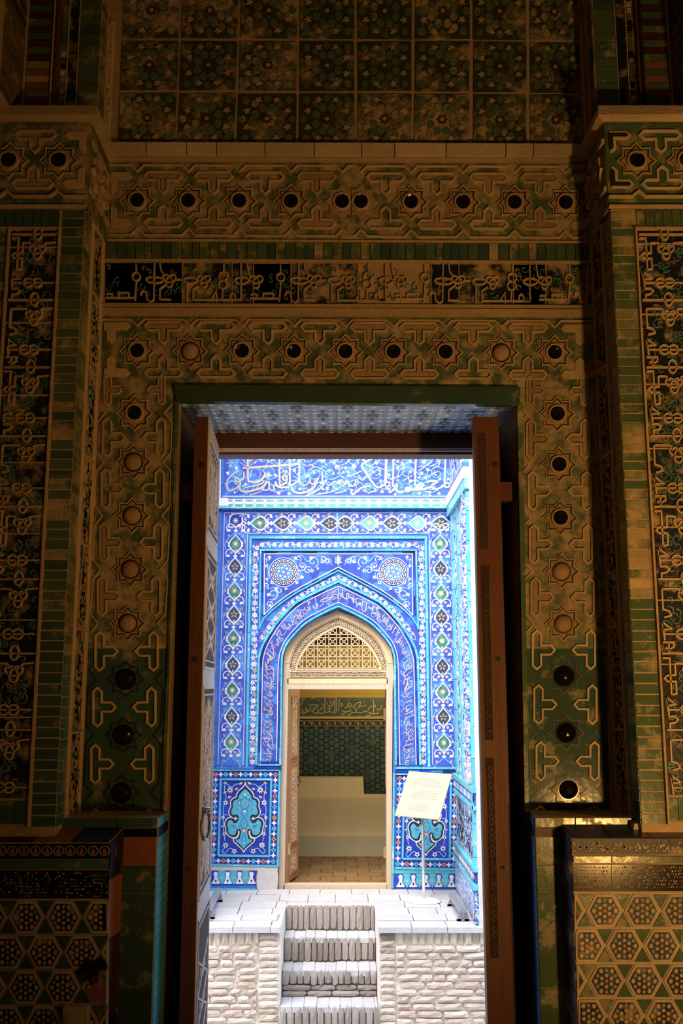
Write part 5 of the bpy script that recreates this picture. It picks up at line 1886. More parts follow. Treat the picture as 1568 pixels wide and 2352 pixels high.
# thuluth lettering set along the arch; glyphs drawn from the shapes of the script
GL = {
 'alif': [[(0, 0), (1.5, 20), (1, 34)]],
 'lam': [[(0, 0), (1, 22), (4, 32), (11, 33), (15, 26), (14, 20)]],
 'waw': [[(8, 14), (4, 11), (1, 14), (3, 18), (8, 17), (9, 22), (5, 29), (-4, 32)]],
 'nun': [[(0, 16), (2, 27), (8, 31), (15, 27), (16, 17)]],
 'sin': [[(0, 14), (2, 20), (5, 15), (8, 20), (11, 14), (13, 21), (17, 27), (24, 27), (27, 18)]],
 'kaf': [[(12, 0), (0, 9), (10, 20), (15, 28), (5, 31), (-6, 30)]],
 'ha': [[(0, 22), (6, 15), (10, 20), (4, 27), (0, 22), (9, 30), (16, 27)]],
 'ra': [[(5, 12), (7, 20), (2, 28), (-6, 31)]],
 'mim': [[(0, 20), (4, 16), (7, 20), (4, 24), (0, 20), (-4, 28), (-4, 36)]],
 'ya': [[(12, 12), (4, 12), (3, 18), (11, 22), (8, 29), (-4, 31), (-12, 26)]],
 'ayn': [[(9, 10), (3, 10), (2, 15), (9, 17), (2, 22), (1, 29), (9, 33), (18, 30)]],
 'dash': [[(0, 4), (9, 0)]], }
def lettering(u0, u1, m, w, seed, vflip=False, scale=0.80):
    r = random.Random(seed)
    u = u0
    names = ['alif', 'lam', 'sin', 'waw', 'nun', 'alif', 'kaf', 'ha', 'ra', 'mim', 'ya', 'ayn', 'lam', 'alif']
    i = 0
    q = MB(SMB)
    H = 40.0
    while u < u1:
        g = names[(i * 5 + seed) % len(names)] if r.random() < 0.7 else r.choice(names)
        k = r.uniform(0.75, 1.05) * scale
        dv = r.uniform(-3, 5)
        for pl in GL[g]:
            pts = cr([(u + p[0] * k, min(0.97, max(0.03, (p[1] * k + dv + 2) / H))) for p in pl], 3)
            # width is isotropic only approximately, so strokes are built in wall pixels
            q.m = PF
            q.stroke([SMB.px(*p) for p in pts], w * r.uniform(0.8, 1.15), m, 0.009, 0.0135, False, 0.15)
        if r.random() < 0.6:
            p = SMB.px(u + r.uniform(0, 9), r.choice([0.12, 0.88, 0.3]))
            q.prism([(p[0] - 1.3, p[1]), (p[0], p[1] - 1.3), (p[0] + 1.3, p[1]), (p[0], p[1] + 1.3)], m, 0.009, 0.013)
        if r.random() < 0.45:
            a, b = SMB.px(u, 0.20 + r.random() * .1), SMB.px(u + 7, 0.10)
            q.stroke([a, b], w * 0.7, m, 0.009, 0.013)
        u += r.uniform(6.5, 11)
        i += 1
        if i % 8 == 0:
            q.build('letter_stroke', arch_band)
            q = MB(SMB)
    q.build('letter_stroke', arch_band)
lettering(6, SMB.len * 0.5 - 4, 'mo_salmon', 1.55, 3)
lettering(SMB.len * 0.5 + 3, SMB.len * 0.68, 'mo_gold', 1.7, 7)
lettering(SMB.len * 0.68, SMB.len - 6, 'mo_salmon', 1.55, 12)
q = MB(PF)
for k in range(70):
    p = SMB.px(RND.uniform(4, SMB.len - 4), RND.uniform(.15, .85))
    q.stroke(spiral(p[0], p[1], RND.uniform(4, 8), 0.9, RND.random() * 6, RND.choice([-1, 1]), 8), 0.8, 'mo_aqua', 0.009, 0.0115)
q.build('vine_inlay', arch_band)
# foot of the bands
strips(PF, [(595, 1750), (641, 1750)], 4.5, 'mo_blue_deep', 'glazed_strip', wall_far, 0, 0.02, 30)
strips(PF, [(487, 1763.5), (645, 1763.5)], 5.5, ['mo_blue_mid', 'mo_blue_deep', 'mo_navy'], 'glazed_strip', wall_far, 0, 0.026, 24)
strips(PF, [(907, 1772), (1052, 1772)], 6.5, ['mo_blue_mid', 'mo_blue_deep', 'mo_navy'], 'glazed_strip', wall_far, 0, 0.026, 30)
strips(PF, [(592, 1757), (644, 1757)], 4, 'mo_turq', 'glazed_strip', wall_far, 0, 0.022, 30)
strips(PF, [(907, 1764), (1050, 1765)], 5, list(ST), 'glazed_strip', wall_far, 0, 0.022, 36)
# outer left edge strip of the portal
strips(PF, [(507, 1176), (500, 1480), (493, 1760)], 7, 'mo_blue_mid', 'glazed_strip', wall_far, 0, 0.03, 90)
strips(PF, [(1041.5, 1172), (1048, 1460), (1052, 1760)], 5, list(ST), 'glazed_strip', wall_far, 0, 0.02, 50)

# ---------------------------------------------------------------- dado panels with cartouche
def cart_half():
    # half outline (right side) of the cartouche: offsets from its axis, in zoom units
    return [(0, 352), (14, 405), (55, 455), (105, 498), (140, 552), (158, 612), (205, 632), (240, 668), (250, 720), (243, 775), (262, 815), (276, 862), (268, 912),
            (238, 952), (200, 975), (165, 990), (150, 1000), (182, 985), (222, 968), (275, 972), (318, 1005), (342, 1060), (340, 1110), (322, 1150), (322, 1200), (300, 1250), (262, 1290), (205, 1322), (150, 1318), (112, 1285), (98, 1240), (100, 1205),
            (88, 1212), (92, 1262), (120, 1318), (175, 1338), (188, 1345), (172, 1392), (130, 1428), (85, 1470), (35, 1515), (0, 1568)]
def cartouche_panel(x_off, mirror_to=None, mats=None):
    """left panel drawn where it stands; the right one is its twin shifted along the wall"""
    T = (lambda p: (480 + p[0] / 7.589, 1750 + p[1] / 7.589)) if not mirror_to else mirror_to
    q = MB(PF)
    q.prism([T(p) for p in ((65, 158), (1208, 158), (1172, 1800), (25, 1778))], 'mo_blue_deep', 0.0, 0.004)
    pan = q.build('dado_panel', wall_far)
    # turquoise frames
    strips(PF, [T(p) for p in ((40, 140), (1230, 142))], 4.6, list(ST), 'glazed_strip', pan, 0, 0.018, 40)
    strips(PF, [T(p) for p in ((1230, 150), (1195, 1830))], 5.6, list(ST), 'glazed_strip', pan, 0, 0.018, 40)
    strips(PF, [T(p) for p in ((1195, 1815), (20, 1792))], 4.6, list(ST), 'glazed_strip', pan, 0, 0.018, 40)
    strips(PF, [T(p) for p in ((165, 1630), (205, 302), (1085, 305), (1050, 1640), (165, 1630))], 5.2, list(ST), 'glazed_strip', pan, 0.002, 0.020, 36)
    # star and diamond chain
    def star4(x, y, r):
        q = MB(PF)
        X, Y = T((x, y))
        q.prism(starpts(X, Y, r, r * 0.42, 4, -PI / 2), 'mo_white', 0.003, 0.007)
        leaf(q, X, Y, 2.2, PI / 2, 'mo_gold', 0.0075, 0.35)
        q.build('star_inlay', pan)
    def dia(x, y, m):
        q = MB(PF)
        X, Y = T((x, y))
        r = 5.9
        q.prism([(X + a * r, Y + b * r) for a, b in ((-1, 0), (-.55, -.55), (0, -1), (.55, -.55), (1, 0), (.55, .55), (0, 1), (-.55, .55))], m, 0.003, 0.007)
        q.prism(starpts(X, Y, 2.0, 1.0, 4, PI / 4), 'mo_black', 0.006, 0.0085)
        q.build('diamond_inlay', pan)
    cols = ['mo_orange', 'mo_turq_bright']
    for i in range(7):
        dia(120 + i * 173, 216 + i * 1, cols[i % 2])
        if i < 6:
            star4(120 + i * 173 + 86, 217, 6.8)
    for i in range(7):
        dia(75 + i * 174, 1718 + i * 3, cols[(i + 1) % 2])
        if i < 6:
            star4(75 + i * 174 + 87, 1720 + i * 3, 6.8)
    for i in range(1, 8):
        y = 216 + i * 187.7
        dia(120 - 45 * i / 8, y, cols[i % 2])
        dia(1160 - 42 * i / 8, y + 6, cols[i % 2])
    for i in range(8):
        y = 310 + i * 187.7
        star4(120 - 45 * (i + .5) / 8, y, 6.8)
        star4(1158 - 42 * (i + .5) / 8, y + 5, 6.8)
    # cartouche
    ax = lambda y: 632 - 28 * (y - 350) / 1200.0
    h = cart_half()
    R = cr(h, 2)
    outl = [(ax(y) + x, y) for x, y in R] + [(ax(y) - x, y) for x, y in reversed(R)][1:-1]
    q = MB(PF)
    q.prism([T(p) for p in outl], 'mo_black', 0.004, 0.008)
    q.stroke([T(p) for p in outl], 2.4, 'mo_white', 0.004, 0.010, True, 0.1)
    # turquoise core: three bodies
    def sym(pts):
        r2 = cr(pts, 3)
        return [(ax(y) + x, y) for x, y in r2] + [(ax(y) - x, y) for x, y in reversed(r2)][1:-1]
    q.prism([T(p) for p in sym([(0, 470), (60, 525), (105, 590), (125, 648), (185, 672), (208, 722), (205, 790), (232, 850), (222, 905), (190, 925), (140, 915), (105, 940), (100, 1000), (140, 1060), (185, 1060), (235, 1010), (285, 1040), (298, 1100), (278, 1150), (278, 1210), (240, 1262), (175, 1275), (145, 1240), (130, 1185), (85, 1165), (55, 1200), (62, 1280), (85, 1345), (145, 1355), (120, 1395), (70, 1430), (0, 1510)])], 'mo_turq_bright', 0.007, 0.0105)
    for s in (-1, 1):
        q.prism([T((ax(990) + s * 152 + a, 985 + b)) for a, b in starpts(0, 0, 38, 16, 4)], 'mo_white', 0.008, 0.0125)
    cart = q.build('cartouche', pan)
    q = MB(PF)
    B = 'mo_blue_deep'
    for s in (-1, 1):
        g = lambda x, y: T((ax(y) + s * x, y))
        q.stroke([g(*p) for p in cr([(0, 610), (40, 640), (80, 700), (60, 780), (10, 830), (0, 835)], 3)], 0.9, B, 0.009, 0.0125)
        q.stroke([g(*p) for p in cr([(5, 820), (50, 850), (55, 910), (0, 950)], 3)], 0.9, B, 0.009, 0.0125)
        q.stroke([g(*p) for p in cr([(0, 965), (50, 1030), (60, 1080), (40, 1140), (0, 1165)], 3)], 0.9, B, 0.009, 0.0125)
        q.stroke([g(*p) for p in cr([(0, 1250), (38, 1330), (30, 1380), (0, 1395)], 3)], 0.9, B, 0.009, 0.0125)
        q.stroke([g(*p) for p in cr([(60, 640), (110, 680), (120, 780), (140, 860)], 3)], 0.9, B, 0.009, 0.0125)
        q.stroke([g(*p) for p in cr([(60, 1100), (120, 1105), (200, 1110), (240, 1060)], 3)], 0.9, B, 0.009, 0.0125)
        q.stroke([g(*p) for p in cr([(170, 1110), (200, 1150), (205, 1200)], 3)], 0.9, B, 0.009, 0.0125)
        for x, y, r in ((95, 715, 4), (120, 790, 3.4), (150, 860, 2.4), (240, 1070, 3.4), (205, 1180, 3.2), (58, 620, 2.6)):
            leaf(q, *g(x, y), r, 1.3 * s, 'mo_salmon', 0.0125, 0.4)
        flower(q, *g(120, 1105), 3.2, 4, 'mo_salmon', 'mo_orange', 0.0125)
    for y, r, m in ((722, 3.4, 'mo_orange'), (1058, 2.6, 'mo_orange'), (1190, 5.4, 'mo_orange')):
        q.prism(circ(*T((ax(y), y)), r, 8), m, 0.009, 0.0125)
    for y, r in ((570, 2.4), (855, 3.2), (1198, 2.6), (1405, 2.0)):
        q.prism(circ(*T((ax(y), y)), r * .75, 8, r), 'mo_white', 0.011, 0.014)
    q.build('cartouche_inlay', cart)
    # flowers and stems in the field
    q = MB(PF)
    for s in (-1, 1):
        g = lambda x, y: T((ax(y) + s * x, y))
        q.stroke([g(*p) for p in cr([(345, 360), (360, 480), (330, 600), (350, 700), (372, 830), (368, 960), (365, 1120), (350, 1260), (330, 1380)], 3)], 1.5, 'mo_aqua', 0.003, 0.006)
        q.stroke([g(*p) for p in cr([(60, 380), (170, 390), (230, 440), (300, 400), (345, 350)], 3)], 1.5, 'mo_aqua', 0.003, 0.006)
        q.stroke([g(*p) for p in cr([(330, 1500), (375, 1550), (330, 1590), (240, 1500), (180, 1540)], 3)], 1.5, 'mo_aqua', 0.003, 0.006)
        q.stroke([g(*p) for p in cr([(365, 930), (310, 915), (295, 940)], 3)], 1.4, 'mo_aqua', 0.003, 0.006)
        for x, y, r in ((75, 372, 5.4), (350, 362, 4.4), (150, 470, 4.6), (350, 530, 5.0), (270, 612, 5.0), (385, 1120, 3.2)):
            leaf(q, *g(x, y), r, 0.5 * s, 'mo_ochre', 0.007, 0.5)
    q.build('stem_inlay', pan)
    for s in (-1, 1):
        g = lambda x, y: T((ax(y) + s * x, y))
        for x, y, r, n in ((262, 490, 8.2, 8), (335, 708, 7, 6), (372, 970, 5, 5), (345, 1255, 5.4, 5), (318, 1450, 7.6, 7), (165, 1555, 7, 5)):
            q = MB(PF)
            flower(q, *g(x, y), r, n, 'mo_white', 'mo_black', 0.008, 0.3)
            q.build('flower_inlay', pan)
    return pan
cartouche_panel(0)
# right panel: same design between its own corners
def TR(p):
    x, y = p
    u = (x - lerp(65, 25, (y - 158) / 1620.0)) / 1143.0
    v = (y - 158) / 1630.0
    l = lerp(911, 907, v); r = lerp(1050, 1047, v)
    return (lerp(l, r, u), lerp(1780, 1993, v))
cartouche_panel(0, TR)
# skirting band with small palmettes
for (x0, x1, y0, y1, n0) in ((482, 591, 1999, 2033, 4), (905, 1051, 2006, 2041, 5)):
    q = MB(PF)
    q.prism([(x0, y0), (x1, y0), (x1, y1), (x0, y1)], 'mo_blue_deep', 0, 0.004)
    sk = q.build('skirting_band', wall_far)
    w = (x1 - x0) / n0
    for k in range(n0):
        cx = x0 + (k + 0.5) * w
        q = MB(PF)
        q.prism([(cx + a, y0 + b) for a, b in cr([(0, 3), (5, 6), (4, 12), (3, 16), (6, 24), (10, 30), (0, 31), (-10, 30), (-6, 24), (-3, 16), (-4, 12), (-5, 6)], 2, True)], 'mo_white', 0.003, 0.008)
        q.prism(circ(cx, y0 + 24, 2.2, 6, 3.4), 'mo_black', 0.006, 0.009)
        q.build('palmette', sk)
        q = MB(PF)
        c2 = cx + w / 2
        if c2 + 9 < x1:
            q.prism(cr([(c2 - 9, y0 + 1), (c2 + 9, y0 + 1), (c2 + 6, y0 + 8), (c2 + 10, y0 + 18), (c2 + 3, y0 + 28), (c2, y0 + 33), (c2 - 3, y0 + 28), (c2 - 10, y0 + 18), (c2 - 6, y0 + 8)], 2, True), 'mo_turq_bright', 0.003, 0.007)
            flower(q, c2, y0 + 17, 4, 5, 'mo_gold', 'mo_turq', 0.009)
            q.build('palmette', sk)
q = MB(PF)
q.prism([(482, 1988), (638, 1990), (638, 1999), (482, 1999)], 'mo_plaster', 0, 0.010)
q.prism(cr([(592, 1998), (615, 1996), (637, 1999), (637, 2040), (633, 2047), (600, 2046), (590, 2036)], 3, True), 'mo_plaster', 0, 0.018)
q.prism([(904, 1996), (1051, 1996), (1051, 2006), (904, 2006)], 'mo_turq', 0, 0.008)
q.build('plaster_repair', wall_far)
strips(PF, [(480, 2044), (590, 2045.5)], 9, 'mo_turq_bright', 'glazed_strip', wall_far, 0, 0.05, 48)
strips(PF, [(912, 2050.0), (1040, 2050.5)], 7, 'mo_turq', 'glazed_strip', wall_far, 0, 0.04, 48)
strips(PF, [(904.5, 1775), (901.5, 2040)], 5, list(ST), 'glazed_strip', wall_far, 0, 0.02, 40)
# ================================================================== wooden portal door with lattice fanlight
YW = 11.50
PW = PlaneY(YW)
def inpoly(p, poly):
    x, y = p
    r = False
    for i in range(len(poly)):
        a, b = poly[i], poly[(i + 1) % len(poly)]
        if (a[1] > y) != (b[1] > y) and x < (b[0] - a[0]) * (y - a[1]) / (b[1] - a[1]) + a[0]:
            r = not r
    return r
wood = arch(A_WOOD)
carv = arch(A_CARV)
latt = arch(A_LATT)
# frame: two jambs, arch members, transom rails, sill
q = MB(PW)
q.prism([(651.6, 1523), (664, 1523), (662, 1583), (653.5, 2032), (653.5, 2043), (639.5, 2043)], 'wood_pale_grey', -0.10, 0.03)
door_3 = q.build('door_3', None, 'structure')
q = MB(PW)
q.prism([(901.4, 1523), (889, 1523), (887, 1583), (887, 2043), (898.5, 2043)], 'wood_pale_grey', -0.10, 0.03)
q.build('jamb', door_3)
half_o, half_i = cr(A_WOOD, 4), cr(A_CARV, 4)
q = MB(PW); q.prism(half_o + half_i[::-1], 'wood_pale', -0.10, 0.035); q.build('arch_member', door_3)
q = MB(PW); q.prism(mir(half_o) + mir(half_i)[::-1], 'wood_pale', -0.10, 0.035); q.build('arch_member', door_3)
q = MB(PW); q.prism([(664, 1523)] + [(661, 1558), (892, 1558), (889, 1523)] + [(886, 1540), (667, 1540)], 'wood_pale', -0.08, 0.018); q.build('rail', door_3)
q = MB(PW); q.prism([(660, 1559), (890, 1559), (890, 1570.5), (660, 1570.5)], 'wood_pale', -0.08, 0.030); q.build('rail', door_3)
q = MB(PW); q.prism([(660, 1571), (889, 1571), (889, 1583), (660, 1583)], 'wood_pale_grey', -0.08, 0.026); q.build('rail', door_3)
q = MB(PW); q.prism([(652, 2031), (888, 2031), (888, 2044), (650, 2044)], 'wood_pale_grey', -0.10, 0.03); q.build('sill', door_3)
# carved surround of the lattice
half_l = cr(A_LATT, 4)
ca, cb = resample([(661.5, 1543)] + half_i, 40), resample([(680, 1543)] + half_l, 40)
ring_o = [(lerp(a[0], b[0], 0.08), lerp(a[1], b[1], 0.08)) for a, b in zip(ca, cb)]
ring_i = [(lerp(a[0], b[0], 0.92), lerp(a[1], b[1], 0.92)) for a, b in zip(ca, cb)]
for sgn in (0, 1):
    o_, i_ = (ring_o, ring_i) if sgn == 0 else (mir(ring_o), mir(ring_i))
    q = MB(PW)
    q.prism(o_ + i_[::-1], 'wood_carve_pale', -0.02, 0.008)
    q.stroke(o_, 2.2, 'wood_lattice', 0.0, 0.022)
    q.stroke(i_, 3.0, 'wood_lattice', 0.0, 0.022)
    sm = StripMap(PW, o_, i_)
    u = 3.0
    k = 0
    while u < sm.len - 2:
        p = sm.px(u, 0.5)
        q.stroke(spiral(p[0], p[1], 4.4, 1.1, k * 1.3, 1 if k % 2 else -1, 9), 1.5, 'wood_lattice', 0.006, 0.018, False, 0.2)
        a, b = sm.px(u, 0.12), sm.px(u + 5, 0.88)
        q.stroke([a, b], 1.2, 'wood_lattice', 0.006, 0.016)
        u += 5.0
        k += 1
    q.build('carved_border', door_3)
q = MB(PW)
q.prism([(666, 1543), (887, 1543), (887, 1554.5), (666, 1554.5)], 'wood_carve_pale', -0.02, 0.020)
q.stroke([(666, 1543), (887, 1543), (887, 1554.5), (666, 1554.5)], 1.8, 'wood_lattice', 0.016, 0.032, True)
for k in range(36):
    x = 669 + k * 6.05
    q.stroke(spiral(x + 3, 1548.7, 4.2, 1.1, k, 1 if k % 2 else -1, 9), 1.4, 'wood_lattice', 0.018, 0.030, False, 0.2)
q.build('carved_border', door_3)
# lattice of crossed laths
lp = latt + [(870, 1539), (683, 1539)]
q = MB(PW)
def clip_line(a, b, w, hh):
    n = max(2, int(math.hypot(b[0] - a[0], b[1] - a[1]) / 1.5))
    run = []
    for k in range(n + 1):
        p = (lerp(a[0], b[0], k / n), lerp(a[1], b[1], k / n))
        if inpoly(p, lp):
            run.append(p)
        else:
            if len(run) > 1:
                q.stroke([run[0], run[-1]], w, 'wood_lattice', 0.0, hh, False, 0.15)
            run = []
    if len(run) > 1:
        q.stroke([run[0], run[-1]], w, 'wood_lattice', 0.0, hh, False, 0.15)
P = 25.8
X0c, Y0c = CX - 12.9 - 6 * P, 1448.0
for i in range(13):
    for j in range(5):
        x, y = X0c + i * P, Y0c + j * P
        # cross of the node
        for sx, sy in ((1, 1), (1, -1)):
            clip_line((x - 5.2 * sx, y - 5.2 * sy), (x + 5.2 * sx, y + 5.2 * sy), 1.9, 0.020)
        for sx in (-1, 1):
            for sy in (-1, 1):
                clip_line((x + sx * 5.2, y + sy * 5.2), (x + sx * 9.0, y + sy * 5.2), 1.9, 0.019)
                clip_line((x + sx * 5.2, y + sy * 5.2), (x + sx * 5.2, y + sy * 9.0), 1.9, 0.019)
        for s in (-1, 1):
            clip_line((x + s * 9.0, y - 9), (x + s * 9.0, y + 9), 1.9, 0.018)
            clip_line((x - 9, y + s * 9.0), (x + 9, y + s * 9.0), 1.9, 0.018)
            clip_line((x + 9, y + s * 9.0), (x + P - 9, y + s * 9.0), 1.9, 0.018)
            clip_line((x + s * 9.0, y + 9), (x + s * 9.0, y + P - 9), 1.9, 0.018)
q.stroke([(681.5, 1538)] + latt + [(872, 1538)], 3.2, 'wood_lattice', -0.005, 0.020)
q.stroke([(679, 1538.5), (874, 1538.5)], 3.4, 'wood_pale_grey', -0.005, 0.03)
q.build('lattice', door_3)

# ---------------------------------------------------------------- leaves of the portal door, opened inwards
def far_leaf(nm, A, B, t, z0, z1, n_out, panels):
    q = MB(None)
    box_between(q, A, B, t, z0, z1, 'wood_brown')
    d = q.build(nm, None, 'structure')
    L = (B - A).length
    F2 = Frame((A.x, A.y, 0), (B - A).normalized(), (0, 0, 1)); F2.n = n_out
    for i, (a, b) in enumerate(panels):
        q = MB(F2)
        q.prism([(L * .22, a), (L * .80, a), (L * .80, b), (L * .22, b)], 'wood_pale', 0, 0.004)
        q.stroke([(L * .22, a), (L * .80, a), (L * .80, b), (L * .22, b)], 0.035, 'wood_brown', 0, 0.014, True, 0.3)
        z = a + 0.05
        while z < b - 0.05:
            q.stroke([(L * .5 + x * L * .2, z + y * .04) for x, y in spiral(0, 0, 1, 1.1, z * 30, 1, 9)], 0.018, 'wood_pale_grey', 0.002, 0.012, False, 0.3)
            z += 0.07
        q.build('carved_panel', d)
    return d
zf0, zf1 = on_y(664, 2028, 11.6).z, on_y(667, 1584, 11.6).z
dl = V((-0.500 + 0.605, 12.10 - 11.58, 0)).normalized()
door_4 = far_leaf('door_4', V((-0.600, 11.58, 0)), V((-0.500, 12.10, 0)), 0.05, zf0, zf1, V((dl.y, -dl.x, 0)),
                  [(zf0 + 0.08, zf0 + 0.30), (zf0 + 0.40, zf0 + 1.25), (zf0 + 1.35, zf1 - 0.10)])
door_5 = far_leaf('door_5', V((0.545, 11.58, 0)), V((0.520, 12.08, 0)), -0.05, zf0, zf1, V((-1, 0, 0)), [(zf0 + 0.1, zf0 + 0.9), (zf0 + 1.0, zf1 - 0.1)])
for dd, px, ys in ((door_4, 663.5, (1640, 1950)), (door_5, 883, (1640, 1958))):
    for y in ys:
        q = MB(PlaneY(11.575))
        q.prism([(px - 2.6, y - 13), (px + 2.6, y - 13), (px + 2.6, y + 13), (px - 2.6, y + 13)], 'brass', -0.004, 0.004)
        for k in range(4):
            q.prism(circ(px + (-1 if k % 2 else 1), y - 9 + k * 6, 0.7, 5), 'iron_dark', 0.003, 0.006)
        q.build('hinge', dd)
q = MB(None)
hk = on_y(680, 1795, 11.9)
q.tube([hk + V((0.02, 0, 0.06)), hk + V((0.05, -0.02, 0)), hk + V((0.02, 0, -0.05))], 0.010, 'iron_dark')
q.build('handle', door_4)

# ================================================================== tomb chamber behind it
YR = 14.0
PR = PlaneY(YR)
RF0 = -0.56
solid('floor_tomb_chamber', (-1.8, 11.55, RF0 - 0.2), (1.8, YR + .2, RF0 - 0.012), 'tile_joint', None, 'structure')
flo = bpy.data.objects['floor_tomb_chamber']
for i in range(-4, 5):
    for j in range(8):
        x0, y0 = i * 0.29 + (0.145 if j % 2 else 0) - 0.1, 11.62 + j * 0.25
        q = MB(None)
        e = 0.006
        q.box((x0 + e, y0 + e, RF0 - 0.03), (x0 + 0.29 - e, y0 + 0.25 - e, RF0 + RND.uniform(-.003, .003)), 'tile_brown')
        q.build('floor_tile', flo)
solid('wall_tomb_chamber_left', (-1.9, 11.8, RF0), (-1.8, YR, 4.2), 'ochre_wall', None, 'structure')
solid('wall_tomb_chamber_right', (1.8, 11.8, RF0), (1.9, YR, 4.2), 'ochre_wall', None, 'structure')
solid('ceiling_tomb_chamber', (-1.9, 11.8, 4.2), (1.9, YR + .2, 4.3), 'ochre_wall', None, 'structure')
solid('wall_tomb_chamber', (-1.9, YR, RF0), (1.9, YR + .2, 4.3), 'ochre_wall', None, 'structure')
wt = bpy.data.objects['wall_tomb_chamber']
q = MB(PR)
q.stroke([(560, 1592.5), (1000, 1592.5)], 2.0, 'ochre_wall', 0, 0.02)
q.prism([(560, 1602.5), (1000, 1602.5), (1000, 1645), (560, 1645)], 'band_green', 0, 0.006)
band = q.build('painted_inscription', wt)
TXT_C = [[(135, 165), (130, 250), (105, 280)], [(110, 330), (150, 375), (122, 408), (114, 380)], [(122, 405), (180, 408), (200, 370), (262, 330), (250, 355)],
 [(510, 165), (505, 270), (500, 385), (440, 420), (408, 398)], [(640, 200), (640, 280), (600, 300), (560, 290), (545, 230)], [(600, 205), (606, 290)],
 [(668, 165), (665, 400)], [(690, 165), (690, 405)], [(740, 180), (735, 330), (718, 380)], [(545, 340), (592, 330), (560, 390), (505, 402)],
 [(570, 392), (640, 396), (690, 400)], [(455, 260), (482, 290), (450, 352), (428, 312)], [(322, 272), (392, 290), (330, 340), (310, 390), (360, 416), (402, 390), (388, 340)],
 [(180, 320), (200, 352), (260, 330), (270, 285), (312, 270)], [(200, 406), (240, 380), (290, 375), (312, 392)], [(760, 302), (797, 290), (768, 260), (802, 250)],
 [(830, 322), (880, 312), (945, 305), (940, 270), (900, 258), (878, 286), (920, 300)], [(768, 420), (800, 440), (832, 400), (800, 370), (780, 382)],
 [(800, 392), (860, 390), (930, 375), (920, 348)], [(868, 430), (900, 446), (950, 405), (1000, 400), (1022, 360), (978, 310), (1030, 250), (1102, 228)],
 [(1020, 402), (1110, 406), (1150, 380), (1180, 392), (1222, 360)], [(1040, 322), (1072, 310), (1060, 280)], [(1092, 240), (1085, 300), (1182, 284)],
 [(1178, 440), (1215, 460), (1252, 420), (1240, 398), (1213, 412)], [(1250, 422), (1370, 420), (1360, 388)], [(1300, 185), (1300, 420)],
 [(1213, 352), (1260, 300), (1330, 312), (1320, 270)], [(1348, 340), (1390, 356), (1432, 330), (1425, 288)]]
ZC = lambda p: (675 + p[0] / 7.127, 1580 + p[1] / 7.127)
for t in TXT_C:
    q = MB(PR)
    q.stroke([ZC(p) for p in cr(t, 4)], 1.75, 'gold_paint', 0.004, 0.009, False, 0.2)
    q.build('letter_stroke', band)
q = MB(PR)
for x, y in ((240, 268), (300, 175), (340, 172), (895, 235), (1012, 188), (1078, 188), (1138, 188), (1140, 235), (1270, 190), (1375, 190), (830, 325), (150, 430), (170, 430), (640, 425), (660, 425), (1075, 440)):
    X, Y = ZC((x, y)); q.prism([(X - 1.2, Y), (X, Y - 1.2), (X + 1.2, Y), (X, Y + 1.2)], 'gold_paint', 0.004, 0.009)
for x, y in ((170, 185), (300, 170), (390, 190), (590, 175), (890, 188)):
    X, Y = ZC((x, y)); q.stroke([(X - 3.6, Y + 1.6), (X + 3.6, Y - 1.6)], 1.0, 'gold_paint', 0.004, 0.008)
q.build('letter_dots', band)
q = MB(PR)
q.prism([(560, 1645), (1000, 1645), (1000, 1651), (560, 1651)], 'ochre_wall', 0, 0.03)
q.prism([(560, 1651), (1000, 1651), (1000, 1669), (560, 1669)], 'hex_joint', 0, 0.006)
q.stroke([(560, 1655.8), (1000, 1655.8)], 1.0, 'gold_paint', 0.004, 0.009)
q.stroke([(560, 1667.3), (1000, 1667.3)], 1.0, 'gold_paint', 0.004, 0.009)
fb = q.build('flower_band', wt)
for k in range(12):
    q = MB(PR)
    x = 681 + k * 17.6
    flower(q, x, 1661.5, 3.3, 6 if k % 2 else 8, 'gold_paint', 'ochre_wall', 0.010)
    for s in (-1, 1):
        leaf(q, x + s * 6, 1661.5 + s * 1.5, 2.3, 0.6 * s, 'band_green' if k % 2 else 'gold_paint', 0.009)
    q.build('flower_motif', fb)
q = MB(PR)
q.prism([(560, 1669), (1000, 1669), (1000, 1830), (560, 1830)], 'hex_joint', 0, 0.002)
hx = q.build('hexagon_panel', wt)
for i in range(18):
    for j in range(13):
        cx = 679.0 + i * 11.75
        cy = 1672.5 + j * 13.3 + (6.65 if i % 2 else 0)
        if cy > 1828 or cx > 886 or (cx < 826 and cy > 1798):
            continue
        q = MB(PR)
        q.prism(circ(cx, cy, 6.7, 6, 6.5), 'hex_green', 0.001, 0.008, 0.05)
        if (i * 7 + j * 5) % 23 == 0:
            q.stroke(circ(cx, cy, 7.4, 6, 7.2), 0.35, 'gold_paint', 0.002, 0.0085, True)
        q.build('hexagon_tile', hx)
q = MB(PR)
q.prism([(500, 1300), (1080, 1300), (1080, 1482), (500, 1482)], 'shade_brown', 0, 0.05)  # dark sheet painting the unlit upper wall behind the fanlight
q.build('vault_shade', wt)
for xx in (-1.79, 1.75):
    solid('wall_shade', (xx, 11.85, 2.2), (xx + .04, YR - .06, 4.19), 'shade_brown', wt)  # same painted shade on side walls and ceiling
solid('ceiling_shade', (-1.75, 11.85, 4.12), (1.75, YR - .06, 4.19), 'shade_brown', wt)
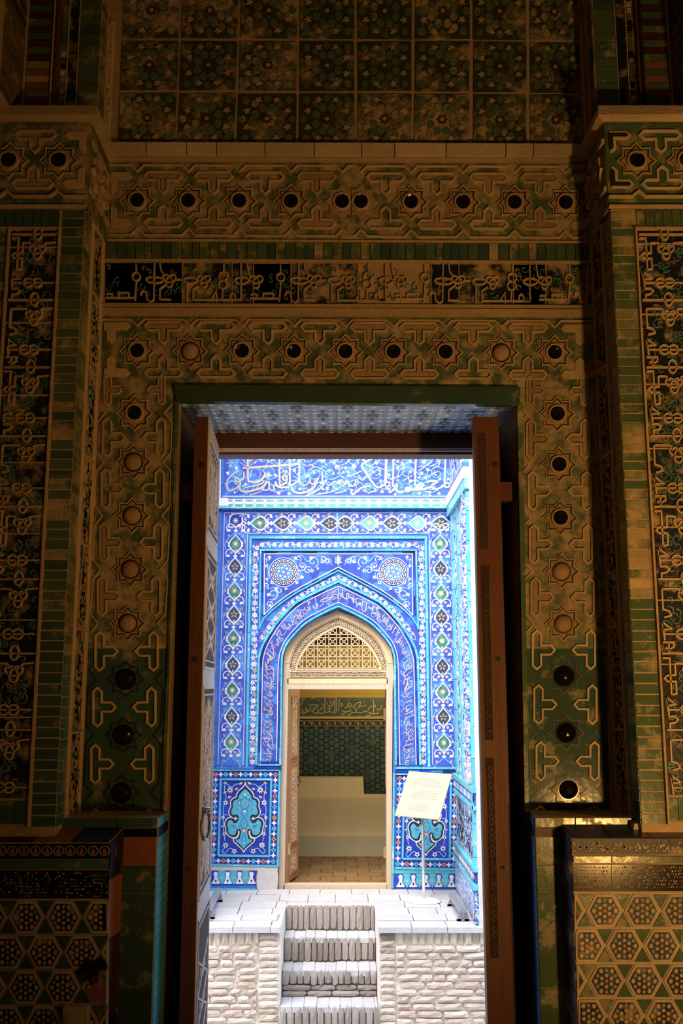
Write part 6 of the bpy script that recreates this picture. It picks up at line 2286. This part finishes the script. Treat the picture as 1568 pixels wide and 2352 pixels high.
# cenotaph
ct = on_y(780, 1965, 13.5)
tomb = empty('cenotaph', (-0.2, 13.5, RF0))
tag(tomb, 'cream stepped cenotaph filling the back of the tomb chamber', 'tomb')
to = V((-0.2, 13.5, RF0))
zA, zB_, zC_ = on_y(784, 1920, 13.5).z, on_y(784, 1831, 13.55).z, on_y(784, 1788, 13.62).z
q = MB(None); q.box((-1.7, 13.50, RF0 + .001), (1.7, 13.955, zA), 'cream_base'); q.build('plinth', tomb, org=to)
q = MB(None); q.box((-1.7, 13.55, zA), (1.7, 13.955, zB_), 'cream_tomb'); q.build('body', tomb, org=to)
xe = on_y(836, 1820, 13.62).x
q = MB(None)
q.hexa([(-1.5, 13.62, zB_), (xe, 13.62, zB_), (xe, 13.94, zB_), (-1.5, 13.94, zB_), (-1.5, 13.63, zC_), (xe - 0.012, 13.63, zC_), (xe - 0.012, 13.94, zC_), (-1.5, 13.94, zC_)], 'cream_tomb')
q.build('coping', tomb, org=to)

# ================================================================== right side wall of the bay
q = MB(None)
q.box((XRW, 9.72, ZT - 0.9), (XRW + 0.5, YF, 8.2), 'mo_plaster')
wall_bay_right = q.build('wall_bay_right', None, 'structure')
solid('wall_bay_left', (XLW - 0.5, 9.72, ZT - 0.9), (XLW, YF, 8.2), 'mo_scatter', None, 'structure')
SW = Frame((XRW, YF, ZT), (0, -1, 0), (0, 0, 1)); SW.n = V((-1, 0, 0))
W = YF - 9.72
zof = lambda py: on_y(1050, py, YF).z - ZT
def sp_(u0, v0, u1, v1, m, name='mosaic_panel', h=0.006, par=None):
    q = MB(SW); q.prism([(u0, v0), (u1, v0), (u1, v1), (u0, v1)], m, -0.004, h, 0.0)
    return q.build(name, par or wall_bay_right)
def speckle(par, u0, v0, u1, v1, n, cols, su=0.05, sv=0.03):
    q = MB(SW)
    for k in range(n):
        u, v = RND.uniform(u0 + su, u1 - su), RND.uniform(v0 + sv, v1 - sv)
        m = RND.choice(cols)
        if k % 3 == 0:
            q.stroke([(u + x * su, v + y * sv) for x, y in spiral(0, 0, 1, 1, RND.random() * 6, 1, 8)], 0.012, m, 0.004, 0.012)
        else:
            q.prism(starpts(u, v, su * .55, su * .26, 6), m, 0.004, 0.012)
    q.build('flower_scatter', par, 'stuff')
za, zb_, zc = zof(1768), zof(1170), zof(1148)
# dado
sp_(0.0, 0.02, W, 0.30, 'mo_scatter', h=0.03)
p = sp_(0.06, 0.05, W - .06, 0.27, 'mo_scatter', h=0.034); speckle(p, 0.06, 0.05, W - .06, 0.27, 70, ['mo_white', 'mo_aqua', 'mo_turq_bright', 'mo_white'])
sp_(0.0, 0.31, W, 0.36, 'mo_turq', h=0.04)
p = sp_(0.02, 0.37, W - .02, 0.46, 'mo_blue', h=0.03)
for k in range(14):
    q = MB(SW); u = 0.08 + k * (W - .16) / 13
    q.prism([(u - .045, .415), (u, .38), (u + .045, .415), (u, .45)], ['mo_white', 'mo_salmon'][k % 2], 0.03, 0.036)
    q.build('diamond_inlay', p)
sp_(0.0, 0.47, W, 0.51, 'mo_turq', h=0.04)
p = sp_(0.06, 0.54, W - .14, za - 0.26, 'mo_scatter', h=0.012); speckle(p, 0.06, 0.54, W - .14, za - 0.26, 200, ['mo_white', 'mo_aqua', 'mo_turq_bright', 'mo_white', 'mo_gold', 'mo_salmon'])
sp_(0.0, za - 0.24, W, za - 0.20, 'mo_turq', h=0.03)
p = sp_(0.02, za - .19, W - .02, za - .09, 'mo_blue', h=0.02)
for k in range(16):
    q = MB(SW); u = 0.06 + k * (W - .12) / 15
    q.prism([(u - .03, za - .17), (u + .03, za - .17), (u + .03, za - .11), (u - .03, za - .11)], ['mo_white', 'mo_lilac', 'mo_aqua'][k % 3], 0.02, 0.028)
    q.build('diamond_inlay', p)
sp_(0.0, za - 0.08, W, za - 0.03, 'mo_turq', h=0.04)
# main field: turquoise strips and mosaic, upright
cols = [(0.02, 0.10, 'mo_blue'), (0.13, 0.34, 'mo_turq'), (0.36, 0.66, 'mo_scatter'), (0.70, 0.80, 'mo_turq'), (0.84, 1.18, 'mo_scatter'), (1.22, 1.32, 'mo_turq')]
for u0, u1, m in cols:
    if m == 'mo_turq':
        v = za
        while v < zb_ - 0.1:
            v2 = min(v + 0.33, zb_ - 0.1)
            sp_(u0, v + .004, u1, v2 - .004, m, 'glazed_strip', 0.02)
            v = v2
    else:
        p = sp_(u0, za, u1, zb_ - 0.1, m, h=0.008)
        if u1 - u0 > .2:
            speckle(p, u0, za, u1, zb_ - .1, 120, ['mo_white', 'mo_white', 'mo_aqua', 'mo_blue_deep', 'mo_gold'])
sp_(0.0, zb_ - 0.09, W, zb_ + 0.02, 'mo_turq', h=0.05)
sp_(0.0, zb_ + 0.02, W, zc + 0.02, 'mo_white', h=0.06)
sp_(0.0, zc + 0.02, W, zc + 0.07, 'mo_blue_mid', h=0.05)
p = sp_(0.03, zc + 0.09, W - 0.1, 5.4, 'mo_scatter', h=0.008)
speckle(p, 0.03, zc + 0.09, W - .1, 5.4, 160, ['mo_white', 'mo_blue', 'mo_aqua', 'mo_blue_deep'])
v = 0.0
while v < 6.0:
    sp_(W - 0.10, v + .003, W - .03, v + 0.297, 'mo_turq', 'glazed_strip', 0.03)
    v += 0.30
# slender corner shaft at the front edge
colp = (XRW - 0.01, 9.96)
q = MB(None)
def lathe(q, cx, cy, prof, m, n=14):
    mi = q.mid(m)
    s = len(q.v)
    for r, z in prof:
        for k in range(n):
            t = 2 * PI * k / n
            q.v.append(V((cx + r * math.cos(t), cy + r * math.sin(t), z)))
    for i in range(len(prof) - 1):
        for k in range(n):
            k2 = (k + 1) % n
            q.face([s + i * n + k, s + i * n + k2, s + (i + 1) * n + k2, s + (i + 1) * n + k], mi)
zs = ZT + za
lathe(q, colp[0], colp[1], [(0.0, zs), (0.055, zs), (0.055, zs + .05), (0.04, zs + .09), (0.05, zs + .15), (0.04, zs + .18)], 'mo_lilac')
lathe(q, colp[0], colp[1], [(0.04, zs + .18), (0.045, zs + 0.78), (0.06, zs + 0.80), (0.06, zs + 0.84), (0.045, zs + 0.86), (0.045, 6.0)], 'mo_scatter')
q.build('corner_shaft', wall_bay_right, smooth=False)

# ================================================================== terrace, stairs, lane
NX0, NX1 = -0.562, 0.335     # stair notch
YT0 = 9.69
STEPS = [(10.56, -0.567, -0.80), (10.27, -0.80, -1.02), (9.96, -1.02, -1.25), (9.66, -1.25, LANE)]
q = MB(None)
q.box((-3.4, YT0 + 0.05, LANE - 0.1), (NX0 - .02, YF + .05, ZT - 0.03), 'mortar_pale')
q.box((NX1 + .02, YT0 + 0.05, LANE - 0.1), (3.4, YF + .05, ZT - 0.03), 'mortar_pale')
q.box((NX0 - .02, STEPS[0][0] + 0.06, LANE - .1), (NX1 + .02, YF + .05, ZT - 0.03), 'paver_joint')
terr = q.build('floor_terrace', None, 'structure')
solid('floor_lane', (-8, 4.6, LANE - 0.2), (8, 12, LANE), 'lane_ground', None, 'structure')
solid('wall_street', (-6, 4.60, LANE - .1), (6, 4.74, -0.2), 'outer_brick', None, 'structure')
solid('wall_street_left', (-6, 4.6, -0.2), (-2.8, 4.75, 6.6), 'outer_brick', None, 'structure')
solid('wall_street_right', (2.8, 4.6, -0.2), (6, 4.75, 6.6), 'outer_brick', None, 'structure')
# pavers
rows_y = [9.66, 9.93, 10.2, 10.5, 10.82, 11.14, 11.42]
for j in range(len(rows_y) - 1):
    y0, y1 = rows_y[j], rows_y[j + 1]
    x = -1.95 + RND.uniform(-.1, .1)
    while x < 1.3:
        w = RND.uniform(0.27, 0.36)
        x0, x1 = x, min(x + w, 1.30)
        if y0 < STEPS[0][0] + 0.0:
            if x0 < NX0 < x1:
                x1 = NX0
            elif NX0 <= x0 < NX1:
                x = NX1
                continue
        if x1 - x0 > 0.05:
            q = MB(None)
            e = 0.0022
            dz = RND.uniform(-0.006, 0.004)
            q.hexa([(x0 + e, y0 + e, ZT - .05), (x1 - e, y0 + e, ZT - .05), (x1 - e, y1 - e, ZT - .05), (x0 + e, y1 - e, ZT - .05),
                    (x0 + 2 * e, y0 + 2 * e, ZT + dz), (x1 - 2 * e, y0 + 2 * e, ZT + dz * .6), (x1 - 2 * e, y1 - 2 * e, ZT + dz), (x0 + 2 * e, y1 - 2 * e, ZT + dz * .8)], 'paver')
            q.build('paver', terr)
        x = x1
# rough bricks: a handful of worn shapes, reused
def rough_brick(seed, mname):
    r = random.Random(seed)
    q = MB(None)
    nx, nz = 5, 3
    mi = q.mid(mname)
    def pt(i, k, front):
        x = i / (nx - 1) - 0.5
        z = k / (nz - 1) - 0.5
        ex = 1.0 - (0.10 if k in (0, nz - 1) else 0) * (abs(x) > 0.45)
        edge = (i in (0, nx - 1)) or (k in (0, nz - 1))
        y = (-0.5 + r.uniform(0, 0.12) + (0.08 if edge else 0)) if front else 0.5
        return V((x * ex + r.uniform(-.02, .02), y, z * (1 - 0.12 * (abs(x) > .45)) + r.uniform(-.05, .05)))
    G = [[pt(i, k, True) for i in range(nx)] for k in range(nz)]
    s = 0
    for row in G:
        q.v.extend(row)
    B = nx * nz
    for k in range(nz):
        for i in range(nx):
            q.v.append(V((i / (nx - 1) - 0.5, 0.5, k / (nz - 1) - 0.5)))
    for k in range(nz - 1):
        for i in range(nx - 1):
            a = k * nx + i
            q.face([a, a + 1, a + nx + 1, a + nx], mi)
    for i in range(nx - 1):
        q.face([i, B + i, B + i + 1, i + 1], mi)
        t = (nz - 1) * nx
        q.face([t + i, t + i + 1, B + t + i + 1, B + t + i], mi)
    for k in range(nz - 1):
        a = k * nx
        q.face([a, a + nx, B + a + nx, B + a], mi)
        b = a + nx - 1
        q.face([b, B + b, B + b + nx, b + nx], mi)
    return q.mesh('rough_brick')
BR = {m: [rough_brick(i * 7 + hash_i, m) for i in range(4)] for hash_i, m in enumerate(['brick_pale', 'brick_pink', 'brick_ochre', 'brick_grey'])}
def brick(parent, x0, x1, y, z0, z1, m, depth=0.12, name='brick'):
    o = link(name, RND.choice(BR[m]), parent)
    o.location = ((x0 + x1) / 2, y - 0.004 + depth / 2 + RND.uniform(-0.008, 0.008), (z0 + z1) / 2)
    o.scale = ((x1 - x0), depth, (z1 - z0))
    o.rotation_euler = (0, RND.uniform(-.02, .02), RND.uniform(-.02, .02))
    return o
def brick_wall(nm, x0, x1, lo, hi):
    q = MB(None)
    q.box((x0, YT0 + 0.031, LANE - .1), (x1, YT0 + 0.06, ZT - 0.02), 'mortar_pale')
    w = q.build(nm, None, 'structure')
    # soldier course on top
    zs1, zs0 = ZT - 0.012, ZT - 0.155
    x = x0
    while x < x1 - 0.02:
        wd = RND.uniform(0.066, 0.080)
        brick(w, x + .006, min(x + wd - .006, x1), YT0, zs0, zs1, RND.choice(['brick_pale', 'brick_pale', 'brick_ochre']))
        x += wd
    z = zs0 - 0.008
    while z > LANE - 0.02:
        h = RND.uniform(0.056, 0.068)
        x = x0 - RND.uniform(0, 0.15)
        while x < x1:
            wd = RND.choice([0.12, 0.2, 0.24, 0.26])
            a, b = max(x, x0), min(x + wd, x1)
            if b - a > 0.05:
                brick(w, a + .007, b - .007, YT0 - 0.006, z - h + .008, z - .006, RND.choice(['brick_pale', 'brick_pale', 'brick_pale', 'brick_pink', 'brick_ochre']))
            x += wd
        z -= h
    return w
wl = brick_wall('wall_terrace_left', -1.75, NX0 - 0.20, 0, 0)
wr = brick_wall('wall_terrace_right', NX1 + 0.16, 1.62, 0, 0)
# quoins beside the stairs, flat-laid
for w, xa, xb in ((wl, NX0 - 0.20, NX0 - 0.01), (wr, NX1 + 0.01, NX1 + 0.16)):
    q = MB(None); q.box((xa, YT0 + .031, LANE - .1), (xb, YT0 + .06, ZT - .02), 'mortar_pale'); q.build('core', w)
    z = ZT - 0.008
    i = 0
    while z > LANE:
        h = 0.058
        brick(w, xa + .004, xb - .004, YT0, z - h + .006, z - .002, ('brick_pink' if i < 2 else RND.choice(['brick_pale', 'brick_pale', 'brick_ochre'])) if w is wl else ('brick_ochre' if i in (0, 2) else ('brick_grey' if i in (1, 3) else 'brick_pale')))
        z -= h
        i += 1
# plastered cheeks of the stair
for xx, s in ((NX0, -1), (NX1, 1)):
    q = MB(None)
    a, b = sorted((xx, xx + s * 0.03))
    q.box((a, YT0 + .03, LANE - .1), (b, STEPS[0][0] + .1, ZT - 0.006), 'mortar_pale')
    q.build('cheek', terr)
stairs = empty('brick_stairs', ((NX0 + NX1) / 2, STEPS[-1][0], LANE))
tag(stairs, 'flight of worn grey brick steps cut into the pale terrace', 'stairs')
so = stairs.location.copy()
for i, (y, zt_, zb2) in enumerate(STEPS):
    yb = STEPS[i - 1][0] if i else y + 0.3
    q = MB(None)
    q.box((NX0 + .002, y + 0.05, LANE - .05), (NX1 - .002, yb + 0.05 if i else y + .10, zt_ - 0.012 if i else zt_ - .03), 'mortar_grey')
    core = q.build('step', stairs, org=so)
    # tread bricks
    if i:
        x = NX0 + 0.01
        while x < NX1 - 0.02:
            wd = RND.uniform(0.085, 0.12)
            x1 = min(x + wd, NX1 - .005)
            q = MB(None)
            q.box((x + .003, y + .004, zt_ - .05), (x1 - .003, yb + .02, zt_ + RND.uniform(-.006, .004)), 'paver')
            q.build('tread_brick', stairs, org=so)
            x = x1
    z0 = max(zb2, LANE) + 0.004
    split = (i == 2)
    zm = z0 if not split else lerp(z0, zt_, 0.45)
    x = NX0 + 0.006
    while x < NX1 - 0.02:
        wd = RND.uniform(0.054, 0.074)
        x1 = min(x + wd, NX1 - .004)
        o = brick(core, x + .004, x1 - .004, y - 0.01, zm + RND.uniform(0, 0.015), zt_ - 0.006, 'brick_grey', 0.09)
        o.location -= so
        x = x1
    if split:
        for r in range(2):
            x = NX0 + 0.006
            while x < NX1 - 0.04:
                x1 = min(x + RND.uniform(.18, .28), NX1 - .004)
                o = brick(core, x + .004, x1 - .004, y - 0.008, lerp(z0, zm, r / 2) + .004, lerp(z0, zm, (r + 1) / 2) - .004, 'brick_grey', 0.09)
                o.location -= so
                x = x1

# ================================================================== sign and benches on the terrace
base = on_z(973, 2071, ZT)
sg = empty('information_sign', base)
tag(sg, 'cream tilted information plate on a thin steel post before the portal', 'sign')
q = MB(None)
lathe(q, base.x, base.y, [(0.0, ZT + 0.012), (0.175, ZT + 0.004), (0.178, ZT + 0.012), (0.12, ZT + 0.026), (0.03, ZT + 0.034), (0.0, ZT + 0.034)], 'white_enamel', 28)
q.build('foot', sg, org=base, smooth=True)
pc = on_y(972.5, 1826, base.y)
sc = pc.y / FPX * 1.0
q = MB(None)
q.tube([V((base.x, base.y, ZT + 0.03)), V((base.x, base.y, pc.z - 0.02))], 0.0165, 'steel', 14)
q.build('post', sg, org=base, smooth=True)
# plate: edge vectors recovered from the foreshortened outline
m_px = 1.0 / 208.0
ea = V((91 * m_px, -50 * m_px, -2.5 * m_px))
eb = V((-36 * m_px, -61 * m_px, -88 * m_px))
nn = ea.cross(eb).normalized()
if nn.y > 0:
    nn = -nn
SGF = Frame(pc - ea * 0.5 - eb * 0.5, ea, eb); SGF.n = nn
q = MB(SGF)
q.prism([(0, 0), (1, 0), (1, 1), (0, 1)], 'sign_plate', -0.006, 0.006, 0.004, True)
q.build('plate', sg, org=base)
q = MB(SGF)
q.stroke([(0.03, 0.03), (0.97, 0.03), (0.97, 0.97), (0.03, 0.97)], 0.006, 'sign_ink', 0.005, 0.0065, True)
rr = random.Random(4)
for (v0, n, l0, l1) in ((0.14, 5, 0.16, 0.86), (0.42, 5, 0.22, 0.84), (0.74, 4, 0.22, 0.82)):
    for k in range(n):
        v = v0 + k * 0.042
        u = l0 + rr.uniform(0, .05) + (0.12 if k == 0 else 0)
        e = l1 - rr.uniform(0, .08) - (0.12 if k == 0 else 0)
        while u < e:
            wl_ = rr.uniform(0.025, 0.07)
            q.stroke([(u, v), (min(u + wl_, e), v)], 0.012, 'sign_ink', 0.005, 0.0065)
            u += wl_ + 0.014
q.build('lettering', sg, org=base)
for u in (0.06, 0.94):
    for v in (0.06, 0.94):
        q = MB(SGF)
        q.dome(u, v, 0.014, 'steel', 0.005, 0.010, 8, 2)
        q.build('screw', sg, org=base)

def bench(nm, label, x0f, yf, x0n, yn, wd, zt_, flip=1):
    """low steel bench running towards the viewer"""
    b = V(((x0f + x0n) / 2, (yf + yn) / 2, ZT))
    e = empty(nm, b)
    tag(e, label, 'bench', 'low steel benches on the terrace')
    q = MB(None)
    q.hexa([(x0n, yn, zt_ - .03), (x0n + wd, yn, zt_ - .03), (x0f + wd, yf, zt_ - .03), (x0f, yf, zt_ - .03), (x0n, yn, zt_), (x0n + wd, yn, zt_), (x0f + wd, yf, zt_), (x0f, yf, zt_)], 'bench_steel')
    q.hexa([(x0n + wd * .32, yn, zt_), (x0n + wd * .68, yn, zt_), (x0f + wd * .68, yf, zt_), (x0f + wd * .32, yf, zt_), (x0n + wd * .36, yn, zt_ + .012), (x0n + wd * .64, yn, zt_ + .012), (x0f + wd * .64, yf, zt_ + .012), (x0f + wd * .36, yf, zt_ + .012)], 'bench_steel')
    q.build('seat_rail', e, org=b)
    for xx, yy in ((lerp(x0n, x0f, .06), lerp(yn, yf, .06)), (lerp(x0n, x0f, .9), lerp(yn, yf, .9))):
        q = MB(None)
        for s in (0, 1):
            xb_ = xx + (-.02 if s == 0 else wd - .02)
            xt_ = xx + (wd * .2 if s == 0 else wd * .7)
            q.hexa([(xb_, yy - .012, ZT + .003), (xb_ + .045, yy - .012, ZT + .003), (xb_ + .045, yy + .012, ZT + .003), (xb_, yy + .012, ZT + .003),
                    (xt_, yy - .012, zt_ - .03), (xt_ + .03, yy - .012, zt_ - .03), (xt_ + .03, yy + .012, zt_ - .03), (xt_, yy + .012, zt_ - .03)], 'bench_steel')
        q.box((xx - .02, yy - .012, ZT + .003), (xx + wd + .025, yy + .012, ZT + .02), 'bench_steel')
        q.build('trestle', e, org=b)
zt_b = ZT + 0.115
n0 = on_z(1054, 2088, zt_b); f0 = on_z(1028, 2050, zt_b)
bench('steel_bench', 'low grey steel bench against the right bay wall, near the sign', f0.x, f0.y, n0.x, n0.y, 0.075, zt_b)
n1 = on_z(477, 2084, zt_b); f1 = on_z(495, 2040, zt_b)
bench('steel_bench', 'low grey steel bench at the left, half hidden by the carved door leaf', f1.x, min(f1.y, 11.2), n1.x - .02, n1.y, 0.06, zt_b)
